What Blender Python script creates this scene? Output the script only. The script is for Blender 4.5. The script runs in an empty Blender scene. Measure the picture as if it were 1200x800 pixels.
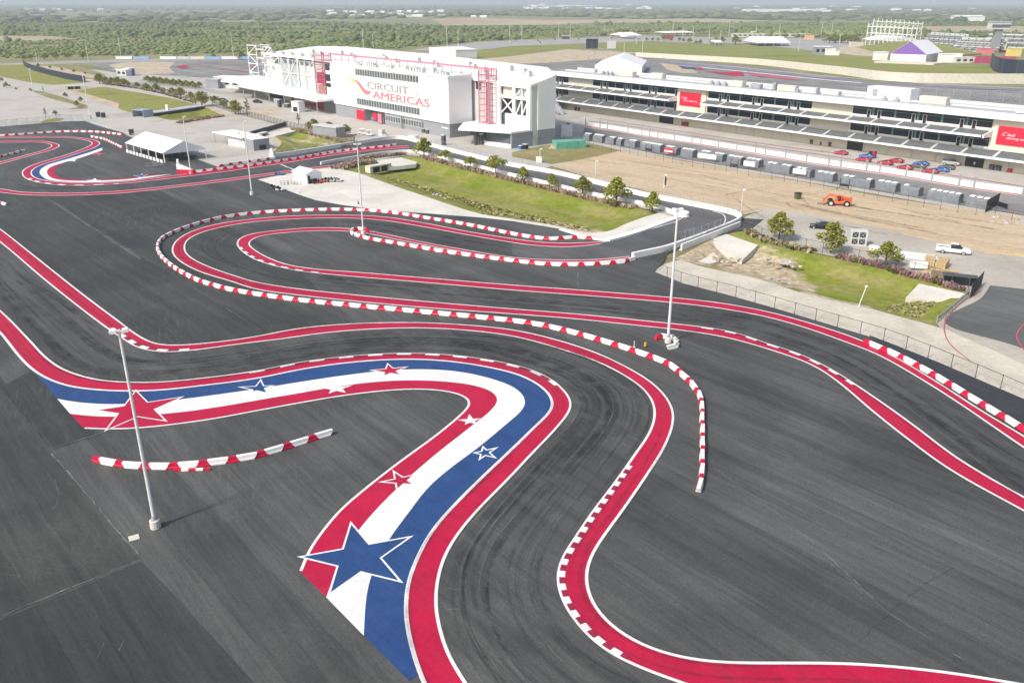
import bpy, bmesh, math, random
import numpy as np
from mathutils import Vector, Matrix
from mathutils.geometry import delaunay_2d_cdt
R = math.radians
random.seed(7); rng = np.random.default_rng(7)
scene = bpy.context.scene
COL = scene.collection

# ---------------------------------------------------------------- camera
CAM_H, F_PX, PITCH = 43.0, 985.0, R(22.0)
cam = bpy.data.cameras.new('camera'); cam_o = bpy.data.objects.new('camera', cam); COL.objects.link(cam_o)
cam.sensor_width = 36.0; cam.lens = 36.0 * F_PX / 1200.0
cam.clip_start = 0.5; cam.clip_end = 60000
cam_o.location = (0, 0, CAM_H); cam_o.rotation_euler = (R(90) - PITCH, 0, 0)
scene.camera = cam_o

# ---------------------------------------------------------------- sky and sun
SUN_EL, SUN_AZ = R(43), R(228)          # azimuth clockwise from +Y: behind the camera, to the left
w = bpy.data.worlds.new('World'); scene.world = w; w.use_nodes = True
nt = w.node_tree; bg = nt.nodes['Background']
sky = nt.nodes.new('ShaderNodeTexSky'); sky.sky_type = 'NISHITA'; sky.sun_disc = False
sky.sun_elevation = SUN_EL; sky.sun_rotation = SUN_AZ
sky.air_density = 1.0; sky.dust_density = 4.0; sky.ozone_density = 1.0
nt.links.new(sky.outputs[0], bg.inputs[0]); bg.inputs[1].default_value = 0.115
sl = bpy.data.lights.new('sun', 'SUN'); so = bpy.data.objects.new('sun', sl); COL.objects.link(so)
sl.energy = 2.7; sl.angle = R(7); sl.color = (1.0, 0.95, 0.87)
sd = Vector((math.sin(SUN_AZ) * math.cos(SUN_EL), math.cos(SUN_AZ) * math.cos(SUN_EL), math.sin(SUN_EL)))
so.rotation_euler = sd.to_track_quat('Z', 'Y').to_euler(); so.location = sd * 300
scene.view_settings.view_transform = 'Standard'; scene.view_settings.look = 'None'
scene.view_settings.exposure = 0.48; scene.view_settings.gamma = 1.0
scene.cycles.volume_bounces = 0
scene.cycles.max_bounces = 5
scene.cycles.transparent_max_bounces = 24

# ---------------------------------------------------------------- geometry helpers
S_, C_ = math.sin(PITCH), math.cos(PITCH)
def at(px, py, z=0.0):
    """photo position -> place on the level ground (metres)"""
    x = (px - 600) / F_PX; v = (py - 400) / F_PX
    t = (CAM_H - z) / (S_ + C_ * v)
    return Vector((x * t, (C_ - S_ * v) * t))
def ats(l): return [at(*p) for p in l]

class MB:
    def __init__(s): s.v = []; s.f = []; s.m = []
    def add(s, vs, fs, mi=0, M=None):
        o = len(s.v)
        for p in vs:
            p = Vector(p)
            if M is not None: p = M @ p
            s.v.append(tuple(p))
        for f in fs: s.f.append(tuple(i + o for i in f)); s.m.append(mi)
        return s
    def box(s, a, b, mi=0, M=None):
        x0, x1 = sorted((a[0], b[0])); y0, y1 = sorted((a[1], b[1])); z0, z1 = sorted((a[2], b[2]))
        return s.add([(x0,y0,z0),(x1,y0,z0),(x1,y1,z0),(x0,y1,z0),(x0,y0,z1),(x1,y0,z1),(x1,y1,z1),(x0,y1,z1)],
                     [(0,3,2,1),(4,5,6,7),(0,1,5,4),(1,2,6,5),(2,3,7,6),(3,0,4,7)], mi, M)
    def quad(s, *p, mi=0): return s.add(p, [tuple(range(len(p)))], mi)
    def prism(s, poly, z0, z1, mi=0, M=None):
        n = len(poly)
        vs = [(p[0], p[1], z0) for p in poly] + [(p[0], p[1], z1) for p in poly]
        fs = [tuple(range(n))[::-1], tuple(range(n, 2*n))] + [(i, (i+1) % n, n + (i+1) % n, n + i) for i in range(n)]
        return s.add(vs, fs, mi, M)
    def extrude(s, prof, y0, y1, mi=0, M=None):
        """profile in x,z swept along y"""
        n = len(prof)
        vs = [(p[0], y0, p[1]) for p in prof] + [(p[0], y1, p[1]) for p in prof]
        fs = [tuple(range(n)), tuple(range(n, 2*n))[::-1]] + [(i, n + i, n + (i+1) % n, (i+1) % n) for i in range(n)]
        return s.add(vs, fs, mi, M)
    def tube(s, p0, p1, r0, r1=None, n=6, mi=0, caps=True):
        p0 = Vector(p0); p1 = Vector(p1); r1 = r0 if r1 is None else r1
        q = (p1 - p0).to_track_quat('Z', 'Y')
        vs = []
        for p, r in ((p0, r0), (p1, r1)):
            for k in range(n):
                a = 2 * math.pi * k / n
                vs.append(tuple(p + q @ Vector((r * math.cos(a), r * math.sin(a), 0))))
        fs = [(k, (k+1) % n, n + (k+1) % n, n + k) for k in range(n)]
        if caps: fs += [tuple(range(n))[::-1], tuple(range(n, 2*n))]
        return s.add(vs, fs, mi)
    def beam(s, p0, p1, w, h=None, mi=0):
        h = h or w; p0 = Vector(p0); p1 = Vector(p1); d = p1 - p0
        if d.length < 1e-6: return s
        zx = Vector((0,0,1)) if abs(d.normalized().z) < .99 else Vector((1,0,0))
        a = d.cross(zx).normalized() * (w/2); b = a.cross(d).normalized() * (h/2)
        vs = [p + x for p in (p0, p1) for x in (-a-b, a-b, a+b, -a+b)]
        return s.add(vs, [(0,3,2,1),(4,5,6,7),(0,1,5,4),(1,2,6,5),(2,3,7,6),(3,0,4,7)], mi)
    def build(s, name, mats, parent=None, smooth=False, kind=None):
        me = bpy.data.meshes.new(name); me.from_pydata(s.v, [], s.f)
        if not isinstance(mats, (list, tuple)): mats = [mats]
        for m in mats: me.materials.append(m)
        if len(mats) > 1: me.polygons.foreach_set('material_index', s.m)
        if smooth: me.polygons.foreach_set('use_smooth', [True] * len(s.f))
        me.update()
        return link(name, me, parent, kind)
def link(name, me, parent=None, kind=None):
    o = bpy.data.objects.new(name, me); COL.objects.link(o)
    if parent is not None: o.parent = parent
    if kind: o['kind'] = kind
    return o
def tag(o, label=None, cat=None, group=None, kind=None):
    for k, x in (('label', label), ('category', cat), ('group', group), ('kind', kind)):
        if x: o[k] = x
    return o
def thing(name, label, cat, loc=(0,0,0), rz=0.0, group=None):
    o = bpy.data.objects.new(name, None); COL.objects.link(o)
    o.empty_display_size = .2
    o.location = (loc[0], loc[1], loc[2] if len(loc) > 2 else 0); o.rotation_euler = (0, 0, rz)
    return tag(o, label, cat, group)
def dup(root, loc, rz=None, label=None, scale=None, group=None):
    c = root.copy(); COL.objects.link(c); c.location = (loc[0], loc[1], loc[2] if len(loc) > 2 else 0)
    if rz is not None: c.rotation_euler = (0, 0, rz)
    if scale is not None: c.scale = scale if hasattr(scale, '__len__') else (scale,)*3
    if label: c['label'] = label
    if group: c['group'] = group
    for ch in list(root.children):
        k = ch.copy(); COL.objects.link(k); k.parent = c
        for g in ch.children:
            h = g.copy(); COL.objects.link(h); h.parent = k
    return c

def inpoly(p, poly):
    x, y = p[0], p[1]; c = False; n = len(poly); j = n - 1
    for i in range(n):
        xi, yi = poly[i][0], poly[i][1]; xj, yj = poly[j][0], poly[j][1]
        if (yi > y) != (yj > y) and x < (xj - xi) * (y - yi) / (yj - yi) + xi: c = not c
        j = i
    return c
def cdt(outline, holes=(), extra=()):
    pts = [Vector((p[0], p[1])) for p in outline]; ed = [(i, (i+1) % len(pts)) for i in range(len(pts))]
    for h in holes:
        o = len(pts); pts += [Vector((p[0], p[1])) for p in h]; ed += [(o+i, o+(i+1) % len(h)) for i in range(len(h))]
    pts += [Vector((p[0], p[1])) for p in extra]
    vs, _, fs, _, _, _ = delaunay_2d_cdt(pts, ed, [], 0, 1e-4)
    out = []
    for f in fs:
        c = sum((vs[i] for i in f), Vector((0,0))) / len(f)
        if not inpoly(c, outline) or any(inpoly(c, h) for h in holes): continue
        a, b, d = (vs[i] for i in f[:3])
        out.append(tuple(f) if (b-a).cross(d-a) > 0 else tuple(f)[::-1])
    return vs, out
ZL = [0.02]
def znext(step=.004): ZL[0] += step; return ZL[0]
def sheet(name, outline, m, label, cat, holes=(), z=None, kind='structure'):
    z = znext() if z is None else z
    vs, fs = cdt(outline, holes)
    b = MB(); b.add([(p[0], p[1], z) for p in vs], fs)
    return tag(b.build(name, m, kind=kind), label, cat)

def smooth_path(pts, step=.8, it=4, closed=False):
    """Catmull-Rom through the points, even steps, light smoothing"""
    P = [Vector((p[0], p[1])) for p in pts]; n = len(P); out = []
    for i in range(n - 1 + (1 if closed else 0)):
        p1, p2 = P[i % n], P[(i+1) % n]
        p0 = P[(i-1) % n] if (closed or i > 0) else p1 * 2 - p2
        p3 = P[(i+2) % n] if (closed or i < n - 2) else p2 * 2 - p1
        k = max(2, int((p2-p1).length / step * 2))
        d0, d1, d2 = [max((b-a).length, 1e-3) ** .5 for a, b in ((p0,p1),(p1,p2),(p2,p3))]
        t0 = 0; t1 = d0; t2 = t1 + d1; t3 = t2 + d2
        for j in range(k):
            t = t1 + (t2 - t1) * j / k
            A1 = p0*((t1-t)/(t1-t0)) + p1*((t-t0)/(t1-t0)); A2 = p1*((t2-t)/(t2-t1)) + p2*((t-t1)/(t2-t1)); A3 = p2*((t3-t)/(t3-t2)) + p3*((t-t2)/(t3-t2))
            B1 = A1*((t2-t)/(t2-t0)) + A2*((t-t0)/(t2-t0)); B2 = A2*((t3-t)/(t3-t1)) + A3*((t-t1)/(t3-t1))
            out.append(B1*((t2-t)/(t2-t1)) + B2*((t-t1)/(t2-t1)))
    if not closed: out.append(P[-1])
    out = resample(out, step)
    for _ in range(it):
        out = [out[0]] + [(out[i-1] + out[i]*2 + out[i+1]) / 4 for i in range(1, len(out)-1)] + [out[-1]]
    return out
def resample(P, step):
    L = [0.0]
    for a, b in zip(P, P[1:]): L.append(L[-1] + (b-a).length)
    n = max(2, int(round(L[-1] / step))); out = []; j = 0
    for i in range(n + 1):
        t = L[-1] * i / n
        while j < len(P) - 2 and L[j+1] < t: j += 1
        sgm = L[j+1] - L[j]
        out.append(P[j].lerp(P[j+1], (t - L[j]) / sgm if sgm > 0 else 0))
    return out
def offset(P, d):
    out = []
    for i, p in enumerate(P):
        t = (P[min(i+1, len(P)-1)] - P[max(i-1, 0)]).normalized()
        out.append(p + Vector((-t.y, t.x)) * d)
    return out
def strip(mb, A, B, z, mi=0, mif=None):
    o = len(mb.v)
    for a, b in zip(A, B): mb.v += [(a[0], a[1], z), (b[0], b[1], z)]
    for i in range(len(A) - 1):
        q = (o+2*i, o+2*i+2, o+2*i+3, o+2*i+1)
        a, b, c = (Vector(mb.v[k]) for k in q[:3])
        if (b-a).cross(c-a).z < 0: q = q[::-1]
        mb.f.append(q); mb.m.append(mi if mif is None else mif(i))

# ---------------------------------------------------------------- materials
def new_mat(name):
    m = bpy.data.materials.new(name); m.use_nodes = True
    return m, m.node_tree, m.node_tree.nodes['Principled BSDF']
def ramp(nt, src, stops):
    r = nt.nodes.new('ShaderNodeValToRGB'); e = r.color_ramp.elements
    e[0].position, e[0].color = stops[0][0], (*stops[0][1], 1); e[1].position, e[1].color = stops[-1][0], (*stops[-1][1], 1)
    for p, c in stops[1:-1]:
        k = e.new(p); k.color = (*c, 1)
    nt.links.new(src, r.inputs[0]); return r.outputs[0]
def noise(nt, scale, detail=4, rough=.6, rot=0, sc=(1,1,1), space='world', dist=0.0):
    if space == 'world': src = nt.nodes.new('ShaderNodeNewGeometry').outputs['Position']
    else: src = nt.nodes.new('ShaderNodeTexCoord').outputs['Object']
    mp = nt.nodes.new('ShaderNodeMapping'); mp.vector_type = 'POINT'
    # rotate first, then stretch
    mp2 = nt.nodes.new('ShaderNodeMapping'); mp2.inputs['Rotation'].default_value = (0, 0, rot)
    nt.links.new(src, mp2.inputs[0]); nt.links.new(mp2.outputs[0], mp.inputs[0])
    mp.inputs['Scale'].default_value = sc
    n = nt.nodes.new('ShaderNodeTexNoise'); n.inputs['Scale'].default_value = scale
    n.inputs['Detail'].default_value = detail; n.inputs['Roughness'].default_value = rough; n.inputs['Distortion'].default_value = dist
    nt.links.new(mp.outputs[0], n.inputs['Vector']); return n.outputs['Fac']
def mixc(nt, fac, a, b, mode='MIX'):
    x = nt.nodes.new('ShaderNodeMix'); x.data_type = 'RGBA'; x.blend_type = mode
    for sock, val in ((x.inputs[0], fac), (x.inputs[6], a), (x.inputs[7], b)):
        if isinstance(val, (int, float)): sock.default_value = val
        elif isinstance(val, tuple): sock.default_value = (*val, 1)
        else: nt.links.new(val, sock)
    return x.outputs[2]
def bump(nt, bs, h, strength=.3, dist=.05):
    b = nt.nodes.new('ShaderNodeBump'); b.inputs['Strength'].default_value = strength; b.inputs['Distance'].default_value = dist
    nt.links.new(h, b.inputs['Height']); nt.links.new(b.outputs[0], bs.inputs['Normal'])
def ordw(n):
    return ('first','second','third','fourth','fifth','sixth','seventh','eighth','ninth','tenth','eleventh','twelfth','thirteenth','fourteenth','fifteenth','sixteenth','seventeenth','eighteenth','nineteenth','twentieth')[n] if n < 20 else 'twenty ' + ordw(n-20) if n < 29 else 'thirtieth' if n == 29 else 'thirty ' + ordw(n-30)
def plain(name, c, rough=.6, metal=0.0, var=.12, scale=1.2, space='object', spec=.4):
    """a solid finish with slight uneven tone"""
    m, nt, bs = new_mat(name)
    n = noise(nt, scale, 4, .6, space=space)
    lo = tuple(max(0, x*(1-var)) for x in c); hi = tuple(min(1, x*(1+var)) for x in c)
    nt.links.new(ramp(nt, n, [(.3, lo), (.7, hi)]), bs.inputs['Base Color'])
    bs.inputs['Roughness'].default_value = rough; bs.inputs['Metallic'].default_value = metal
    bs.inputs['Specular IOR Level'].default_value = spec
    return m
def blotch(name, c1, c2, scale, rough=.85, sc=(1,1,1), rot=0, c3=None, fine=6.0, fineamt=.25, bumps=0, space='world', dist=.6):
    m, nt, bs = new_mat(name)
    n = noise(nt, scale, 6, .62, rot, sc, space, dist)
    st = [(.34, c1), (.66, c2)] if c3 is None else [(.3, c1), (.5, c2), (.7, c3)]
    col = ramp(nt, n, st)
    f = noise(nt, fine, 3, .7, space=space)
    g = ramp(nt, f, [(.25, (1-fineamt,)*3), (.75, (1+fineamt*.6,)*3)])
    nt.links.new(mixc(nt, 1.0, col, g, 'MULTIPLY'), bs.inputs['Base Color'])
    bs.inputs['Roughness'].default_value = rough; bs.inputs['Specular IOR Level'].default_value = .25
    if bumps: bump(nt, bs, f, bumps, .08)
    return m
PAVE_ROT = R(49)
def math_(nt, op, a, b=None, c=None):
    x = nt.nodes.new('ShaderNodeMath'); x.operation = op
    for k, v in enumerate((a, b, c)):
        if v is None: continue
        if isinstance(v, (int, float)): x.inputs[k].default_value = v
        else: nt.links.new(v, x.inputs[k])
    return x.outputs[0]
def asphalt_mat(name, lo, hi, rot1=PAVE_ROT, rough=.72, light=(.16,.16,.15), lightamt=.55, lane=4.4):
    m, nt, bs = new_mat(name)
    a = noise(nt, .45, 6, .65, rot1, (.08, 1.5, 1), dist=.25)        # long paving streaks
    a2 = noise(nt, 2.2, 5, .7, rot1 + .06, (.05, 1.6, 1), dist=.3)   # fine drag lines
    b = noise(nt, .05, 5, .6, dist=.8)                               # broad cloudy tone
    c = noise(nt, 7.0, 4, .8)                                        # aggregate
    col = ramp(nt, a, [(.25, lo), (.75, hi)])
    col = mixc(nt, 1.0, col, ramp(nt, a2, [(.3, (.78,)*3), (.72, (1.24,)*3)]), 'MULTIPLY')
    col = mixc(nt, 1.0, col, ramp(nt, b, [(.3, (.70,)*3), (.7, (1.3,)*3)]), 'MULTIPLY')
    col = mixc(nt, 1.0, col, ramp(nt, c, [(.28, (.62,)*3), (.75, (1.38,)*3)]), 'MULTIPLY')
    # paving lanes, each laid with its own tone, thin joints between them
    g = nt.nodes.new('ShaderNodeNewGeometry').outputs['Position']; mp = nt.nodes.new('ShaderNodeMapping'); mp.inputs['Rotation'].default_value = (0, 0, rot1); nt.links.new(g, mp.inputs[0])
    sx = nt.nodes.new('ShaderNodeSeparateXYZ'); nt.links.new(mp.outputs[0], sx.inputs[0])
    wob = math_(nt, 'MULTIPLY_ADD', noise(nt, .15, 2, .5), .8, -.4)
    yy = math_(nt, 'DIVIDE', math_(nt, 'ADD', sx.outputs['Y'], wob), lane)
    wn = nt.nodes.new('ShaderNodeTexWhiteNoise'); wn.noise_dimensions = '1D'; nt.links.new(math_(nt, 'FLOOR', yy), wn.inputs['W'])
    col = mixc(nt, 1.0, col, ramp(nt, wn.outputs[0], [(0, (.86,)*3), (1, (1.13,)*3)]), 'MULTIPLY')
    fr = math_(nt, 'ABSOLUTE', math_(nt, 'SUBTRACT', math_(nt, 'FRACT', yy), .5))
    col = mixc(nt, math_(nt, 'MULTIPLY', ramp(nt, fr, [(.484, (0,)*3), (.497, (1,)*3)]), ramp(nt, noise(nt, .2, 4, .7), [(.4, (.15,)*3), (.7, (.85,)*3)])), col, tuple(x*.45 for x in lo))
    # pale dusty scuffs: a few soft directions, broken up
    for k, (dr, sc, th, am, sd) in enumerate(((.35, (.16, 2.2, 1), .52, 1.0, .035), (-.6, (.10, 3.2, 1), .55, .8, .028), (1.25, (.12, 2.6, 1), .56, .75, .031))):
        d = noise(nt, .9 + .23*k, 6, .74, rot1 + dr, sc, dist=1.1 + .5*k); e = noise(nt, sd, 3, .5, rot=k*.7, dist=.5)
        f = math_(nt, 'MULTIPLY', ramp(nt, d, [(th, (0,)*3), (th+.2, (lightamt*am,)*3)]), ramp(nt, e, [(.42, (0,)*3), (.64, (1,)*3)]))
        col = mixc(nt, math_(nt, 'MULTIPLY', f, ramp(nt, c, [(.3, (.4,)*3), (.7, (1,)*3)])), col, light)
    nt.links.new(col, bs.inputs['Base Color']); bs.inputs['Roughness'].default_value = rough
    bs.inputs['Specular IOR Level'].default_value = .35
    bump(nt, bs, c, .35, .02)
    return m
def paint_mat(name, c, worn, amt=.5, rough=.6):
    m, nt, bs = new_mat(name)
    a = noise(nt, .3, 6, .7, dist=.7); b = noise(nt, 6, 5, .8); s = noise(nt, .8, 6, .7, PAVE_ROT, (.12, 2.4, 1), dist=.6)
    col = mixc(nt, 1.0, c, ramp(nt, a, [(.3, (.80,)*3), (.7, (1.12,)*3)]), 'MULTIPLY')
    col = mixc(nt, 1.0, col, ramp(nt, b, [(.3, (.78,)*3), (.7, (1.14,)*3)]), 'MULTIPLY')
    mul = nt.nodes.new('ShaderNodeMath'); mul.operation = 'MULTIPLY'
    nt.links.new(ramp(nt, b, [(.45, (.15,)*3), (.8, (1,)*3)]), mul.inputs[0])
    nt.links.new(ramp(nt, s, [(.42, (0,)*3), (.70, (amt,)*3)]), mul.inputs[1])
    col = mixc(nt, mul.outputs[0], col, worn)
    nt.links.new(col, bs.inputs['Base Color']); bs.inputs['Roughness'].default_value = rough
    bs.inputs['Specular IOR Level'].default_value = .3
    bump(nt, bs, b, .2, .015)
    return m
M = {}
M['asphalt'] = asphalt_mat('asphalt', (.047,.049,.048), (.090,.092,.089))
M['asphalt_new'] = asphalt_mat('asphalt_new', (.028,.033,.037), (.048,.053,.058), lightamt=.15)
M['asphalt_old'] = asphalt_mat('asphalt_old', (.027,.031,.029), (.062,.066,.060), rot1=R(47), light=(.17,.18,.155), lightamt=.6)  # tone also lowered for the lens darkening at lower left
M['asphalt_dark'] = asphalt_mat('asphalt_dark', (.023,.027,.026), (.048,.052,.050), rot1=R(47), light=(.13,.135,.13), lightamt=.35)  # dark tone also carries the lens darkening at lower left
M['asphalt_road'] = asphalt_mat('asphalt_road', (.085,.085,.088), (.12,.12,.12), lightamt=.2)
M['asphalt_yard'] = asphalt_mat('asphalt_yard', (.095,.105,.10), (.135,.145,.138), lightamt=.3)
M['asphalt_gp'] = asphalt_mat('asphalt_gp', (.20,.195,.185), (.27,.26,.25), lightamt=.2)
M['red'] = paint_mat('red_paint', (.47,.003,.046), (.24,.06,.075), .75)
M['blue'] = paint_mat('blue_paint', (.018,.064,.205), (.09,.11,.16), .7)
M['white'] = paint_mat('white_paint', (.80,.80,.79), (.55,.55,.54), .35)
M['line'] = paint_mat('white_line_paint', (.80,.80,.79), (.5,.5,.5), .5)
M['kerb_red'] = paint_mat('kerb_red_paint', (.30,.018,.055), (.2,.06,.07))
M['faded_red'] = paint_mat('faded_red_paint', (.50,.10,.14), (.35,.25,.25))
M['purple'] = paint_mat('purple_paint', (.30,.22,.42), (.3,.3,.35))
M['concrete'] = blotch('concrete_paving', (.36,.34,.30), (.47,.45,.41), .05, c3=(.42,.40,.36), fine=1.2, fineamt=.12)
M['concrete_grey'] = blotch('grey_paving', (.30,.295,.28), (.40,.39,.37), .04, fine=.9, fineamt=.12)
M['apron'] = blotch('pale_concrete', (.55,.53,.47), (.68,.66,.60), .12, fine=1.5, fineamt=.12)
M['conc_wall'] = blotch('concrete_wall', (.55,.52,.44), (.66,.63,.55), .6, fine=3, fineamt=.1)
M['white_wall'] = blotch('white_concrete', (.74,.74,.72), (.82,.82,.80), .5, fine=3, fineamt=.06)
M['path'] = blotch('path_concrete', (.48,.445,.37), (.61,.57,.48), .15, fine=1.5, fineamt=.15)
M['dirt'] = blotch('graded_dirt', (.40,.30,.185), (.55,.44,.30), .045, sc=(.35,1.6,1), rot=R(40), c3=(.45,.35,.225), fine=.8, fineamt=.2)
M['gravel'] = blotch('gravel_road', (.38,.35,.30), (.48,.45,.39), .05, fine=1.2, fineamt=.15)
M['sand'] = blotch('sand', (.40,.32,.21), (.58,.50,.38), .15, fine=1.2, fineamt=.25)
M['grass'] = blotch('mown_grass', (.145,.205,.018), (.27,.26,.07), .07, c3=(.195,.235,.032), fine=.9, fineamt=.35, bumps=.4)
M['lawn'] = blotch('far_lawn', (.14,.20,.022), (.25,.25,.065), .02, sc=(.4,1.5,1), c3=(.18,.22,.035), fine=.25, fineamt=.2)
M['dry_grass'] = blotch('dry_grass', (.30,.25,.12), (.22,.21,.07), .06, c3=(.36,.30,.17), fine=.7, fineamt=.3)
M['ground'] = blotch('scrub_ground', (.13,.175,.05), (.27,.25,.12), .006, c3=(.165,.20,.065), fine=.05, fineamt=.35)
M['field'] = blotch('tan_field', (.36,.29,.17), (.46,.38,.25), .004, fine=.03, fineamt=.15)
M['wmetal'] = plain('white_metal', (.80,.80,.79), .45)
M['galv'] = plain('galvanised_metal', (.42,.44,.47), .45, .35)
M['grey'] = plain('grey_cladding', (.27,.285,.31), .6, var=.06)
M['lgrey'] = plain('light_grey_cladding', (.55,.57,.56), .6, var=.05)
M['dgrey'] = plain('dark_grey', (.08,.085,.09), .6)
M['black'] = plain('black_rubber', (.018,.018,.019), .7)
M['glass'] = plain('dark_glass', (.014,.020,.032), .12, var=.3, spec=.5)
M['teal'] = plain('teal_glass', (.13,.25,.25), .25, var=.15)
M['glass_grey'] = plain('grey_glass', (.10,.13,.14), .15, var=.25)
M['cream'] = plain('cream_wall', (.66,.62,.52), .75, var=.05, scale=.3)
M['cladding'] = plain('white_cladding', (.80,.81,.81), .6, var=.02, scale=.2)
M['roofwhite'] = plain('white_roof', (.80,.80,.78), .7, var=.03, scale=.15)
M['roofgrey'] = plain('grey_roof', (.42,.44,.46), .75, var=.08, scale=.15)
M['membrane'] = plain('white_tent_fabric', (.82,.82,.82), .6, var=.02)
M['redp'] = plain('red_metal', (.36,.014,.06), .5)
M['pinkm'] = plain('pale_red_metal', (.52,.21,.27), .55)
M['maroonm'] = plain('maroon_lattice', (.45,.15,.20), .55)
M['sign_red'] = plain('red_sign', (.62,.012,.045), .5, var=.04)
M['barrier_red'] = plain('red_plastic', (.52,.006,.045), .42, var=.15, scale=2)
M['barrier_white'] = plain('white_plastic', (.80,.80,.78), .42, var=.06, scale=2)
M['rubber_grey'] = plain('grey_tarpaulin', (.165,.185,.205), .65, var=.2, scale=.8)
M['wood'] = plain('lumber', (.52,.38,.20), .75, var=.2, scale=3)
M['orange'] = plain('orange_machine_paint', (.68,.15,.05), .45, var=.15)
M['carwhite'] = plain('white_car_paint', (.80,.80,.80), .25, var=.02)
M['carblack'] = plain('black_car_paint', (.012,.013,.018), .2, var=.1)
M['carred'] = plain('red_car_paint', (.45,.035,.065), .25, var=.04)
M['carblue'] = plain('blue_car_paint', (.05,.16,.45), .25, var=.04)
M['carsilver'] = plain('silver_car_paint', (.45,.46,.47), .28, .3, var=.04)
M['cargrey'] = plain('grey_car_paint', (.10,.13,.14), .25, var=.04)
M['lamp'] = plain('headlight', (.75,.77,.8), .15, var=.02)
M['tail'] = plain('tail_light', (.4,.01,.01), .3, var=.02)
M['green_mesh'] = plain('green_netting', (.12,.38,.28), .7, var=.2)
M['purplef'] = plain('purple_fabric', (.18,.09,.36), .6)
M['banner_black'] = plain('black_banner', (.014,.018,.022), .6)
M['bark'] = plain('bark', (.09,.07,.05), .9, var=.3, scale=6)
M['stone'] = plain('pale_stone', (.45,.42,.38), .85, var=.25, scale=2)
M['banner_navy'] = plain('navy_banner', (.012,.022,.045), .6)
M['bronze'] = plain('rusty_mesh', (.42,.26,.20), .7, var=.3)
M['fence_brown'] = plain('brown_fence', (.16,.12,.10), .8, var=.3)
M['yellow'] = plain('amber_plastic', (.70,.35,.04), .5)
M['terrace'] = plain('terrace_seating', (.135,.15,.158), .7, var=.15, scale=.6)
M['postwhite'] = plain('white_pole', (.70,.71,.72), .4, .1)
M['pale_blue'] = plain('pale_blue_board', (.25,.42,.66), .6)
M['portal_blue'] = plain('blue_grey_panel', (.30,.38,.46), .6)
# ================================================================ the ground and its patches
swale_main = smooth_path(ats([(398,198.5),(420,203.5),(460,218),(500,231.5),(537,244),(565,252),(600,257.5),(640,263.5),(660,267.5),(690,274),(712,272),(735,262.5),(757,254.5),(772,250.5),(760,246.5),(745,243.2),(700,234.2),(650,222.2),(600,210.5),(562,201),(525,191.5),(494,184.3),(478,182.8),(452,186.5),(425,191.5),(398,198.5)]), 1.6, 1)[:-1]
swale_right = smooth_path(ats([(789,303),(800,298.5),(835,280.5),(858,271.5),(872,270),(900,285.5),(950,296.5),(1012,309.5),(1062,321.5),(1100,331),(1134,342.5),(1118,360),(1094,379.5),(1080,379),(1050,371),(1025,363.5),(975,353),(937,343.5),(900,331.5),(850,318),(810,307.5),(789,303)]), 1.4, 1)[:-1]
swale_west = smooth_path(ats([(318,181.5),(330,168),(322,160),(318,154.5),(345,151),(362,157),(385,163.5),(412,169),(416,172),(390,175),(350,178.5),(318,181.5)]), 1.6, 1)[:-1]
swale_bridge = smooth_path(ats([(180,136.5),(205,141.5),(226,139),(262,135.5),(262,132),(240,127.5),(212,131),(180,136.5)]), 1.6, 1)[:-1]
HOLES = [swale_main, swale_right, swale_west, swale_bridge]
big = [Vector(p) for p in ((-16000,-200),(16000,-200),(16000,17500),(-16000,17500))]
vs, fs = cdt(big, HOLES); b_ = MB(); b_.add([(p[0], p[1], 0) for p in vs], fs)
tag(b_.build('ground', M['ground'], kind='structure'), 'dry green and brown open ground reaching the horizon', 'ground')

def basin(name, outline, depth, width, m, label, maskf=None, step=1.6):
    xs = [p[0] for p in outline]; ys = [p[1] for p in outline]; extra = []
    x = min(xs)
    while x < max(xs):
        y = min(ys)
        while y < max(ys):
            q = Vector((x + random.uniform(-.4,.4), y + random.uniform(-.4,.4)))
            if inpoly(q, outline):
                if min((q - Vector(o[:2])).length for o in outline) > .9: extra.append(q)
            y += step
        x += step
    vs, fs = cdt(outline, extra=extra)
    O = [Vector(o[:2]) for o in outline]
    def dist(q): return min((q-o).length for o in O)
    b = MB(); pts = []
    for q in vs:
        d = max(0, dist(q) - .6); t = min(1, d / width); t = t*t*(3-2*t)
        pts.append((q[0], q[1], .02 - depth * t + (random.uniform(-.06,.06) if d > .5 else 0)))
    b.add(pts, fs); o = b.build(name, m, smooth=True, kind='structure'); tag(o, label, 'ditch')
    a = o.data.attributes.new('sandy', 'FLOAT', 'POINT')
    a.data.foreach_set('value', [float(maskf(q) if maskf else 0) for q in vs])
    return o
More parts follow.
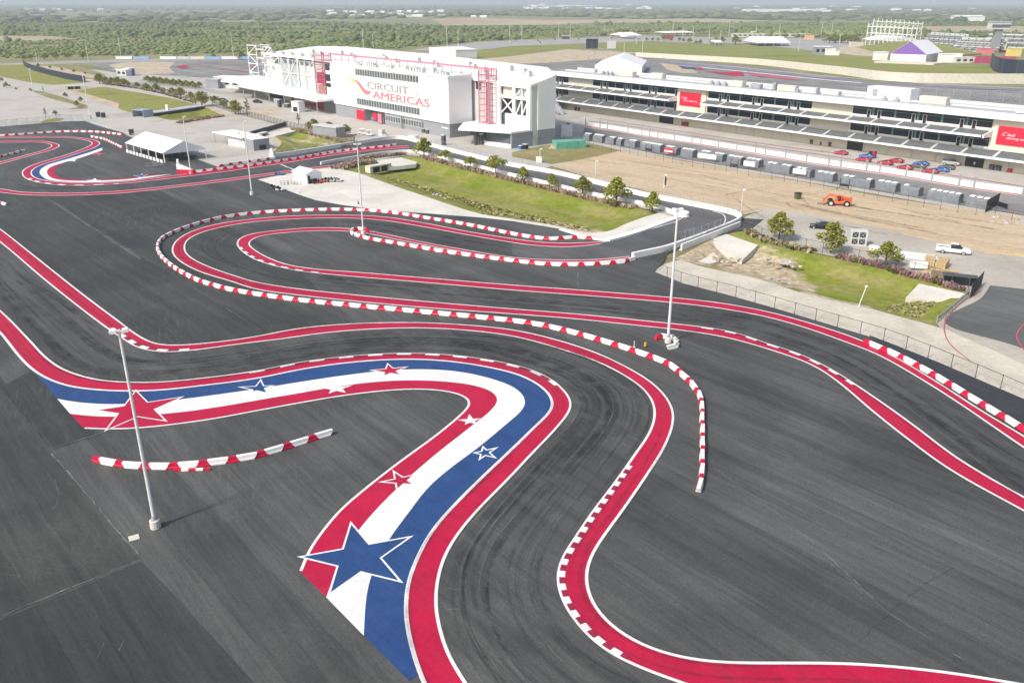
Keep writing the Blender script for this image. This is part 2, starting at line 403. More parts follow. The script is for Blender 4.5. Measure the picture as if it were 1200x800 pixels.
def ditch_mat():
    m, nt, bs = new_mat('ditch_bank')
    at_ = nt.nodes.new('ShaderNodeAttribute'); at_.attribute_name = 'sandy'
    n1 = noise(nt, .09, 5, .62, dist=.6); n2 = noise(nt, .8, 4, .75); n3 = noise(nt, .22, 5, .65, R(48), (.35,1.3,1))
    g = ramp(nt, n1, [(.34, (.15,.21,.016)), (.52, (.21,.24,.034)), (.68, (.29,.27,.09))])
    g = mixc(nt, ramp(nt, n3, [(.44,(0,)*3), (.68,(.75,)*3)]), g, (.30,.26,.12))
    s = ramp(nt, n2, [(.3, (.34,.27,.17)), (.7, (.56,.48,.35))])
    ad = nt.nodes.new('ShaderNodeMath'); ad.operation = 'ADD'; nt.links.new(at_.outputs['Fac'], ad.inputs[0])
    nt.links.new(ramp(nt, n3, [(.3, (0,)*3), (.7, (.55,)*3)]), ad.inputs[1])
    col = mixc(nt, ramp(nt, ad.outputs[0], [(.62, (0,)*3), (.85, (1,)*3)]), g, s)
    col = mixc(nt, 1.0, col, ramp(nt, n2, [(.25, (.65,)*3), (.75, (1.25,)*3)]), 'MULTIPLY')
    nt.links.new(col, bs.inputs['Base Color']); bs.inputs['Roughness'].default_value = .95; bs.inputs['Specular IOR Level'].default_value = .1
    bump(nt, bs, n2, .6, .15); return m
M['ditch'] = ditch_mat()
_e = at(600,257); _f = at(690,270)
def m_main(q):
    best = 0
    for p, r in (((690,269),5),((655,264),4),((600,255),2.5),((560,249),2.0),((500,230),1.5),((460,216),1.5),((430,205),2)):
        best = max(best, 1 - (q - at(*p)).length / (r*1.6))
    return max(0, best) * .75
def m_right(q):
    best = 0
    for p, r in (((800,300),9),((840,290),9),((870,300),10),((900,310),8),((880,320),7),((925,328),5),((960,345),4),((1000,355),3)):
        best = max(best, 1.3 - (q - at(*p)).length / r)
    return max(0, min(1, best))
basin('grass_ditch', swale_main, 1.7, 9, M['ditch'], 'long green grass ditch between the pale apron and the kart road', m_main)
basin('grass_ditch', swale_right, 1.5, 6, M['ditch'], 'half sandy grass ditch below the road bridge at right', m_right)
basin('grass_ditch', swale_west, 1.2, 6, M['ditch'], 'small grass hollow behind the grey roofed cabin', lambda q: .35)
basin('grass_ditch', swale_bridge, 2.2, 7, M['ditch'], 'sunken grass hollow under the grey footbridge', lambda q: 0)

# far fields, roads, lawns
def S(name, pts, m, label, cat, holes=(), smooth=0, kind='structure'):
    W = ats(pts)
    if smooth: W = smooth_path(W + [W[0]], smooth, 1)[:-1]
    return sheet(name, W, M[m], label, cat, holes, kind=kind)
S('field', [(75,23.5),(160,21.5),(300,23.8),(300,25.6),(180,25),(75,26)], 'field', 'thin tan field strip far off at left', 'field')
S('field', [(-60,41.5),(60,42.5),(98,46),(40,48),(-60,48.5)], 'field', 'tan field among the scrub at far left', 'field')
S('field', [(505,22.5),(560,21.5),(640,23.5),(830,22),(900,24),(860,27),(700,26.5),(640,29.5),(520,30)], 'field', 'wide pale field beyond the scrub behind the buildings', 'field')
S('field', [(1075,31),(1260,31),(1260,41),(1150,40),(1072,37)], 'field', 'tan field beyond the scaffold at far right', 'field')
S('field', [(985,33.5),(1010,33),(1010,36),(975,36.5)], 'field', 'small tan clearing left of the scaffold', 'field')
S('field', [(360,17.8),(515,15.8),(520,18),(450,19.2),(360,20)], 'field', 'bare clearing around the far houses', 'field')
S('field', [(130,36),(260,35),(330,36),(250,37.2),(150,37.4)], 'field', 'narrow tan clearing in the scrub at left', 'field')
S('field', [(250,61.5),(330,59),(400,58.5),(380,60.5),(300,63)], 'lawn', 'pale green clearing behind the trackside boards', 'field')
S('field', [(420,44),(520,41),(600,41.5),(520,43.5)], 'field', 'thin dry clearing in the scrub behind the white roof', 'field')
S('field', [(0,31),(90,30.4),(150,31),(60,32)], 'lawn', 'thin green strip in the far left scrub', 'field')
S('field', [(700,35),(800,33.5),(900,34),(800,35.8)], 'field', 'thin dry strip in the scrub behind the lawn', 'field')
S('field', [(860,15.2),(945,14.6),(945,15.8),(862,16.2)], 'field', 'thin pale field near the skyline', 'field')
S('lawn', [(690,51.5),(760,49),(830,52),(905,55.5),(955,62),(1040,68),(1110,71),(1160,72),(1300,72),(1300,101),(1120,93),(1060,92),(1000,87),(940,81),(900,77.5),(830,72.5),(745,64),(700,57)], 'lawn', 'broad green lawn beyond the far track', 'lawn')
S('lawn', [(540,62),(600,55),(690,51.5),(665,57.5),(600,65.5),(545,68.5)], 'lawn', 'narrow lawn strip above the white roof', 'lawn')
S('gravel_trap', [(545,71),(600,66),(665,58),(750,62),(715,69),(640,74),(560,77)], 'sand', 'tan gravel run-off beside the far track', 'gravel')
S('race_track', [(520,76),(640,74.5),(715,69.5),(750,64),(830,73),(900,80),(1024,97),(1120,99),(1300,107),(1300,135),(1150,128),(900,102),(760,96),(660,84),(520,82)], 'asphalt_gp', 'grey main race track behind the pit building', 'track')
S('gravel_trap', [(773,74),(790,76),(812,82),(818,86),(800,86),(782,82)], 'sand', 'tan gravel beside the painted run-off', 'gravel')
S('car_park', [(480,59),(560,49.5),(640,46.5),(760,42),(880,45),(880,51),(830,51.5),(760,48.5),(690,51),(600,54.5),(540,61.5)], 'concrete_grey', 'far pale car park along the lawn', 'car park')
S('car_park', [(880,44),(1000,47),(1010,55),(955,60),(905,54.5),(880,52)], 'concrete_grey', 'far paved yard behind the white marquee', 'car park')
S('race_track', [(112,73),(150,71),(300,69.5),(380,69),(380,110),(300,100),(230,90),(165,90),(132,84),(110,78)], 'asphalt_gp', 'grey race track bend at far left', 'track')
S('gravel_trap', [(127,76.5),(150,73),(205,73),(198,80),(205,86),(165,88),(140,84)], 'sand', 'pale gravel run-off inside the far left bend', 'gravel')
S('road', [(-80,76),(0,75),(130,70.5),(330,66.5),(560,60),(560,62),(330,69),(130,73),(0,78.5),(-80,80)], 'concrete_grey', 'pale service road along the scrub edge', 'road')
PLAZA = S('plaza', [(-250,178),(-60,158),(0,149.5),(44,146),(75,143.3),(100,142.8),(109,146.2),(125,151.2),(144,156),(170,172),(225,186),(255,197),(300,192),(320,186),(450,165),(490,169),(600,196),(640,197),(735,177),(860,199),(1100,241),(1330,282),(1330,200),(1150,185),(900,130),(690,122),(660,110),(420,80),(300,95),(250,92),(140,86),(112,82),(60,78),(0,80),(-250,86)],
          'concrete', 'wide pale concrete plaza around the main building', 'pavement', holes=HOLES)
S('grass_verge', [(-120,79.5),(0,76.5),(28,75.8),(33,81),(60,86.5),(90,93),(100,97.5),(62,100),(35,97),(0,90),(-120,93)], 'grass', 'green verge inside the curved black fence', 'grass')
S('grass_verge', [(34,76.5),(60,75.5),(95,78),(125,88),(115,92.5),(100,93),(70,86),(40,80)], 'dry_grass', 'dry grass strip outside the curved black fence', 'grass')
S('bare_bank', [(46,77.5),(60,77.5),(112,88.5),(110,92),(88,88),(55,81)], 'sand', 'sandy strip planted with young trees', 'soil')
S('road', [(112,98.5),(150,99),(172,92),(184,90.5),(205,97),(240,104),(300,113),(300,117),(262,111.5),(220,104),(170,99.5),(150,101)], 'concrete_grey', 'pale drive beside the hedge', 'road')
S('grass_field', [(88,107.2),(104,104.5),(118,102.2),(150,107),(205,116.5),(228,122.5),(243,126),(212,130.5),(182,136),(162,134),(140,128),(137,122)], 'grass', 'bright green grass field above the tent', 'grass', smooth=1.5)
S('grass_island', [(35,106.5),(45,107),(95,121.5),(104,125),(100,128),(80,128),(92,126),(60,116)], 'dry_grass', 'narrow planted island in the left car park', 'grass', smooth=1.2)
S('grass_island', [(47,143.6),(60,139.5),(72,138.8),(75,140),(66,143),(50,145)], 'dry_grass', 'small grass island at the corner of the car park', 'grass', smooth=1.2)
S('bare_bank', [(66,102.6),(112,101),(110,103),(88,107),(110,113),(140,121.8),(138,126.5),(126,124),(92,111)], 'sand', 'sandy bank around the twin black culvert', 'soil')
S('planting_bed', [(240,125.5),(262,132),(285,139.5),(262,136.5),(238,142),(208,147),(205,144.5),(235,139),(258,135)], 'sand', 'brown planting bed beside the footbridge', 'soil')
S('bare_ground', [(285,130),(330,127),(330,132),(305,137)], 'sand', 'tan worn ground by the plaza fence', 'soil')
S('bare_ground', [(322,154),(352,150),(395,159),(470,176),(452,182),(360,181.5),(322,182)], 'sand', 'bare soil around the small hollow', 'soil', holes=[swale_west])
S('grass_patch', [(600,184),(600,179.2),(637,171),(656,170),(687,167.5),(728,176.8),(690,186),(646,193)], 'dry_grass', 'worn grass patch beside the white end wall', 'grass')
S('dirt_field', [(645,195),(690,186),(731,176.8),(760,181.5),(800,189.5),(850,197.5),(900,206.5),(960,217.5),(1030,231),(1100,241.5),(1165,250),(1210,256),(1420,292),(1420,352),(1200,303),(1137,294),(1075,280),(1025,267.5),(950,252.5),(900,246.5),(872,252.5),(862,248),(800,235),(700,211.5)], 'dirt', 'large graded tan dirt field beside the kart road', 'dirt')
S('gravel_road', [(868,258),(880,252),(900,246),(950,252),(1025,267),(1075,279.5),(1137,293.5),(1200,302.5),(1420,352),(1420,480),(1300,440),(1200,430),(1105,391),(1098,380),(1137,344),(1100,330.5),(1062,321),(1012,309),(950,296),(900,285)], 'gravel', 'grey gravel road past the pickup', 'road', holes=[swale_right])
S('asphalt_lot', [(1160,335.5),(1200,340),(1420,380),(1420,520),(1200,410),(1107,381),(1150,350)], 'asphalt_yard', 'dark asphalt yard at the right edge', 'asphalt', smooth=1.5)
S('footpath', [(766,319),(779,310),(797,305.5),(825,314),(875,325),(900,331.5),(937,343.5),(975,353),(1025,364),(1062,374.5),(1080,379),(1110,388),(1200,428),(1420,540),(1420,600),(1200,469),(1100,426),(1040,402),(960,378),(900,360),(850,346),(800,333)], 'path', 'pale concrete strip along the wire fence', 'pavement', holes=[swale_right])

# the asphalt and its openings
apron_out = ats([(302,211.2),(345,203),(360,200),(392,196.3),(398,198.5),(420,203.5),(460,218),(500,231.5),(537,244),(565,252),(600,257.5),(640,263.5),(660,267.5),(690,274),(712,272),(735,262.5),(757,254.5),(772,250.5),(795,255.5),(790,259),(745,273),(710,282.5),(695,281),(675,275),(657,269.5),(640,266.5),(600,260),(565,256),(500,251),(450,247.5),(400,241),(370,235.5),(350,229),(320,217.5)])
lot_hole = ats([(302,211.2),(345,203),(360,200),(392,196.3),(425,188),(450,182.5),(463,180.8),(481,179.5),(494,181.2),(525,188.2),(562,197.8),(600,207.3),(650,219.3),(700,231.3),(750,240.4),(775,246.3),(787,251),(798,255),(790,259),(745,273),(710,282.5),(695,281),(675,275),(657,269.5),(640,266.5),(600,260),(565,256),(500,251),(450,247.5),(400,241),(370,235.5),(350,229),(320,217.5)])
S('planting_bed', [(392,196.3),(425,188),(450,182.5),(463,180.8),(481,179.5),(494,181.2),(525,188.2),(562,197.8),(600,207.3),(650,219.3),(700,231.3),(750,240.4),(775,246.3),(787,251),(798,255),(772,250.5),(760,246.5),(745,243.2),(700,234.2),(650,222.2),(600,210.5),(562,201),(525,191.5),(494,184.3),(478,182.8),(452,186.5),(425,191.5),(398,198.5)], 'gravel', 'planting bed along the road wall', 'soil')
sheet('concrete_apron', apron_out, M['apron'], 'pale concrete apron beside the white hut', 'pavement', holes=[swale_main])
lot = ats([(-700,1000),(-700,205),(-60,160),(0,149),(44,145.6),(75,143),(100,142.5),(109,146),(125,151),(144,156),(150,160),(225,185),(255,196.3),(262,196),(300,191),(318,186.5),(380,175.5),(450,163.5),(469,163),(487,166.5),(506,171.5),(562,186),(600,194.5),(650,203.5),(700,215.5),(750,228.3),(800,238.5),(840,246.5),(862,252),(869,256.5),(895,258),(880,270),(860,272),(835,279),(800,291),(782,298.5),(778,308),(767,320),(800,333),(850,346),(900,360),(960,378),(1040,402),(1100,426),(1200,469),(1300,518),(1600,690),(1900,1000)])
sheet('asphalt', lot, M['asphalt'], 'broad dark asphalt of the kart circuit', 'asphalt', holes=[lot_hole])
S('asphalt', [(-700,560),(-120,312),(0,440),(58,527),(166,658),(0,727),(-700,1000)], 'asphalt_old', 'older streaked asphalt slab at lower left', 'asphalt')
S('asphalt', [(-700,1000),(0,729),(166,659.5),(205,700),(352,860),(420,1000)], 'asphalt_dark', 'fresh asphalt in the lower left corner, tone darkened for lens falloff', 'asphalt')
S('asphalt', [(0,455),(38,436),(100,505),(126,508),(62,529)], 'asphalt_old', 'worn asphalt slab left of the painted flag', 'asphalt')
S('asphalt', [(1018,394),(1040,402.2),(1100,426.2),(1200,469.5),(1300,518.5),(1330,612),(1200,511),(1150,481),(1100,448.5),(1050,418.5),(1030,408)], 'asphalt_new', 'dark bluish asphalt strip along the wire fence', 'asphalt')
S('asphalt', [(-120,312),(0,268),(190,418),(420,382),(330,300),(190,225),(0,228),(-120,235)], 'asphalt_old', 'streaked older asphalt across the upper left straight', 'asphalt')
S('asphalt', [(600,194.5),(650,203.5),(700,215.5),(750,228.3),(800,238.5),(840,246.5),(862,252),(869,256.5),(868,263),(855,271),(835,278.5),(800,290),(760,303),(700,308),(640,306),(600,300),(600,280),(660,290),(704,286),(770,262),(798,256),(787,251),(750,240.4),(700,231.3),(650,219.3),(600,207.3),(562,197.8),(525,188.2),(494,181.2),(506,171.7),(562,186.2)], 'asphalt_road', 'smooth newer asphalt of the access road', 'asphalt')

# ================================================================ painted track
LINES = MB()
def edge(pts, it=6): return smooth_path(ats(pts), .7, it)
def side_of(A, B):
    i = len(A)//2; t = (A[min(i+2,len(A)-1)] - A[max(i-2,0)]); nrm = Vector((-t.y, t.x))
    q = min(B, key=lambda p: (p - A[i]).length)
    return 1 if (q - A[i]).dot(nrm) > 0 else -1
ZB, ZW, ZS, ZK = znext(), znext(), 0, 0
def band(name, A, B, m, label, z=None):
    out = list(A) + list(reversed(B)); z = ZB if z is None else z
    vs, fs = cdt(out); b = MB(); b.add([(p[0], p[1], z) for p in vs], fs)
    return tag(b.build(name, M[m], kind='structure'), label, 'track paint')
def line(A, other, wd=.26):
    s = side_of(A, other); strip(LINES, A, offset(A, s*wd), ZW)
A1 = edge([(-60,228),(0,268.7),(35,296),(100,347.5),(140,377.5),(160,392.5),(175,401),(185,404.5),(200,405.8),(225,404.8),(270,400),(300,395.5),(350,386),(412,380.5),(475,379),(525,380.5),(600,387.5),(655,400),(700,415),(737,432.5),(765,450),(782.5,468),(790,485),(789,501),(780,525),(760,557.5),(731,600),(705,636),(692.5,657.5),(688,680),(694,705),(712.5,730),(740,750),(775,765),(812.5,773.5),(850,777),(900,777.5),(987,778),(1050,782),(1112,789),(1175,799),(1260,814),(1400,840),(1650,890)])
A2 = edge([(-60,241),(0,285),(50,327.5),(100,367.5),(132,391),(147.5,401),(157.5,407.5),(175,412.7),(195,414.5),(225,412.5),(262,407.5),(300,402.5),(330,399),(375,392.5),(425,388),(487,386),(537,388),(600,395.5),(662,412.5),(700,426),(730,441),(750,455),(762.5,470),(766,487.5),(760,508),(740,537.5),(717,570),(694,600),(672,632.5),(656,657.5),(651,677.5),(654,697),(665,720),(685,745),(712,767.5),(750,786),(785,799),(850,820),(950,836),(1050,842),(1260,858),(1400,880),(1650,930)])
band('red_runoff', A1, A2, 'red', 'long red painted band sweeping round the right hand bend'); line(A1, A2); line(A2, A1)
B1 = edge([(-60,318),(0,364),(36,400),(55,420),(72.5,432.5),(95,441.3),(120,447),(150,449),(187,449),(225,445.7),(300,436),(350,426),(400,419.5),(450,415.7),(500,415.5),(550,419.5),(600,428),(625,435),(647,446),(662,459),(670.5,472.5),(669,482.5),(650,507),(625,533),(600,560),(561,600),(540,625),(522,655),(514,685),(512.5,712.5),(517.5,740),(527.5,770),(546,800),(580,850)])
B2 = edge([(-60,338),(0,391),(7.5,400),(22.5,419),(37.5,434),(55,445),(82.5,454.5),(120,459),(155,460),(187.5,459),(225,455),(300,445.3),(350,435),(400,427.5),(450,423.3),(500,423),(550,428),(600,438.3),(620,446),(637.5,457.5),(647,470),(646,481.5),(625,503),(600,527.5),(562.5,563),(526,600),(505,625),(490,652.5),(479,680),(475,707.5),(476,732.5),(482.5,762.5),(495,800),(520,852)])
band('red_runoff', B1, B2, 'red', 'red band along the outside of the painted flag'); line(B1, B2)
def cutpoly(pts): return edge(pts, 4)
BW = cutpoly([(67.5,469),(95,473.5),(125,475.3),(150,475),(187,472.3),(225,468),(300,457.5),(350,449.5),(400,442),(450,436),(500,434.3),(550,439),(600,454),(612.5,464),(616,472.5),(612,482.5),(600,493),(562,525),(525,552.5),(500,575),(481,600),(465,621),(455,636),(442,660),(434,680),(429,705),(426.5,747)])
WR = cutpoly([(82.5,486.5),(107,489.3),(137,490),(200,486),(250,479.5),(300,471),(350,462.5),(400,454),(450,448.3),(500,447.5),(550,452),(575,459.5),(584,469.5),(576,482),(550,503),(512,533),(475,565),(440,600),(422,621),(406,645),(394,672),(382.5,702)])
IN = cutpoly([(99,504),(125,505),(160,504),(200,500),(250,493),(300,483.7),(350,474.5),(400,466),(450,460),(487,458),(520,460),(542,465.5),(550.5,473),(545,481.5),(512,510),(475,537),(437,566),(397,600),(377,624),(362,645),(351,671)])
iB = min(range(len(B2)), key=lambda i: (B2[i]-at(38,435)).length); jB = min(range(len(B2)), key=lambda i: (B2[i]-at(478,800)).length)
band('blue_runoff', B2[iB:jB] + [at(480,800)], BW, 'blue', 'blue stripe of the painted flag bend')
band('white_runoff', BW, WR, 'white', 'white stripe of the painted flag bend')
band('red_runoff', WR, IN, 'red', 'red stripe on the inside of the painted flag bend')
line(B2, B1, .2); line(IN, WR)
strip(LINES, [p for p in B2], offset(B2, side_of(B2, BW)*.12), ZW + .002)
C1e = edge([(704,284.5),(662,286),(625,284),(600,280.5),(550,272.5),(500,262.7),(450,255),(412,253),(375,253),(335,254.2),(300,257.3),(262,262),(230,270),(210,280),(202,290),(203,300),(215,310.5),(237,321),(270,331),(300,340.5),(350,347.5),(400,353),(500,362.3),(600,369.6),(675,375.5),(750,383.5),(800,389),(850,397),(900,411),(950,429),(982,450),(1020,482.5),(1062,516),(1112,552.5),(1197,600),(1290,650),(1450,735),(1700,870)])
C2e = edge([(704,287.2),(667,290.7),(630,289.3),(600,285.5),(550,277),(500,267.8),(450,259.6),(412,257),(375,256.8),(335,258.2),(300,261),(270,265.3),(240,272.5),(222,281),(217,290),(220,299),(232,307.5),(255,317.3),(275,324),(300,331.5),(350,339.5),(400,345),(500,354.5),(600,363),(675,369),(775,379),(825,384.5),(862,391),(900,404),(937,416),(975,434.5),(1000,450),(1037,475),(1075,502.5),(1125,540),(1200,584),(1290,632),(1450,713),(1700,840)])
band('red_runoff', C1e, C2e, 'red', 'red band round the outside of the hairpin and on to the right'); line(C1e, C2e); line(C2e, C1e)
D1 = edge([(737,301.5),(700,305),(650,305.5),(600,302.5),(550,294.5),(500,285.5),(460,277),(435,272),(400,268.2),(362,268),(325,271),(300,274),(285,278),(277.7,284),(279,291),(287.5,299),(300,306),(320,312.5),(350,319),(400,324.3),(500,332.8),(600,341.5),(700,349),(800,357.5),(850,364),(900,373.5),(950,388),(982,399.5),(1025,416),(1075,444),(1125,476),(1200,527.5),(1290,588),(1450,695),(1700,860)])
D2 = edge([(737,304),(700,308),(650,308.5),(600,305.5),(550,297.8),(500,288.8),(460,281),(435,275.7),(405,272.2),(362,272),(325,275),(305,278),(295,282.5),(292.5,287.5),(300,294.5),(315,303),(337,311),(370,316.3),(425,320.5),(500,326.8),(600,335),(700,342.5),(800,351),(850,357),(900,366.5),(950,380),(1008,399.5),(1050,420),(1100,450),(1150,482.5),(1200,512.5),(1290,570),(1450,673),(1700,835)])
band('red_runoff', D1, D2, 'red', 'red band round the inner hairpin loop and past the tall lamp post'); line(D1, D2); line(D2, D1)
E1 = edge([(-60,163),(0,161),(50,160.6),(75,160.7),(94,162),(107,164),(115,166.3),(117.5,169.3),(110,174.3),(87.5,182),(69,188),(50,194),(40,199),(37.5,204),(42,209),(56,212.7),(87.5,215.3),(120,215),(150,213.3),(200,207),(250,200.5),(300,193.5),(350,186.5),(400,179),(450,173),(478,171.5)], 3)
E2 = edge([(-60,165),(0,162.6),(50,162.1),(81,162.5),(97,164.5),(106,167.2),(107,170),(95,176),(75,183),(56,188.5),(37.5,194.5),(27.5,200),(25.8,205),(31,210.5),(44,214.7),(69,218),(100,218.5),(125,217.5),(150,215.7),(200,210),(250,204),(300,197),(350,189.5),(400,181.7),(450,176),(480,174)], 3)
band('red_runoff', E1, E2, 'red', 'red band of the far left double bend'); line(E1, E2, .3); line(E2, E1, .3)
FBW = edge([(120,174),(100,181),(75,188.5),(58,193.5),(49.5,198),(46.5,203),(50,208),(58,212),(75,214),(100,214.8),(150,212.6),(170,210)], 3)
FWR = edge([(120,177),(100,184),(75,191.5),(61,196),(55.5,201),(57,206.5),(64,210.5),(75,212.3),(100,213),(150,211),(175,207.5),(202,205)], 3)
FIN = edge([(115,180),(92,186.5),(74,192),(66,197),(64,202),(67,207.5),(77,210.6),(95,211.8),(112,211.6),(150,209.7),(172,206.7)], 3)
E1s = [p for p in E1 if (p-at(117,169)).length > 0]
i0 = min(range(len(E1)), key=lambda i: (E1[i]-at(117.5,170)).length); i1 = min(range(len(E1)), key=lambda i: (E1[i]-at(170,210.8)).length)
band('blue_runoff', E1[i0:i1], FBW, 'blue', 'blue stripe of the far left painted bend', ZB+.001)
band('white_runoff', FBW, FWR, 'white', 'white stripe of the far left painted bend', ZB+.002)
band('red_runoff', FWR, FIN, 'red', 'thin red stripe inside the far left painted bend', ZB+.003)
G1 = edge([(-60,168),(0,166),(50,166),(62.5,168),(70,170.8),(67.5,174),(56,178.3),(37.5,183),(0,193.5),(-60,209)], 3)
G2 = edge([(-60,170.5),(0,168),(48,168),(58,169.8),(60,172.5),(50,177),(25,184),(0,190.6),(-60,205)], 3)
band('red_runoff', G1, G2, 'red', 'red band round the small inner hairpin at far left'); line(G1, G2, .3); line(G2, G1, .3)
H1 = edge([(-60,215),(0,222),(25,225.7),(50,227),(87.5,227),(125,225.6),(150,223.8),(200,218.8),(250,212.5),(300,206),(344,200),(360,198),(392,194)], 4)
H2 = edge([(-60,219),(0,226.5),(25,229.2),(50,230.2),(87.5,230),(125,228.6),(150,226.8),(200,221.3),(250,215.4),(300,208.7),(342,202.7),(365,199.7),(392,196.6)], 4)
band('red_runoff', H1, H2, 'red', 'red band along the near edge of the far straight'); line(H1, H2, .3); line(H2, H1, .3)
def seg(pts, wd=.26, z=None, it=3):
    P = edge(pts, it); strip(LINES, offset(P, -wd/2), offset(P, wd/2), ZW if z is None else z)
seg([(704,285.5),(720,282),(745,275),(775,266),(795,259.5),(800,255)], .25)
seg([(835,248.5),(846,251.5),(850,257),(848,264)], .25)
seg([(329,193.5),(336,196.5),(346,200)], .5, it=0)
tag(LINES.build('white_line', M['line'], kind='structure'), 'white painted edge lines of the kart track', 'track marking')
# painted kerbs: alternating white and dark red teeth just inside an edge line
def kerb(A, other, p0, p1, label, wd=.55, pitch=1.15, first=0):
    s = side_of(A, other); i = min(range(len(A)), key=lambda k: (A[k]-at(*p0)).length); j = min(range(len(A)), key=lambda k: (A[k]-at(*p1)).length)
    P = A[min(i,j):max(i,j)+1]; P = resample(P, pitch/6)
    b = MB(); z = ZW + .03
    In, Out = offset(P, s*.2), offset(P, s*(.2+wd))
    strip(b, In, Out, z, mif=lambda k: (k//6 + first) % 2)
    strip(b, Out, [p + (q-p)*.12 for p, q in zip(Out, offset(P, s*(.2+wd*2)))], z-.02, mif=lambda k: (k//6 + first) % 2)
    tag(b.build('kerb', [M['line'], M['kerb_red']], kind='structure'), label, 'kerb')
kerb(A2, A1, (735,545), (730,777), 'white and dark red kerb teeth round the near right bend', .42, .84)
kerb(A2, A1, (127,387), (222,412.5), 'white kerb teeth on the corner behind the left lamp post', .6, 1.6)
kerb(B1, B2, (290,437), (655,452), 'white and red kerb teeth along the top of the painted flag bend', .42, 1.9)
kerb(C2e, C1e, (824,384.5), (1002,451), 'white kerb teeth on the red band right of the tall lamp post', .42, 1.7)
kerb(D1, D2, (279,291), (372,321), 'white kerb teeth inside the hairpin loop', .42, 1.7)
kerb(E2, E1, (31,210.5), (140,216.5), 'pale kerb teeth round the far left bend', .7, 2.4)
# stars
def star(tips, fill, label, outline=True, zk=0):
    T = [at(*t) for t in tips]
    def X(a, b, c, d):
        r = b - a; s = d - c; k = r.x*s.y - r.y*s.x; t = ((c.x-a.x)*s.y - (c.y-a.y)*s.x)/k; return a + r*t
    P = []
    for i in range(5): P += [T[i], X(T[i], T[(i+2) % 5], T[(i+1) % 5], T[(i-1) % 5])]
    z = ZW + .006 + zk; b = MB(); vs, fs = cdt(P)
    if outline:
        b.add([(p[0], p[1], z) for p in vs], fs, 0); c = sum(P, Vector((0,0)))/10
        # inner fill: inset by the outline width
        n = len(P); Q = []
        for i in range(n):
            e1 = (P[i]-P[i-1]).normalized(); e2 = (P[(i+1)%n]-P[i]).normalized()
            n1 = Vector((-e1.y,e1.x)); n2 = Vector((-e2.y,e2.x))
            if (c-P[i]).dot(n1+n2) < 0: pass
            bis = (n1+n2).normalized(); k = max(.25, bis.dot(n1))
            ori = 1 if sum(P[k_].x*P[(k_+1)%n].y-P[(k_+1)%n].x*P[k_].y for k_ in range(n)) > 0 else -1
            Q.append(P[i] + bis*ori*(.17/k))
        vs, fs = cdt(Q); b.add([(p[0], p[1], z+.004) for p in vs], fs, 1)
        o = b.build('painted_star', [M['line'], M[fill]], kind='structure')
    else:
        b.add([(p[0], p[1], z) for p in vs], fs); o = b.build('painted_star', M[fill], kind='structure')
    tag(o, label, 'painted star')
star([(159.5,458),(217,466),(197,496),(122,508),(111,482.5)], 'red', 'large red star with white outline behind the left lamp post')
star([(411,612.5),(485,629.5),(473,685.5),(383.5,701.5),(348,654.5)], 'blue', 'largest blue star at the near end of the painted flag')
star([(306,445.5),(323,453),(314.5,463),(293,462.5),(278,455)], 'blue', 'blue outlined star on the upper run of the flag')
star([(454,426.7),(479.5,431),(471.5,441.5),(448,443.3),(432,435.5)], 'red', 'red star at the top of the flag bend')
star([(395,448.5),(414,453),(405.5,462),(385,463),(381,457)], 'white', 'white star on the red stripe of the upper run', False)
star([(550,487),(564,492),(559.5,499),(544.5,499.5),(536,493.7)], 'white', 'small white star on the red stripe after the bend', False)
star([(565.5,524),(584.5,525.5),(582.8,539.3),(560.5,542),(553.5,532.5)], 'blue', 'blue outlined star on the straight after the bend')
star([(460,552.3),(488,557.3),(488,570.7),(464.5,577.5),(442.5,567)], 'red', 'red outlined star on the straight after the bend')
star([(166.5,203.8),(174,205.2),(170,209.2),(162,210.2),(155.5,206.5)], 'blue', 'small blue star at the end of the far left painted bend')
star([(112,209.5),(119,212),(114,214.5),(103,214.5),(101,212)], 'white', 'small white star on the far left painted bend', False)
star([(88,186.5),(92,188.2),(88,190.5),(80,190.5),(80,188.5)], 'white', 'tiny white star on the upper far left painted stripe', False)
star([(117,178),(126,181),(117,184),(108,182.5),(110,179.8)], 'faded_red', 'faded red star at the tip of the far left painted bend', False)
# faded racing paint on the far tracks and lines by the pits
def ribbon(name, pts, wd, m, label, cat='track marking', it=3, dz=0):
    P = edge(pts, it); b = MB(); strip(b, offset(P, -wd/2), offset(P, wd/2), znext()+dz)
    return tag(b.build(name, M[m], kind='structure'), label, cat)
ribbon('track_line', [(690,142.5),(750,150.5),(800,158.3),(900,173.3),(970,183.3),(1040,194.3),(1112,205.8),(1200,219.5)], .55, 'faded_red', 'faded red line along the pit lane')
ribbon('track_line', [(700,139.5),(750,147.5),(800,155),(900,170),(985,181)], .5, 'faded_red', 'second faded red line beside the garages')
ribbon('track_line', [(1150,342),(1125,357),(1108,377),(1106,386),(1113,405),(1136,424)], .16, 'faded_red', 'thin red line round the dark yard at right')
ribbon('track_line', [(1215,370),(1195,386),(1191,398),(1200,412)], .2, 'faded_red', 'red line at the right edge of the yard')
ribbon('track_line', [(781,74.3),(830,77.5),(900,85.3),(960,91.5),(1030,97.5),(1120,103),(1210,107)], 4, 'purple', 'faded purple band on the far track')
ribbon('track_line', [(785,73.2),(830,76.2),(900,83),(960,89),(1030,94.5),(1120,100.5),(1210,104.5)], 2, 'line', 'pale line above the purple band on the far track')
ribbon('track_line', [(822,79.8),(870,84.3),(950,92.5),(1010,98)], 3.5, 'line', 'white band across the far painted run-off')
S('track_patch', [(816,80),(824,80.8),(824,82.6),(816,82.2)], 'red', 'small bright red block on the far run-off', 'track paint')
S('track_patch', [(826,84),(850,85.3),(871,84.6),(872,89.8),(858,89.5),(840,86.5)], 'red', 'bright red wedge on the far run-off', 'track paint')
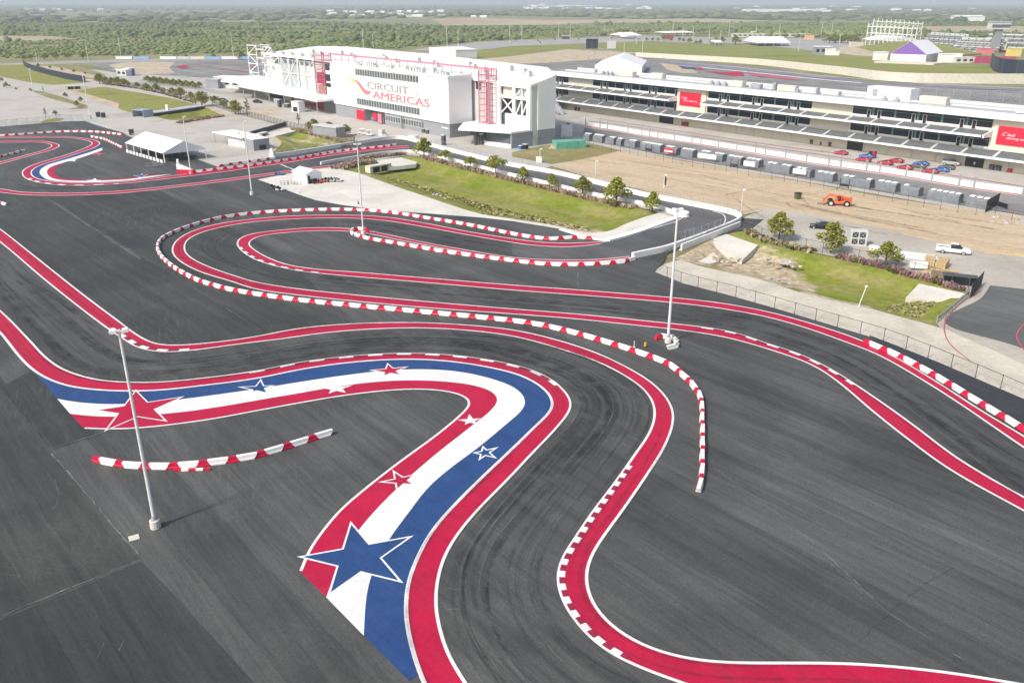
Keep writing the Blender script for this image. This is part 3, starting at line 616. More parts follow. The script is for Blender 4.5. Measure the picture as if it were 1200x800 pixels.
S('track_patch', [(795,77.8),(815,80),(815,82),(800,81)], 'blue', 'blue block on the far run-off', 'track paint')
S('track_patch', [(884,88),(902,89.8),(915,92),(890,91)], 'blue', 'blue wedge on the far run-off', 'track paint')
S('track_patch', [(875,84.8),(925,91.5),(945,95.5),(915,93),(880,89)], 'faded_red', 'faded pink patch on the far run-off', 'track paint')
S('track_patch', [(207,78.5),(216,76.8),(222,77.6),(215,79),(224,80.6),(212,81)], 'red', 'red painted apex on the far left bend', 'track paint')
ribbon('track_line', [(222,76.8),(245,76),(275,76),(300,77)], 1.6, 'faded_red', 'red edge of the far left bend')
ribbon('track_line', [(258,81.5),(275,83),(288,84.8)], 3, 'faded_red', 'faded red stripe on the far left bend')
S('pit_lane', [(684,150.5),(720,155),(750,160.5),(825,172),(900,185),(975,197.5),(1050,208),(1137,223),(1197,230.5),(1420,266),(1420,290),(1180,250),(1100,237),(1000,220),(900,203),(800,187),(700,167),(684,160)], 'asphalt_gp', 'grey lane between the white wall and the covered stacks', 'lane')
# cracks and dusty seams in the asphalt
def seam_mat(name, c, lo, hi, sc, top=.85):
    m, nt, bs = new_mat(name); bs.inputs['Base Color'].default_value = (*c, 1); bs.inputs['Roughness'].default_value = .9
    n = noise(nt, sc, 5, .75); r = ramp(nt, n, [(lo, (0,)*3), (hi, (top,)*3)])
    tr = nt.nodes.new('ShaderNodeBsdfTransparent'); mx = nt.nodes.new('ShaderNodeMixShader')
    nt.links.new(r, mx.inputs[0]); nt.links.new(tr.outputs[0], mx.inputs[1]); nt.links.new(bs.outputs[0], mx.inputs[2])
    nt.links.new(mx.outputs[0], nt.nodes['Material Output'].inputs[0]); return m
M['dust'] = seam_mat('dusty_seam', (.30,.30,.27), .40, .75, .9, .7)
M['crack'] = seam_mat('dark_crack', (.016,.018,.018), .38, .7, .5, .6)
SM, SD = MB(), MB(); zc = znext()
def crack(mb, pts, wd):
    P = smooth_path(ats(pts), .6, 1); P = [p + Vector((random.gauss(0,.04), random.gauss(0,.04))) for p in P]
    ws = [wd * random.uniform(.5, 1.2) for _ in P]
    N = offset(P, 1.0); strip(mb, [p + (q-p)*w_/2 for p, q, w_ in zip(P, N, ws)], [p - (q-p)*w_/2 for p, q, w_ in zip(P, N, ws)], zc)
for pts, wd in (([(50,232),(110,268),(205,325),(305,388)], .13), ([(58,235),(80,250),(130,283),(165,305)], .5), ([(62,236),(84,251),(134,284),(160,300)], .3), ([(835,550),(900,597),(945,632),(1000,683),(1043,723)], .11), ([(962,655),(1005,690),(1040,720),(1128,776)], .09), ([(958,652),(990,680),(1012,700)], .08),
                ([(0,726),(60,701),(110,681),(166,658)], .16), ([(58,530),(80,522),(126,508)], .14), ([(60,533),(95,573),(130,615),(163,652)], .2), ([(677,313),(678,340)], .2),
                ([(520,693),(544,693)], .1), ([(523,717),(545,716)], .1), ([(115,775),(122,757)], .06), ([(140,766),(145,754)], .06), ([(65,565),(70,588),(60,604)], .06), ([(345,405),(352,396)], .25)): crack(SM, pts, wd)
for pts, wd in (([(0,455),(30,490),(58,526)], .14), ([(118,735),(152,790),(170,830)], .14), ([(1000,760),(1042,722),(1080,690),(1117,668)], .1), ([(100,300),(150,340),(200,362),(222,372)], .12), ([(60,262),(140,318),(222,380)], .12)): crack(SD, pts, wd)
M['rut'] = seam_mat('dirt_rut', (.25,.18,.10), .35, .7, .3, .55); M['rut2'] = seam_mat('pale_rut', (.56,.46,.33), .35, .7, .3, .6)
DR, DP = MB(), MB()
for k in range(26):
    x0 = random.uniform(680,1080); y0 = 181 + (x0-730)*.165 + random.uniform(6, 40); L_ = random.uniform(50, 190); bend = random.uniform(-5, 7)
    crack(DR if k % 2 else DP, [(x0, y0), (x0+L_*.5, y0+L_*.5*.17+bend*.6), (x0+L_, y0+L_*.17+bend)], random.uniform(.3, 1.0))
for pts in ([(985,222),(940,228),(900,233)], [(905,262),(870,240),(858,231)], [(850,230),(880,223),(905,219)], [(920,238),(930,244),(945,240),(940,234)]): crack(DR, pts, .5); crack(DP, [(x+2,y+2) for x,y in pts], .5)
tag(DR.build('tyre_track', M['rut'], kind='structure'), 'dark wheel ruts across the dirt field', 'wheel ruts'); tag(DP.build('tyre_track', M['rut2'], kind='structure'), 'pale wheel ruts across the dirt field', 'wheel ruts')
# rubber and dust laid along the racing lines
RUB, DST = MB(), MB(); zr = znext(); zd = znext()
def lay(curve, other, d0, d1, n, wmin, wmax, mb, z):
    s = side_of(curve, other)
    for _ in range(n):
        o = random.uniform(d0, d1); i = random.randrange(0, max(1, len(curve)-50)); L_ = random.randint(30, 110); C = curve[i:i+L_]
        if len(C) < 12: continue
        drift = random.uniform(-1.2, 1.2); P = []
        N = offset(C, -s)
        for k, (p, q) in enumerate(zip(C, N)): P.append(p + (q-p)*(o + drift*k/len(C)))
        P = smooth_path(P[::4], .8, 3); wd = random.uniform(wmin, wmax); N2 = offset(P, 1.0); ws = [wd*max(.15, max(0, math.sin(math.pi*k/(len(P)-1)))**.4) for k in range(len(P))]
        strip(mb, [p+(q-p)*w_/2 for p, q, w_ in zip(P, N2, ws)], [p-(q-p)*w_/2 for p, q, w_ in zip(P, N2, ws)], z + random.uniform(0, .003))
for cv, ot, d0, d1, n in ((A2, A1, 1.2, 9.5, 34), (B1, B2, 1.0, 8.5, 34), (C2e, C1e, 1, 8, 30), (D1, D2, 1, 7, 22), (E2, E1, 2, 9, 10), (H1, H2, 2, 9, 10)):
    lay(cv, ot, d0, d1, n, .12, .5, RUB, zr); lay(cv, ot, d0, d1, n//3, .8, 1.8, RUB, zr + .004); lay(cv, ot, d0, d1, n//2, .08, .25, DST, zd)
_zc = zc; zc = ZB - .0015
def scuffs(cx, cy, rx, ry, n, ln, wd, mb):
    for _ in range(n):
        a = random.uniform(0, 6.28); r = random.random()**.6; x, y = cx + rx*r*math.cos(a), cy + ry*r*math.sin(a); t = random.gauss(1.1, .55); k = random.uniform(.3, 1)*ln; c = random.uniform(-.35, .35)
        crack(mb, [(x, y), (x+k*.5*math.cos(t), y-k*.5*math.sin(t)), (x+k*math.cos(t+c), y-k*math.sin(t+c))], wd*random.uniform(.5, 1.5))
SC = MB()
scuffs(585, 715, 60, 55, 40, 45, .08, SC); scuffs(280, 428, 22, 8, 26, 9, .12, SC); scuffs(420, 745, 60, 30, 12, 50, .06, SC); scuffs(950, 690, 130, 60, 12, 60, .06, SC); scuffs(80, 610, 80, 70, 20, 40, .07, SC); scuffs(560, 640, 50, 40, 12, 40, .06, SC); scuffs(250, 690, 90, 60, 14, 50, .06, SC); scuffs(340, 390, 30, 8, 14, 14, .1, SC); zc = _zc
M['scuff'] = seam_mat('scuff', (.22,.22,.21), .40, .85, .6, .42)
tag(SC.build('scuff_mark', M['scuff'], kind='structure'), 'pale scuffs and scratches on the asphalt', 'scuffs')
M['rubber_mark'] = seam_mat('rubber_mark', (.024,.024,.025), .34, .80, .35, .42); M['dust_mark'] = seam_mat('dust_mark', (.20,.20,.19), .40, .85, .5, .5)
for cv, ot, n in ((A1, A2, 12), (A2, A1, 8), (B1, B2, 14), (C2e, C1e, 12), (D2, D1, 8), (E1, E2, 6)):
    lay(cv, ot, -1.9, .4, n, .15, .4, RUB, zr + .01)
tag(RUB.build('tyre_mark', M['rubber_mark'], kind='structure'), 'soft dark tyre rubber along the racing lines', 'tyre marks')
tag(DST.build('tyre_mark', M['dust_mark'], kind='structure'), 'faint pale dust trails along the racing lines', 'tyre marks')
S('asphalt', [(1018,393.5),(1040,402.2),(1100,426.2),(1200,469.5),(1300,518.5),(1330,600),(1200,508.5),(1100,447),(1050,420),(1030,408)], 'asphalt_new', 'dark bluish asphalt strip along the wire fence', 'asphalt') if False else None
tag(SM.build('asphalt_seam', M['dust'], kind='structure'), 'pale dusty seams and scuffs on the asphalt', 'seam')
tag(SD.build('asphalt_crack', M['crack'], kind='structure'), 'dark joints and tyre lines on the asphalt', 'seam')
S('oil_stain', [(160,640),(178,633),(196,610),(225,612),(240,622),(215,640),(190,648)], 'dust', 'x', 'stain') if False else None
# ================================================================ the main building
def frame(o, dx):                       # local x along dx
    return math.atan2(dx[1], dx[0])
C1p = at(527, 162.5); U = Vector((-.62814, .7781)); V = Vector((.7781, .62814)); RZ1 = frame(None, -U)
def L1(a, b, z=0): return (-a, b, z)    # a runs left along the front, b goes back
def W1(a, b): return C1p + U*a + V*b
bld = thing('main_building', 'large white exhibition building with the circuit name across its front', 'building', (C1p.x, C1p.y, 0), RZ1)
mb = MB()   # grey base of the front block
mb.box(L1(.4, .4, 0), L1(42.6, 9.3, 4.7)); mb.box(L1(57.6, .4, 0), L1(81.2, 9.3, 4.7)); mb.box(L1(42.6, 3, 0), L1(57.6, 9.3, 4.7))
mb.build('base_wall', M['grey'], bld)
mb = MB(); mb.box(L1(0, 0, 4.72), L1(81.6, 9.6, 19.9)); mb.build('front_block', M['cladding'], bld)
mb = MB()   # raised band that carries the name, cornice, panel joints
mb.box(L1(1.2, -.22, 8.9), L1(74.5, -.003, 16.2)); mb.box(L1(-.15, -.3, 19.55), L1(81.75, .3, 20.25)); mb.box(L1(-.15, .3, 19.55), L1(.3, 9.7, 20.25)); mb.box(L1(1.2, -.12, 4.75), L1(74.5, -.003, 5.8))
mb.build('cornice', M['cladding'], bld)
for i in range(12):
    a = .6 + i*6.75
    for z0, z1 in ((16.25, 19.5), (5.85, 8.85)): mb = MB(); mb.box(L1(a, -.03, z0), L1(a+.07, -.004, z1)); mb.build('panel_joint', M['lgrey'], bld)
def strip_window(a0, a1, z0, z1, n, b=-.02, parent=None):
    parent = parent or bld
    f = MB(); f.box(L1(a0-.15, b-.12, z0-.15), L1(a1+.15, b-.02, z0)); f.box(L1(a0-.15, b-.12, z1), L1(a1+.15, b-.02, z1+.15))
    fr = f.build('window', M['lgrey'], parent)
    for k in range(n):
        x0 = a0 + (a1-a0)*k/n; x1 = a0 + (a1-a0)*(k+1)/n
        p = MB(); p.box(L1(x0+.18, b-.05, z0), L1(x1-.18, b-.01, z1)); p.build('pane', M['glass_grey'], fr)
        if k: q = MB(); q.box(L1(x0-.12, b-.14, z0), L1(x0+.12, b-.02, z1)); q.build('mullion', M['lgrey'], fr)
strip_window(17.8, 62.3, 16.95, 19.05, 24); strip_window(17.8, 62.4, 6.05, 8.25, 24); strip_window(17.6, 41.9, 1.75, 3.65, 14, .38)
# entrance: red door panels in the recess
for a0, a1, z0, z1, mm, nm in ((57.7, 63.9, .2, 3.75, 'sign_red', 'door_panel'), (48.4, 51.2, 1.2, 3.7, 'sign_red', 'door_panel'), (44.9, 47.7, .5, 3.7, 'pinkm', 'door_panel'), (52.6, 56.8, .3, 3.7, 'glass_grey', 'entrance_door'), (42.8, 44.7, .2, 3.7, 'lgrey', 'entrance_door')):
    q = MB(); q.box(L1(a0, .2 if a0 > 57 or nm == 'door_panel' else 2.7, z0), L1(a1, .39 if a0 > 57 else (1.0 if nm == 'door_panel' else 2.98), z1)); q.build(nm, M[mm], bld)
q = MB(); q.box(L1(16.6, -.1, 0), L1(17.3, .38, 3.9)); q.box(L1(29.5, -.6, 0), L1(29.9, -.2, 4.7)); q.build('pier', M['grey'], bld)
q = MB(); q.box(L1(5.2, .32, 3.0), L1(1.2, .39, 3.3)); q.build('name_plate', M['wmetal'], bld)
def text(body, size, a, z, b, mat, parent, xform, name, width=None, extrude=.05, shear=0, bold=.0):
    c = bpy.data.curves.new('lettering', 'FONT'); c.body = body; c.size = size; c.extrude = extrude; c.shear = shear; c.resolution_u = 2
    c.offset = .0
    o = bpy.data.objects.new('lettering', c); COL.objects.link(o); dg = bpy.context.evaluated_depsgraph_get(); dg.update()
    me = bpy.data.meshes.new_from_object(o.evaluated_get(dg)); COL.objects.unlink(o); bpy.data.objects.remove(o)
    xs = [v.co.x for v in me.vertices]; ys = [v.co.y for v in me.vertices]; x0, x1 = min(xs), max(xs); y0, y1 = min(ys), max(ys)
    k = (width / (x1-x0)) if width else 1.0; h = size / (y1-y0)
    if bold:
        bm = bmesh.new(); bm.from_mesh(me); g = bmesh.ops.duplicate(bm, geom=bm.verts[:]+bm.edges[:]+bm.faces[:])
        for vv in g['geom']:
            if isinstance(vv, bmesh.types.BMVert): vv.co.x += bold/k; vv.co.z += .006
        bm.to_mesh(me); bm.free()
    for vv in me.vertices:
        p = xform((vv.co.x-x0)*k, (vv.co.y-y0)*h, vv.co.z); vv.co = p
    me.materials.clear(); me.materials.append(mat); me.update()
    return link(name, me, parent)
M['wing_grey'] = plain('wing_grey_panel', (.36,.41,.42), .5, var=.06); M['letter_grey'] = plain('grey_lettering', (.33,.31,.33), .6, var=.03); M['letter_pale'] = plain('faint_lettering', (.74,.52,.52), .6); M['letter_red'] = plain('pale_red_lettering', (.66,.19,.22), .6, var=.03)
M['letter_yellow'] = plain('yellow_emblem', (.72,.58,.16), .6, var=.03); M['letter_orange'] = plain('orange_emblem', (.70,.42,.22), .6, var=.03)
def xf1(a0, z0, b): return lambda x, y, d: Vector(L1(a0 - x, b - d, z0 + y))
text('CIRCUIT', 2.6, 0, 0, 0, M['letter_grey'], bld, xf1(53.3, 12.5, -.30), 'lettering', 28.8, bold=.26)
text('AMERICAS', 2.65, 0, 0, 0, M['letter_red'], bld, xf1(49.5, 9.25, -.30), 'lettering', 38.2, bold=.26)
text('OF THE', .8, 0, 0, 0, M['letter_pale'], bld, xf1(23.6, 12.6, -.30), 'lettering', 5.0)
# emblem: a folded ribbon in red with a yellow four-pointed flash
def emblem(pts, m, b):
    P = [L1(a, b, z) for a, z in pts]; q = MB(); n = len(P)
    q.add(P + [(p[0], p[1]+.08, p[2]) for p in P], [tuple(range(n))] + [(i, (i+1) % n, n+(i+1) % n, n+i) for i in range(n)]); q.build('emblem', m, bld)
emblem([(63.6,14.9),(61.0,15.0),(59.2,14.4),(57.2,13.2),(55.0,12.0),(53.0,11.7),(50.2,11.6),(51.6,10.7),(53.4,10.1),(55.6,10.3),(57.6,11.4),(59.4,12.8),(61.2,14.0)], M['letter_red'], -.30)
emblem([(68.6,15.1),(65.4,15.0),(63.9,15.8),(63.6,14.9),(61.4,14.3),(63.9,14.2),(65.2,13.2),(65.3,14.4)], M['letter_yellow'], -.34)
emblem([(62.9,12.1),(60.2,11.6),(57.8,10.6),(60.4,10.8)], M['letter_orange'], -.30)

# long rear body, right wing, left wing
mb = MB(); mb.prism([L1(a, b)[:2] for a, b in ((-10.6,11),(170,11),(170,38),(150,44),(80,44),(33,39),(-9.5,34),(-10.6,20))], 0, 18.2); mb.build('rear_body', M['lgrey'], bld)
# sloping roof sheet with thickness
RP = [(-30.2,10.2,18.9),(170.6,10.2,20.0),(171,24,21.0),(170,39,22.3),(150,45,22.6),(80,45,22.3),(33,40,22.1),(-9.5,35,22.0),(-30.2,21,21.4)]
mb = MB(); n = len(RP); T = [L1(*p) for p in RP]; Bt = [(p[0], p[1], p[2]-.75) for p in T]
mb.add(T + Bt, [tuple(range(n))[::-1], tuple(range(n, 2*n))] + [(i, n+i, n+(i+1) % n, (i+1) % n) for i in range(n)]); mb.build('roof', M['roofwhite'], bld)
def roofz(b): return 19.5 + (b-10.2)*.085
# left wing glazed bays
for a0, a1, mm, z0 in ((118,133.2,'glazed_white',5.6),(134.3,151.2,'glazed',5.6),(152.6,159.8,'white',5.6)):
    mat_ = {'glazed_white': M['lgrey'], 'glazed': M['wing_grey'], 'white': M['cladding']}[mm]
    q = MB(); q.box(L1(a0, 10.75, z0), L1(a1, 10.98, 18.1)); q.build('bay_panel', mat_, bld)
    for k in range(3):
        x0 = a0 + (a1-a0)*(k+.12)/3; x1 = a0 + (a1-a0)*(k+.88)/3
        if mm != 'white': q = MB(); q.box(L1(x0, 10.6, 16.4), L1(x1, 10.73, 18.0)); q.build('window', M['glass_grey'], bld)
    if mm == 'white': q = MB(); q.box(L1(153.2, 10.6, 15.3), L1(159.4, 10.73, 18.0)); q.build('window', M['glass_grey'], bld)
def truss(a0, a1, z0, z1, b, cells, wd=.55, name='truss', flip=False):
    q = MB()
    for a in (a0, a1): q.beam(L1(a, b, z0), L1(a, b, z1), wd)
    for k in range(cells+1): z = z0+(z1-z0)*k/cells; q.beam(L1(a0, b+.02, z), L1(a1, b+.02, z), wd*.8)
    for k in range(cells):
        za, zb = z0+(z1-z0)*k/cells, z0+(z1-z0)*(k+1)/cells
        f = (k % 2 == 0) ^ flip; q.beam(L1(a0 if f else a1, b+.04, za), L1(a1 if f else a0, b+.04, zb), wd*.7)
    return q.build(name, M['wmetal'], bld)
for a0, a1, fl in ((118.2,126,False),(126,133.6,True),(134.2,142.5,False),(143.5,151.4,True)): truss(a0, a1, 5.6, 19.2, 10.2, 2, .3, 'truss', fl)
truss(152.0, 160.4, 5.8, 19.0, 9.6, 4, .3); truss(160.4, 169.6, 6, 22.8, 10, 4, .36); truss(177.8, 188.6, 6, 23, 10, 4, .38)
truss(178, 188.4, 6, 23, 17, 4, .35)
q = MB()
for z in (17.5, 21.5): q.beam(L1(169.6, 10, z), L1(177.8, 10, z), .4)
for a in (178, 188.4):
    for z in (6.3, 14, 22.7): q.beam(L1(a, 10, z), L1(a, 17, z), .4)
q.build('tie_beam', M['wmetal'], bld)
# left canopy and the rooms under it
def slab(poly, z0, z1, m, name, mat_=None): q = MB(); q.prism([L1(a, b)[:2] for a, b in poly], z0, z1); return q.build(name, M[m], bld)
slab(((99,-5.2),(84.5,-6.2),(84.5,10.7),(168,10.7),(190,6),(168,-5.0)), 5.25, 6.0, 'cladding', 'canopy')
slab(((168.5,10.7),(172,2),(195,-3),(214,8),(214,24),(171,24)), 5.6, 6.5, 'cladding', 'canopy')
slab(((115,9),(171,9),(171,10.95),(115,10.95)), 0, 5.2, 'lgrey', 'ground_floor_wall')
slab(((171,14),(208,14),(208,24),(171,24)), 0, 5.55, 'lgrey', 'ground_floor_wall')
for a0, a1, z0, z1, mm, nm in ((150,166,.2,3.6,'glass','shutter_door'),(138.5,140.5,.2,3.2,'dgrey','door'),(131.5,133.2,.2,3.2,'dgrey','door'),(115.5,129.5,1.6,4.6,'glass_grey','window'),(114.5,129.5,.05,1.0,'sign_red','red_plinth')):
    q = MB(); q.box(L1(a0, 8.75, z0), L1(a1, 8.99, z1)); q.build(nm, M[mm], bld)
for a in (90, 105, 121, 137, 153, 166):
    q = MB(); q.tube(L1(a, -3.5, 0), L1(a, -3.5, 5.3), .22, n=8); q.build('column', M['galv'], bld)
# red lattice towers
def lattice(a0, a1, b0, b1, z0, z1, mm, dense=7, name='lattice_tower'):
    q = MB()
    for a in (a0, a1):
        for b in (b0, b1): q.beam(L1(a, b, z0), L1(a, b, z1), .3)
    for k in range(1, dense):
        a = a0+(a1-a0)*k/dense; q.beam(L1(a, b0, z0), L1(a, b0, z1), .13); q.beam(L1(a, b1, z0), L1(a, b1, z1), .13)
    for k in range(int((z1-z0)/1.9)+1):
        z = z0 + 1.9*k
        for b in (b0, b1): q.beam(L1(a0, b, z), L1(a1, b, z), .16)
        for a in (a0, a1): q.beam(L1(a, b0, z), L1(a, b1, z), .16)
    return q.build(name, M[mm], bld)
lattice(-12.6, -7.2, 7.2, 10.4, 3.6, 22.4, 'pinkm')
slab(((-7.6,8.6),(-12.2,8.6),(-12.2,10.9),(-7.6,10.9)), 3.0, 5.6, 'pinkm', 'tower_base')
lattice(101.0, 109.4, 6.6, 10.2, 4.6, 23.0, 'maroonm', 8)
slab(((101.2,5.4),(110.6,5.4),(110.6,10.9),(101.2,10.9)), 0, 4.5, 'redp', 'tower_base')
slab(((101.6,6.9),(109,6.9),(109,9.8),(101.6,9.8)), 10.4, 14.8, 'redp', 'tower_panel')
slab(((101.6,7.2),(109,7.2),(109,9.6),(101.6,9.6)), 5, 9.6, 'bronze', 'tower_panel') if 'bronze' in M else None
slab(((82,4.5),(99.8,4.5),(99.8,10.95),(82,10.95)), 0, 4.65, 'grey', 'ground_floor_wall')
slab(((82,7),(100.6,7),(100.6,10.95),(82,10.95)), 4.7, 18, 'cladding', 'link_wall')
for z0, z1 in ((16.2, 18.6), (11.8, 14.6), (9.5, 11.0)):
    q = MB(); q.box(L1(96.6, 6.8, z0), L1(100.2, 6.98, z1)); q.build('window', M['glass'], bld)
q = MB()   # red truss rail along the roof, tower to tower
for b in (11.2, 13.4):
    for z in (22.3,): q.beam(L1(-9, b, z), L1(105, b, z), .34)
for k in range(0, 41, 2):
    a = -9 + 114*k/40; q.beam(L1(a, 11.2, 22.3), L1(a, 13.4, 22.3), .16); q.beam(L1(a, 11.2, 19.8), L1(a, 11.2, 22.2), .16)
q.build('roof_truss_rail', M['pinkm'], bld)
# right wing: windows in the grey wall, white framed bay, pilaster, end wall, canopy
for a0, a1, z0, z1 in ((-.6,-3.2,15.4,18.0),(-8.6,-10.2,15.2,17.8),(-14.2,-15.8,14.8,17.6)):
    pass
slab(((-10.6,10.6),(-29.9,10.6),(-29.9,21),(-10.6,21)), 0, 4.6, 'lgrey', 'wing_base')
q = MB()   # white frame of the bay with open cells
q.box(L1(-11, 10.3, 4.65), L1(-14.6, 10.98, 18.2)); q.box(L1(-28, 10.3, 4.65), L1(-29.9, 10.98, 18.2)); q.box(L1(-14.6, 10.3, 4.65), L1(-28, 10.98, 5.4)); q.box(L1(-17.3, 10.3, 5.4), L1(-28, 10.98, 9.2)); q.box(L1(-14.6, 10.3, 14.0), L1(-28, 10.98, 15.0)); q.box(L1(-20.9, 10.3, 9.2), L1(-22.2, 10.98, 18.2)); q.box(L1(-14.6, 10.3, 17.6), L1(-28, 10.98, 18.2))
q.build('bay_frame', M['cladding'], bld)
for a0, a1, z0, z1, mm in ((-14.6,-20.9,9.2,14.0,'glass'),(-22.2,-28,9.2,14.0,'glass_grey'),(-14.6,-17.3,5.4,9.2,'glass_grey'),(-14.6,-20.9,15.0,17.6,'cream'),(-22.2,-28,15.0,17.6,'lgrey')):
    q = MB(); q.box(L1(a0, 11.6, z0), L1(a1, 11.8, z1)); q.build('window', M[mm], bld)
q = MB()
q.beam(L1(-14.6, 11.0, 9.2), L1(-20.9, 11.0, 14), .35); q.beam(L1(-20.9, 11.05, 9.2), L1(-14.6, 11.05, 14), .35)
q.beam(L1(-22.2, 11.0, 9.2), L1(-25, 11.0, 14), .35); q.beam(L1(-25.2, 11.0, 9.2), L1(-25.2, 11.0, 17.8), .4); q.beam(L1(-25.2, 11.05, 9.2), L1(-28, 11.05, 14), .35); q.beam(L1(-22.2, 11, 15.2), L1(-25, 11, 17.6), .25)
q.build('cross_brace', M['wmetal'], bld)
q = MB(); q.box(L1(-29.2, 12.2, 4.65), L1(-11, 20.6, 18.0)); q.build('wing_core', M['lgrey'], bld)
for a0, a1 in ((-.8, -3.4), (-12.8, -13.6)):
    q = MB(); q.box(L1(a0, 10.8, 15.6), L1(a1, 10.98, 18.0)); q.build('window', M['glass'], bld)
q = MB(); q.box(L1(-28.6, 11.0, 0), L1(-30.0, 13.2, 18.6)); q.build('pilaster', M['lgrey'], bld)
ew = MB(); P = [(13.3,4.9),(20.7,4.9),(20.7,21.5),(13.3,19.2)]
ew.add([L1(-30.25, b, z) for b, z in P] + [L1(-29.3, b, z) for b, z in P], [(0,1,2,3),(7,6,5,4),(0,4,5,1),(1,5,6,2),(2,6,7,3),(3,7,4,0)]); ew.build('end_wall', M['cladding'], bld)
slab(((-30.2,13.4),(-30.2,20.6),(-29.3,20.6),(-29.3,13.4)), 0, 4.85, 'grey', 'end_wall_base')
slab(((-30.2,2.6),(-30.2,11.2),(-29.6,11.2),(-29.6,2.6)), 0, 4.7, 'grey', 'canopy_wall')
slab(((-30.4,2.2),(-30.4,10.25),(-2,10.25),(-2.5,4),(-14,-6.4),(-17,-4.5)), 4.75, 5.3, 'cladding', 'canopy')
slab(((-29.6,3.2),(-18,1.5),(-18,1.9),(-29.6,3.6)), .0, 4.7, 'glass_grey', 'glazed_screen')
slab(((-29.55,2.7),(-17.5,.9),(-17.5,1.45),(-29.55,3.15)), 0, 1.3, 'cladding', 'canopy_wall')
slab(((-16.6,-2.2),(-17.6,-2.2),(-17.6,-1.2),(-16.6,-1.2)), 0, 4.74, 'dgrey', 'column')
slab(((-1,9.62),(-10,9.62),(-10,10.95),(-1,10.95)), 0, 4.2, 'glass', 'recessed_door')
# rooftop plant, one by one
for k, a in enumerate((-20,-14,-3,4,14,21,33,40,55,62,75,82,96,104,118,126,140)):
    b = 18 + (k % 3)*3; z = roofz(b) + 1.0
    q = MB(); q.box(L1(a, b, z-1.2), L1(a+2.0, b+1.6, z+.7)); q.box(L1(a+.3, b+.3, z+.7), L1(a+1.6, b+1.3, z+1.0)); q.build('roof_fan', M['lgrey'], bld)
for a0, a1, b, h in ((6,13,3.5,1.2),(20,27,3,1.5),(29,34,4,1.2),(44,49,5,1.0),(52,60,3,1.3),(66,69,4,.9),(16,17.4,5,1.8)):
    q = MB(); n_ = max(2, int((a1-a0)/1.6))
    for k in range(n_): x = a0+(a1-a0)*k/n_; q.box(L1(x, b, 19.7), L1(x+1.0, b+1.4, 19.95+h*random.uniform(.6,1.1)))
    q.beam(L1(a0, b+.7, 20.6), L1(a1, b+.7, 20.6), .2); q.build('roof_plant', M['lgrey'], bld)
for k in range(9):
    a = 122 + k*5; q = MB(); q.box(L1(a, 11.5+(k % 2)*1.6, 20.0), L1(a+1.8, 13+(k % 2)*1.6, 21.0)); q.tube(L1(a+.9, 12.3+(k % 2)*1.6, 21.0), L1(a+.9, 12.3+(k % 2)*1.6, 21.4), .5, n=8); q.build('roof_fan', M['lgrey'], bld)

# ================================================================ the pit building
G1p = at(692.5, 132.5); PU = Vector((.61414, -.7892)); PV = Vector((.7892, .61414)); RZ2 = frame(None, PU)
pit = thing('pit_building', 'long cream pit building with two rows of dark windows over garages', 'building', (G1p.x, G1p.y, 0), RZ2)
def W2(a, b): return G1p + PU*a + PV*b
PA0, PA1 = -27, 215
q = MB(); q.box((PA0, .02, 0), (PA1, 16, 13.95)); q.build('wall', M['cream'], pit)
q = MB()
prof = [(-2.6,13.75),(-2.6,14.95),(-.6,15.35),(-.6,14.0)]
q.add([(PA0-1.5, y, z) for y, z in prof] + [(PA1, y, z) for y, z in prof], [(0,1,2,3),(7,6,5,4)] + [(i, i+4, (i+1) % 4 + 4, (i+1) % 4) for i in range(4)]); q.build('roof_edge', M['cladding'], pit)
q = MB(); q.box((PA0, -.58, 13.98), (PA1, 17, 15.0)); q.build('roof', M['roofgrey'], pit)
q = MB(); q.box((PA0, 16.2, 15.0), (PA1, 17, 15.9)); q.box((PA0, 9, 15.0), (PA1, 9.3, 15.5)); q.build('parapet', M['lgrey'], pit)
q = MB(); q.tube((PA0-1.7, -1.2, 14.4), (PA0-.2, -1.2, 14.4), .8, n=10); q.build('roof_end', M['dgrey'], pit)
groups = [(-26,-14.3),(.5,47.2),(60.8,103.6),(117.6,159.8),(176,214)]
def floorband(z0, z1, zt):
    for g0, g1_ in groups:
        n = max(1, round((g1_-g0)/7.1)); wd = (g1_-g0)/n
        fr = MB(); fr.box((g0-.3, -.10, z0-.5), (g1_+.3, .015, z0)); fr.box((g0-.3, -.10, z1), (g1_+.3, .015, z1+.2)); fo = fr.build('window', M['cladding'], pit)
        for k in range(n):
            x0, x1 = g0+k*wd, g0+(k+1)*wd
            p = MB(); p.box((x0+.25, -.06, z0), (x1-.25, -.005, z1)); p.build('pane', M['glass'], fo)
            p = MB(); p.box((x0+.25, -.09, z1-.75), (x1-.25, -.062, z1-.62)); p.build('transom', M['teal'], fo)
            if k: p = MB(); p.box((x0-.3, -.16, z0), (x0+.3, -.008, z1)); p.build('post', M['teal'], fo)
            dx = x0 + (wd*.72 if k % 2 == 0 else wd*.2)
            d = MB(); d.box((dx, -.20, z0-.6), (dx+.16, -.10, z1-.6)); d.box((dx+1.05, -.20, z0-.6), (dx+1.21, -.10, z1-.6)); d.box((dx+.16, -.20, z1-.76), (dx+1.05, -.10, z1-.6)); d.build('door_frame', M['lgrey'], fo)
            d = MB(); d.box((dx+.16, -.17, z0-.6), (dx+1.05, -.105, z1-.78)); d.build('door', M['glass'], fo)
floorband(11.0, 13.35, 10.7); floorband(6.0, 8.5, 5.7)
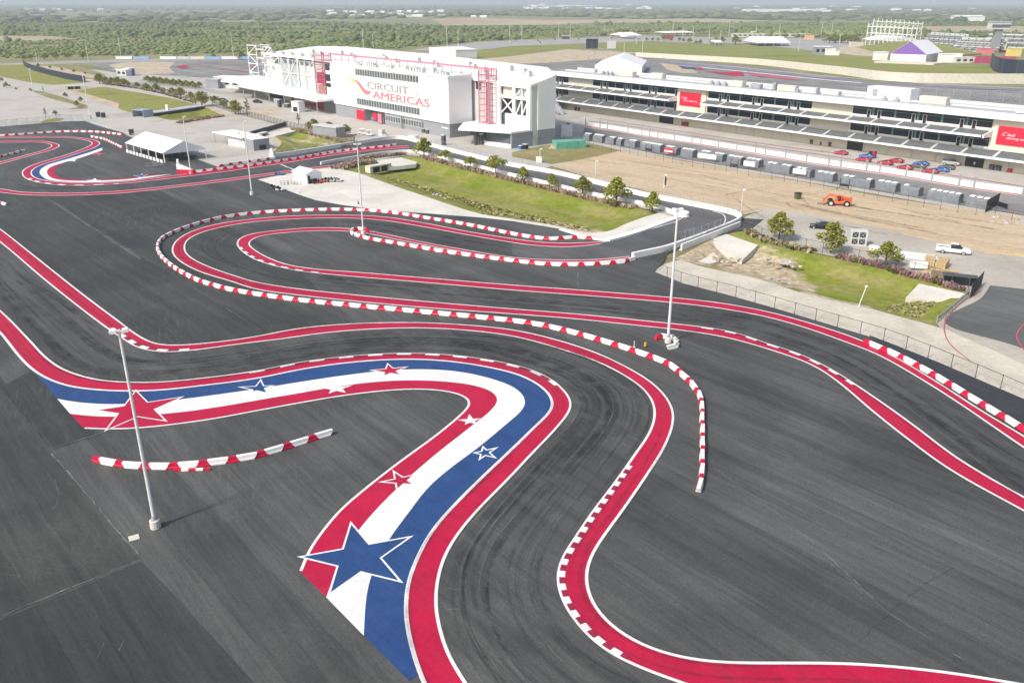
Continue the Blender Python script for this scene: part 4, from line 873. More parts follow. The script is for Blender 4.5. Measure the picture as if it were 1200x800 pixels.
# stepped terraces in front of each floor
def terrace(a0, a1, zb, zf, depth, ends=False):
    q = MB()
    for k in range(5):
        y1 = -depth*k/5 - .03; y0 = -depth*(k+1)/5 - .03; z = zb + (zf-zb)*k/5 - .1
        q.box((a0, y0, z-.55), (a1, y1, z-.02*k))
    q.build('terrace_step', M['terrace'], pit)
    q = MB(); q.box((a0, -depth-.45, zf-.55), (a1, -depth-.04, zf+.02)); q.build('terrace_edge', M['cladding'], pit)
    n = int((a1-a0)/8.9)
    for k in range(1, n+1):
        a = a0 + (a1-a0)*k/(n+1); q = MB()
        y = [(-.05, zb+.05), (-depth, zf+.1)]
        q.add([(a-.35, y[0][0], y[0][1]+.05), (a+.35, y[0][0], y[0][1]+.05), (a+.35, y[1][0], y[1][1]+.05), (a-.35, y[1][0], y[1][1]+.05), (a-.35, y[0][0], y[0][1]-.5), (a+.35, y[0][0], y[0][1]-.5), (a+.35, y[1][0], y[1][1]-.5), (a-.35, y[1][0], y[1][1]-.5)], [(0,3,2,1),(4,5,6,7),(0,1,5,4),(1,2,6,5),(2,3,7,6),(3,0,4,7)]); q.build('terrace_stair', M['lgrey'], pit)
    for k in range(int((a1-a0)/2.2)):
        pass
terrace(PA0, PA1, 5.3, 4.05, 3.9)
for g0, g1_ in ((PA0, 46.5), (61, 159), (176, PA1)): terrace(g0, g1_, 10.3, 9.4, 3.9)
q = MB(); q.box((47.0, -.5, 5.4), (60.4, .018, 13.7)); q.box((160.3, -.5, 5.4), (175.6, .018, 13.7)); q.build('blank_panel', M['cream'], pit)
for g in (46.6, 160.0):  # white sloping end fins
    q = MB(); s_ = -1
    q.add([(g, -.1, 10.4), (g, -4.9, 9.6), (g, -4.9, 8.8), (g, -.1, 8.7), (g-.4, -.1, 10.4), (g-.4, -4.9, 9.6), (g-.4, -4.9, 8.8), (g-.4, -.1, 8.7)], [(0,1,2,3),(7,6,5,4),(0,4,5,1),(1,5,6,2),(2,6,7,3),(3,7,4,0)]); q.build('terrace_end', M['cladding'], pit)
# garage doors
doors = [(.3,7.2),(7.9,14.8),(15.5,22),(22.7,29.5),(30.2,37)] + [(59.8,67.1),(67.8,74.4),(75,81.8),(82.5,88.9),(89.6,96.6),(97.3,103.6)] + [(123.6,130.6),(131.3,138),(138.7,145.4),(146,153.2)] + [(166,172.8),(173.5,180),(181,188)]
for x0, x1 in doors:
    q = MB(); q.box((x0, -.08, .05), (x1, .012, 3.1)); d = q.build('garage_door', M['cream'], pit)
    q = MB(); q.box((x0+.2, -.16, 2.75), (x1-.2, -.085, 3.0)); q.build('door_vent', M['dgrey'], d)
    q = MB()
    for k in range(1, 5): q.box((x0+.05, -.10, .05+k*.62), (x1-.05, -.083, .08+k*.62))
    q.build('door_rib', M['lgrey'], d)
    q = MB(); q.box((x0-.12, -.25, 0), (x0-.02, .011, 3.3)); q.build('door_jamb', M['sand'] if False else M['conc_wall'], pit)
for x0, x1 in ((38.3,45.4),(117.6,122.9),(154.3,159.4)):
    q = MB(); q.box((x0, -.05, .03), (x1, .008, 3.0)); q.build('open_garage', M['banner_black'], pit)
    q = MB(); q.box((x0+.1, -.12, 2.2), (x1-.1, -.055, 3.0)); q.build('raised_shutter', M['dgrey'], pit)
# red signs with white lettering
def sign(a0, a1, z0, z1, label):
    s = thing('wall_sign', label, 'sign', (W2(a0,0).x, W2(a0,0).y, 0), RZ2, 'red signs on the pit building')
    q = MB(); q.box((0, -.75, z0), (a1-a0, -.52, z1)); q.build('board', M['sign_red'], s)
    w_ = a1-a0; h = z1-z0
    xf = lambda x0, zz: (lambda x, y, d: Vector((x0+x, -.78-d, zz+y)))
    text('Audi', h*.15, 0, 0, 0, M['wmetal'], s, xf(w_*.20, z0+h*.50), 'lettering', w_*.16, .01, .25)
    text('driving experience', h*.15, 0, 0, 0, M['wmetal'], s, xf(w_*.20, z0+h*.30), 'lettering', w_*.66, .01, .25)
    q = MB(); q.beam((w_*.10, -.78, z0+h*.52), (w_*.13, -.78, z0+h*.66), .1); q.beam((w_*.13, -.78, z0+h*.66), (w_*.19, -.78, z0+h*.66), .08); q.beam((w_*.10, -.78, z0+h*.52), (w_*.17, -.78, z0+h*.52), .08); q.build('emblem', M['wmetal'], s)
sign(48.3, 58.2, 7.45, 12.2, 'red sign on the cream panel in the middle of the pit building')
sign(161.6, 174.5, 7.1, 11.9, 'red sign at the right edge of the picture')
# rooftop units on the pit building
for a, b, lx, ly, h, m_ in ((-8,8,1.2,1.2,1.7,'lgrey'),(11,5,7,2.2,2.1,'cream'),(26,7,6,2.2,2.2,'cream'),(66,5,5.5,2.2,2.1,'cream'),(84,5,1.2,1.2,2.6,'galv'),(86,5,7,2,2.0,'cream'),(96,5,5,2,2.0,'lgrey'),(135,6,8,2.3,2.3,'cream'),(166,8,1,1,1.8,'galv'),(75,5,4,1.6,1.6,'galv'),(103,5,6,2,1.4,'lgrey')):
    q = MB(); q.box((a, b, 15.0), (a+lx, b+ly, 15.0+h)); q.box((a+.2, b-.25, 15.3), (a+lx-.2, b-.02, 15.0+h*.8)); q.build('roof_unit', M[m_], pit)
for a in (0, 2.5, 5, 57, 60, 63, 70, 90, 93, 124, 128):
    q = MB(); q.tube((a, 6.3, 15), (a, 6.3, 16.4), .45, n=8); q.box((a-.7, 5.6, 15), (a+.7, 7, 15.7)); q.build('roof_fan', M['galv'], pit)
q = MB(); q.box((117, 8, 15), (131, 13, 18.6)); q.build('roof_cabin', M['cladding'], pit)
q = MB(); q.box((119, 7.6, 16), (120.4, 7.95, 18)); q.build('cabin_door', M['galv'], pit)
q = MB(); q.beam((164, 2, 15.6), (176, 14, 17.5), .5); q.beam((164, 2, 15.6), (200, 2, 16.2), .3); q.build('roof_brace', M['cladding'], pit)
# stair down from the terraces at the left end
q = MB(); q.add([(-24,-2.5,5.4),(-24,-5.5,5.4),(-2,-16,.3),(-2,-13,.3),(-24,-2.5,4.6),(-24,-5.5,4.6),(-2,-16,0),(-2,-13,0)], [(0,1,2,3),(7,6,5,4),(0,4,5,1),(1,5,6,2),(2,6,7,3),(3,7,4,0)]); q.build('stair', M['roofgrey'], pit)
q = MB()
for e in ((-24,-2.5,5.4,-2,-13,.3),(-24,-5.5,5.4,-2,-16,.3)):
    q.beam((e[0],e[1],e[2]+1), (e[3],e[4],e[5]+1), .18); q.beam((e[0],e[1],e[2]+.3), (e[3],e[4],e[5]+.3), .5)
q.build('stair_rail', M['galv'], pit)
q = MB(); q.add([(-24,-5.6,0),(-24,-5.6,4.5),(-5,-14.6,.2)], [(0,1,2)]); q.build('stair_side', M['dgrey'], pit)
# ================================================================ red and white barrier walls
def block_mesh(L, red, name):
    """one plastic barrier block along x: stepped profile, interlocking slanted ends"""
    b, t = (L*.50, L*.28) if red else (L*.50, L*.72)
    secs = [(-.27,0,b),(-.27,.15,b),(-.22,.24,(b+t)/2),(-.19,.58,t),(.19,.58,t),(.22,.24,(b+t)/2),(.27,.15,b),(.27,0,b)]
    m = MB(); n = len(secs)
    m.add([(-x, y, z) for y, z, x in secs] + [(x, y, z) for y, z, x in secs], [tuple(range(n))[::-1], tuple(range(n, 2*n))] + [(i, i+1, n+i+1, n+i) for i in range(n-1)])
    m.box((-t*.6, -.05, .575), (t*.6, .05, .605))
    me = bpy.data.meshes.new(name); me.from_pydata(m.v, [], m.f); me.materials.append(M['barrier_red' if red else 'barrier_white']); me.update(); return me
BW_ = 1.43
bm_red, bm_white = block_mesh(BW_, True, 'barrier_block_red'), block_mesh(BW_, False, 'barrier_block_white')
def barrier(pts, label, first='red', it=4, colours=None, bl=BW_, last=None):
    P = smooth_path(ats(pts), .3, it); n_ = round(sum((b-a).length for a, b in zip(P, P[1:]))/bl)
    if last and (n_ % 2 == 0) == (first == last): n_ += 1
    P = resample(P, sum((b-a).length for a, b in zip(P, P[1:]))/max(1, n_)); p0 = P[0]
    t = thing('barrier_wall', label, 'barrier', (p0.x, p0.y, ZW), 0, 'red and white barrier walls')
    for i in range(len(P)-1):
        c = (P[i]+P[i+1])/2; d = P[i+1]-P[i]; red = (i % 2 == 0) == (first == 'red') if not colours else colours[min(i, len(colours)-1)] == 'r'
        o = link('barrier_block', bm_red if red else bm_white, t)
        o.location = (c.x-p0.x + random.gauss(0,.02), c.y-p0.y + random.gauss(0,.02), 0); o.rotation_euler = (0, 0, math.atan2(d.y, d.x) + random.gauss(0,.03)); o.scale = (d.length/BW_, 1, 1)
    return t
barrier([(109,541.5),(125,545.5),(150,549),(187,551),(225,549),(262,544.5),(300,538),(337,527),(387,511)], 'short curved red and white barrier beside the left lamp post', last='white')
barrier([(694,282),(677,280.5),(660,281.5),(645,282.5),(625,280.5),(600,276.3),(550,266),(500,257.7),(450,250.2),(400,247.8),(350,248.8),(300,251.8),(262,257),(232,264.5),(210,272),(193,280),(186,287.5),(185.5,295),(192.5,306),(210,319.5),(230,330),(252,337.5),(282,344.5),(300,347.5),(350,354.5),(400,359.7),(500,369),(600,379),(637,384.5),(675,393.7),(700,401),(725,408.7),(750,417),(775,426),(790,434.5),(805,447.5),(816,460.5),(821,472.5),(822.5,487.5),(823,512.5),(822.5,537.5),(822.5,557),(818,578.5)], 'very long red and white barrier ringing the hairpin and running down to the middle of the lot', last='white')
barrier([(417,277.5),(432,282),(462,287),(525,298),(600,308),(637,312),(675,312.7),(712,311),(732,309),(743,305.5)], 'red and white barrier from the middle lamp post to the white road wall', 'white')
barrier([(414.5,277),(411.5,274.5),(413,271.5),(420,270.3),(432,272.3)], 'little white hook of barrier wrapped round the middle lamp post', 'white', it=2)
barrier([(1011,402.5),(1030,410.5),(1055,421.5),(1080,435),(1105,449.5),(1130,465),(1155,480.5),(1180,495.5),(1200,508),(1240,535),(1330,596)], 'red and white barrier at the right edge beside the wire fence')
barrier([(767,399.5),(781,396.8),(789,400),(793,405.5),(791,410),(783,411)], 'small hook of barrier round the foot of the tall right lamp post', 'red', it=1, colours='rwww')
barrier([(-40,162.5),(0,160.4),(25,158.8),(62,156.2),(87,155.5),(112,156),(131,157.8),(145,159.5)], 'red and white barrier along the far left edge of the asphalt')
barrier([(107.5,161.7),(113.5,162.8),(120,163.8),(132,169),(144.5,175)], 'short slanting white barrier near the corner of the marquee', 'white', it=1)
barrier([(-25,190.5),(0,185.5),(14,182),(29,178)], 'short red and white barrier inside the small far left hairpin', 'white')
barrier([(224,203.5),(262,199.2),(300,194.6),(350,187),(400,178.5),(450,173.2),(464,171)], 'red and white barrier along the far straight beside the marquee', 'red')
barrier([(257,196.5),(270,194.3),(300,190),(312,188.4),(322,187)], 'short red and white barrier in front of the grey roofed cabin', 'red')
barrier([(-25,236),(0,239.8),(7.5,241.8)], 'stub of red and white barrier at the left edge below the far straight', 'white')
# end terminal with white post beside the marquee
p = at(219, 204.3); t = thing('barrier_end', 'red and white end block with upright post near the marquee', 'barrier', (p.x, p.y, ZW), R(-10))
q = MB(); q.box((-2.6,-.5,0),(2.2,.6,1.1)); q.build('barrier_block', M['barrier_red'], t)
q = MB(); q.add([(-2.5,-.4,1.1),(1.8,-.4,1.1),(-2.5,.5,1.1),(1.8,.5,1.1),(-2.5,-.4,2.6),(-2.5,.5,2.6)], [(0,1,4),(2,5,3),(0,4,5,2),(1,3,5,4),(0,2,3,1)]); q.build('end_panel', M['barrier_white'], t)
q = MB(); q.tube((-2.6,.8,0),(-2.6,.8,3.6),.35,n=8); q.build('post', M['barrier_white'], t)
# small flat kerb piece by the near barrier
p = at(226, 553); t = thing('kerb_piece', 'short loose red and white kerb strip in front of the near barrier', 'kerb', (p.x, p.y, ZW), R(4))
for k in range(5):
    q = MB(); q.extrude([(-1.75+k*.7,0),(-1.07+k*.7,0),(-1.07+k*.7,.16),(-1.75+k*.7,.16)], -.16, .16); q.build('kerb_block', M['barrier_white' if k % 2 else 'barrier_red'], t)
# ================================================================ lamp posts
def lamp_post(px, label, h, heads=2, base=True, rz=.4, r=.14, group='lamp posts on the circuit', bare=False):
    p = at(*px); t = thing('lamp_post', label, 'lamp post', (p.x, p.y, ZW if base else .02), rz, group)
    if base:
        q = MB(); q.tube((0,0,0),(0,0,.75),.46,.44,n=14); q.tube((0,0,.75),(0,0,.8),.44,.38,n=14); q.build('concrete_base', M['apron'], t)
    z0 = .8 if base else 0
    q = MB(); q.tube((0,0,z0),(0,0,h),r,r*.62,n=10); q.build('pole', M['postwhite'], t, smooth=False)
    if base: q = MB(); q.box((-.24,-.24,.8),(.24,.24,.86)); q.tube((0,0,.86),(0,0,1.2),r*1.5,r*1.05,n=10); q.build('base_plate', M['galv'], t)
    q = MB(); q.beam((-.4 if heads > 1 else 0,0,h-.15),(.4,0,h-.15),.12); q.build('arm', M['wmetal'], t)
    for s in ((-1,1) if heads > 1 else (1,)):
        q = MB(); q.extrude([(s*.18,h-.26),(s*.68,h-.22),(s*.74,h-.1),(s*.66,h+.04),(s*.22,h+.02)], -.24, .24); q.build('lamp_head', M['wmetal'], t)
    return t
lamp_post((183,620), 'near left lamp post on a round concrete base', 18.6, r=.17)
lamp_post((782.5,403), 'tall white lamp post on the right of the hairpin', 18.4, r=.21, rz=.1)
lamp_post((426,276.5), 'lamp post wrapped by the barrier hook in the middle', 17.8, r=.17)
lamp_post((295.5,229.5), 'lamp post standing alone left of the white hut', 17.2, heads=1, r=.17)
lamp_post((224,204.6), 'lamp post behind the barrier end beside the marquee', 15, heads=1, r=.17)
lamp_post((106,139.5), 'white lamp post on the pavement above the left barrier', 16.5, heads=1, r=.2)
def mast(px, top, label, r=.16, heads=1, nm='lamp_post', g='distant light poles'):
    p = at(*px); lo, hi = 1, 60
    for _ in range(40):
        m_ = (lo+hi)/2; d = m_-CAM_H; f = p.y*C_-d*S_; u = -(d*C_+p.y*S_)
        if 400+F_PX*u/f > top: lo = m_
        else: hi = m_
    return lamp_post(px, label, lo, heads, False, .3, r, g)
for px, top, lab in (((39.5,108),81,'thin white pole in the green verge at far left'), ((103.5,71),47,'thick white pole above the bright green field'), ((43.5,72),57,'far pole behind the curved black fence'), ((142,67),42,'far pole left of the white boards'), ((274,69.5),39,'far pole left of the white trusses'),
    ((426,57.5),34,'far pole above the big lettering, left one of a pair'), ((437.5,57),40,'far pole above the big lettering, right one of a pair'), ((524,55),32,'far pole over the white roof, left one of a pair'), ((537,54.5),34,'far pole over the white roof, right one of a pair'), ((611.5,48),30,'far pole by the car park behind the roof end'), ((597.5,49),29.5,'far pole just left of the car park'), ((654.5,45.5),27.5,'far pole left of the twin screens'), ((668,45),29,'far pole right of the car park trees'), ((708.5,42),29.5,'far pole above the white peaked tent'),
    ((731,67),50.5,'near white pole right of the twin screens'), ((752,75),46,'near white pole right of the peaked tent'), ((745.5,52),34,'white pole at the left end of the lawn'), ((854,43),24.5,'far pole above the middle of the lawn'), ((843.5,53),36.5,'white pole beside the lawn trees'), ((885,47),30,'far pole left of the white marquee'), ((912.5,45),28.5,'far pole behind the white marquee'), ((962,43),26.5,'far pole left of the round bushes'), ((974,43),27,'far pole behind the round bushes'), ((983.5,52),41,'short pole left of the scaffold'), ((935.5,61),44,'thin pole on the lawn near the white vans'), ((788,43),27,'far pole left of the lawn trees'), ((800,44),32,'far pole above the long white canopy'), ((812,44),31,'thin far pole above the lawn trees'), ((831,44),33,'thin far pole right of the lawn trees')):
    mast(px, top, lab, .2 if px[1] > 60 else .3)
# slim white posts along the road
for px, top, lab in (((632.5,191),174.5,'slim white post in the worn grass patch'), ((697.5,207),189,'slim white post at the edge of the dirt field'), ((868,250),222,'slim white post at the bend of the road'), ((778,221),205,'slim post holding the dark feather flag')):
    mast(px, top, lab, .09, nm='post', g='slim posts along the road')
p = at(777.5, 221); t = thing('feather_flag', 'small dark feather flag beside the dirt field', 'flag', (p.x, p.y, .03))
q = MB(); q.tube((0,0,0),(0,0,3.2),.03,n=6); q.build('flagpole', M['wmetal'], t)
q = MB(); q.add([(.03,-.02,.9),(.55,-.02,.8),(.62,-.02,2.4),(.4,-.02,3.0),(.03,-.02,3.2),(.03,.02,.9),(.55,.02,.8),(.62,.02,2.4),(.4,.02,3.0),(.03,.02,3.2)], [(0,1,2,3,4),(9,8,7,6,5),(0,5,6,1),(1,6,7,2),(2,7,8,3),(3,8,9,4)]); q.build('banner', M['banner_black'], t)
p = at(631.5, 191); t = thing('cabinet', 'small white cabinet in the worn grass patch', 'cabinet', (p.x, p.y, .03)); q = MB(); q.box((-.8,-.4,0),(.8,.4,1.7)); q.box((-.7,-.43,.15),(.7,-.405,1.55)); q.build('body', M['wmetal'], t)
p = at(1004.5, 361); t = thing('marker_post', 'thin leaning marker post on the right grass bank', 'post', (p.x, p.y, -.6), .2); q = MB(); q.tube((0,0,0),(1.0,0,4.2),.06,.05,n=6); q.box((.8,-.15,3.9),(1.1,.15,4.1)); q.build('pole', M['wmetal'], t)
p = at(157.5, 632.5); o = MB(); o.box((-.42,-.42,0),(.42,.42,.035)); o.box((-.36,-.36,.035),(.36,.36,.045)); o = o.build('utility_cover', M['apron']); o.location = (p.x, p.y, ZW+.01); o.rotation_euler = (0,0,R(30)); tag(o, 'square pale utility cover beside the left lamp post', 'cover')
p = at(756, 407.5); t = thing('traffic_bollard', 'small orange marker standing near the tall right lamp post', 'marker', (p.x, p.y, ZW)); q = MB(); q.tube((0,0,0),(0,0,.55),.2,.16,n=8); q.build('body', M['yellow'] if 'yellow' in M else M['orange'], t); q = MB(); q.tube((0,0,0),(0,0,.05),.27,n=8); q.build('foot', M['black'], t)
p = at(743, 408.5); t = thing('marker_post', 'thin white marker left of the orange one', 'post', (p.x, p.y, ZW)); q = MB(); q.tube((0,0,0),(0,0,.9),.05,n=6); q.box((-.15,-.15,0),(.15,.15,.05)); q.build('pole', M['wmetal'], t)
# ================================================================ white walls along the road
def wall(pts, h, wd, label, m='white_wall', it=3, step=1.2, name='road_wall', cat='wall', h1=None):
    P = smooth_path(ats(pts), step, it); a, b = offset(P, -wd/2), offset(P, wd/2); q = MB(); n = len(P)
    vs = []
    for i in range(n):
        hh = h if h1 is None else h + (h1-h)*i/(n-1)
        vs += [(a[i].x,a[i].y,0),(b[i].x,b[i].y,0),(b[i].x,b[i].y,hh),(a[i].x,a[i].y,hh)]
    fs = [(0,1,2,3),(4*n-1,4*n-2,4*n-3,4*n-4)]
    for i in range(n-1):
        for k in range(4): fs.append((4*i+k, 4*i+4+k, 4*i+4+(k+1) % 4, 4*i+(k+1) % 4))
    q.add(vs, fs); o = q.build(name, M[m]); o.location.z = .02; return tag(o, label, cat)
ow = wall([(321,185.5),(345,182),(380,176.5),(420,170),(450,165),(469,163.6),(487,167.5),(506,173),(562,187.3),(600,196),(650,205),(700,217),(750,230.3),(800,240.3),(840,248.3),(860,253),(867.5,257),(867,261),(855,267.5),(840,273.5),(825,279.5)], 1.3, .5, 'long white wall along the outer side of the kart road')
wall([(825,279.5),(800,288.5),(780,295.5),(757,300.5),(741,304)], 1.25, .6, 'white wall between the road bridge and the barrier', it=1)
wall([(376,194),(392,190.8),(425,185.5),(450,181.5),(463,180.2),(481,179.2),(494,181),(525,188.2),(562,197.8),(600,207.3),(650,219.3),(700,231.3),(750,240.5),(775,246.5),(787,251),(795,254.5)], 1.0, .45, 'white wall along the inner side of the kart road')
wall([(794,256.5),(770,265),(745,274),(725,280),(711,283.3)], .55, 1.6, 'low white slab wall at the near tip of the grass ditch', it=1)
wall([(711,283.3),(695,281.3),(675,275.5),(657,270)], .3, 1.0, 'low white kerb wall at the near end of the ditch', it=1)
p = at(319, 186); o = MB(); o.add([(-.8,-.6,0),(.8,-.6,0),(.8,.6,0),(-.8,.6,0),(-.35,-.3,3.0),(.35,-.3,3.0),(.35,.3,3.0),(-.35,.3,3.0)], [(0,3,2,1),(4,5,6,7),(0,1,5,4),(1,2,6,5),(2,3,7,6),(3,0,4,7)]); o = o.build('wall_end', M['white_wall']); o.location = (p.x, p.y, .02); tag(o, 'tapered white pier at the start of the outer road wall', 'wall')
p = at(801, 254.3); o = MB(); o.tube((0,0,0),(0,0,1.1),1.3,1.2,n=14); o.tube((0,0,1.1),(0,0,1.3),1.2,.8,n=14); o = o.build('wall_end', M['white_wall']); o.location = (p.x, p.y, .02); tag(o, 'rounded white end of the inner road wall at the bend', 'wall')
# ================================================================ fences (posts, rails and wires as geometry)
def fence(pts, h, label, gap=3.0, mesh=.5, m='dgrey', thick=.05, it=2, z=.02, group=None, wire=.02, panel=None, name='wire_fence'):
    P = resample(smooth_path(ats(pts), .5, it), gap); p0 = P[0]
    t = thing(name, label, 'fence', (p0.x, p0.y, z), 0, group)
    L = [Vector((p.x-p0.x, p.y-p0.y, 0)) for p in P]
    me = bpy.data.meshes.new('post'); b = MB(); b.tube((0,0,0),(0,0,h+.08),thick,n=5); me.from_pydata(b.v, [], b.f); me.materials.append(M[m])
    for k, p in enumerate(L):
        if k < 280: o = link('post', me, t); o.location = p
    q = MB()
    for i in range(len(L)-1): q.beam(L[i]+Vector((0,0,h)), L[i+1]+Vector((0,0,h)), thick*1.1); q.beam(L[i]+Vector((0,0,.08)), L[i+1]+Vector((0,0,.08)), thick*.7)
    q.build('rail', M[m], t)
    if panel:
        q = MB()
        for i in range(len(L)-1):
            a, b_ = L[i], L[i+1]; n_ = (b_-a).cross(Vector((0,0,1))).normalized()*.02
            q.add([a+n_+Vector((0,0,.1)), b_+n_+Vector((0,0,.1)), b_+n_+Vector((0,0,h-.03)), a+n_+Vector((0,0,h-.03)), a-n_+Vector((0,0,.1)), b_-n_+Vector((0,0,.1)), b_-n_+Vector((0,0,h-.03)), a-n_+Vector((0,0,h-.03))], [(0,1,2,3),(7,6,5,4),(3,2,6,7),(0,4,5,1)])
        q.build('screen', M[panel], t)
    elif mesh:
        q = MB()
        for i in range(len(L)-1):
            a, b_ = L[i], L[i+1]; d = b_-a; ln = d.length; k = -h
            n_ = max(1, int(ln/mesh))
            for j in range(n_):
                x0 = j/n_; x1 = min(1, x0 + h/ln*.9)
                for s in (0, 1):
                    pa = a + d*(x0 if s == 0 else x1); pb = a + d*(x1 if s == 0 else x0)
                    u_ = Vector((0,0,wire)); q.add([pa+Vector((0,0,.08)), pa+Vector((0,0,.08))+u_, pb+Vector((0,0,h))+u_, pb+Vector((0,0,h))], [(0,1,2,3)])
        q.build('wire_mesh', M[m], t, kind='stuff')
    return t
fence([(767,319.5),(800,333),(850,346),(900,360),(960,378),(1040,402),(1100,426),(1200,469),(1300,518)], 1.9, 'long dark wire fence along the right side of the kart lot', 3.4, .35, wire=.018)
fence([(766,319),(772,312),(779,306),(790,301)], 1.9, 'short wire fence by the foot of the road bridge', 2.4, .35)
fence([(872,270),(900,283),(950,294.5),(1012,308),(1062,320),(1100,329.5),(1134,341.5)], 2.1, 'wire fence behind the pink shrubs above the right ditch', 3.4, .4)
fence([(481,178.5),(494,180.5),(525,187.6),(562,197.3),(600,206.8),(650,218.8),(700,230.8),(750,240.2),(775,246.3),(790,252)], 1.6, 'dark railing along the inner wall of the kart road', 3.0, 0, thick=.06)
fence([(500,168.5),(562,184.5),(600,193),(650,202),(700,213.8),(750,227),(800,237.5),(840,245.5),(862,250.5),(893,258)], 2.0, 'wire fence along the outer side of the kart road', 3.2, .6, 'galv')
fence([(712+80,289.5),(815,283.5),(835,276.5),(850,270)], 1.9, 'bright wire railing on the road bridge', 2.6, .22, 'galv', wire=.03, z=.9)
fence([(628,172),(650,167),(690,174),(735,181),(800,194),(850,202),(900,211),(977,224),(1050,238),(1120,249.5),(1165,255.5)], 2.3, 'thin dark wire fence in front of the grey covered stacks', 3.6, .9, wire=.02)
fence([(1165,255.5),(1200,261),(1290,277)], 2.2, 'wire fence right of the black banner', 3.6, .7)
fence([(-60,156),(0,150),(44,145.6),(75,142.8),(100,142),(107,144)], 2.6, 'grey wire fence with dark screening along the far left asphalt edge', 4, .45, 'galv', wire=.05)
fence([(107,144),(125,150.5),(146,157),(160,160)], .6, 'low pale rail on the kerb left of the marquee', 4, 0, 'wmetal')
fence([(118,96.5),(145,100),(180,106.5),(207,114),(231,120.5)], 2.3, 'brown slatted fence along the top of the green field', 3, .35, 'fence_brown' if 'fence_brown' in M else 'bark', wire=.09)
fence([(248,124),(262,129),(285,136),(310,142.5),(345,151.5),(380,160),(414,167),(415,173)], 2.3, 'brown slatted fence above the small hollow', 3, .35, 'bark', wire=.09)
fence([(324,181.5),(350,178.5),(390,172),(414,168)], 2.0, 'grey wire fence behind the outer road wall', 3, .4, 'galv', wire=.05)
fence([(640,166),(657,172.5)], 2.2, 'short dark fence at the foot of the white end wall', 3, .6)
fence([(27.5,75.5),(30,78.5),(38,82.5),(55,87.5),(80,93.5),(100.5,97)], 3.6, 'curved black screened fence at far left', 5, 0, 'dgrey', panel='banner_navy' if 'banner_navy' in M else 'banner_black', name='screen_fence', thick=.12)
fence([(90,83),(112,88),(135,92),(150,88),(200,90),(240,99),(262,103)], 2.4, 'grey wire fence along the far left track', 5, .8, 'galv', wire=.06)
# guard rail at the right end of the ditch
P = ats([(1097,379.5),(1115,365),(1134,348)]); t = thing('guard_rail', 'steel guard rail at the right end of the ditch', 'guard rail', (P[0].x, P[0].y, .03)); L = [Vector((p.x-P[0].x, p.y-P[0].y, 0)) for p in resample(P, 1.8)]
q = MB()
for a, b in zip(L, L[1:]): q.beam(a+Vector((0,0,.75)), b+Vector((0,0,.75)), .08, .34); q.beam(a+Vector((0,0,1.15)), b+Vector((0,0,1.15)), .06)
q.build('rail', M['galv'], t)
for a in L: q = MB(); q.box((a.x-.07,a.y-.07,0),(a.x+.07,a.y+.07,1.15)); q.build('post', M['galv'], t)
def screen(p0, p1, h, label, m='banner_black', nm='banner'):
    a, b = at(*p0), at(*p1); t = thing(nm, label, 'banner', (a.x, a.y, .03)); d = Vector((b.x-a.x, b.y-a.y, 0)); n_ = Vector((-d.y, d.x, 0)).normalized()*.04; z = Vector((0,0,1))
    q = MB(); v_ = [Vector((0,0,0))+z*.15, d+z*.15, d+z*h, z*h]; q.add([x-n_ for x in v_]+[x+n_ for x in v_], [(0,1,2,3),(7,6,5,4),(0,4,5,1),(1,5,6,2),(2,6,7,3),(3,7,4,0)]); q.build('sheet', M[m], t)
    for x in (Vector((0,0,0)), d): q = MB(); q.tube(x, x+z*(h+.1), .06, n=6); q.build('post', M['dgrey'], t)
screen((1136,350.5), (1149.5,335), 2.4, 'black screen standing at the end of the guard rail')
screen((1154,250), (1169,241), 2.9, 'black banner at the right end of the grey covered stacks')
screen((1169,243), (1180,246.5), 1.3, 'low black sheet behind the black banner')
for (x, y), wd, m_, lab in (((783,178.5),3.2,'sign_red','red and white board on the fence by the dirt field'), ((828,185.5),6.0,'wmetal','long white board on the fence by the dirt field'), ((877.5,194.5),3.4,'wmetal','square white board on the fence, middle of the row'), ((936,204),3.6,'wmetal','white board on the fence nearest the orange machine')):
    p = at(x, y + 5); t = thing('fence_board', lab, 'board', (p.x, p.y, .03), R(-42)); q = MB(); q.box((-wd/2,-.12,1.1),(wd/2,-.05,2.4)); q.build('panel', M[m_], t)
    if m_ == 'sign_red': q = MB(); q.box((-wd/2+.2,-.15,1.35),(wd/2-.2,-.125,1.8)); q.build('stripe', M['wmetal'], t)
    q = MB(); q.tube((-wd/2,0,0),(-wd/2,0,2.4),.05,n=5); q.tube((wd/2,0,0),(wd/2,0,2.4),.05,n=5); q.build('post', M['dgrey'], t)
for x, y, lab in ((760,178.5,'leftmost black gate frame on the fence of the grey stacks'), (860,197,'middle black gate frame on the fence of the grey stacks'), (989,221,'black gate frame on the fence behind the orange machine')):
    p = at(x, y); t = thing('gate_frame', lab, 'gate', (p.x, p.y, .03), R(-42)); q = MB()
    for s in (-1,1): q.beam((s*1.1,0,0),(s*1.1,0,2.4),.14)
    q.build('post', M['black'], t); q = MB(); q.box((-1.1,-.05,.5),(1.1,.05,1.1)); q.build('bar', M['black'], t)
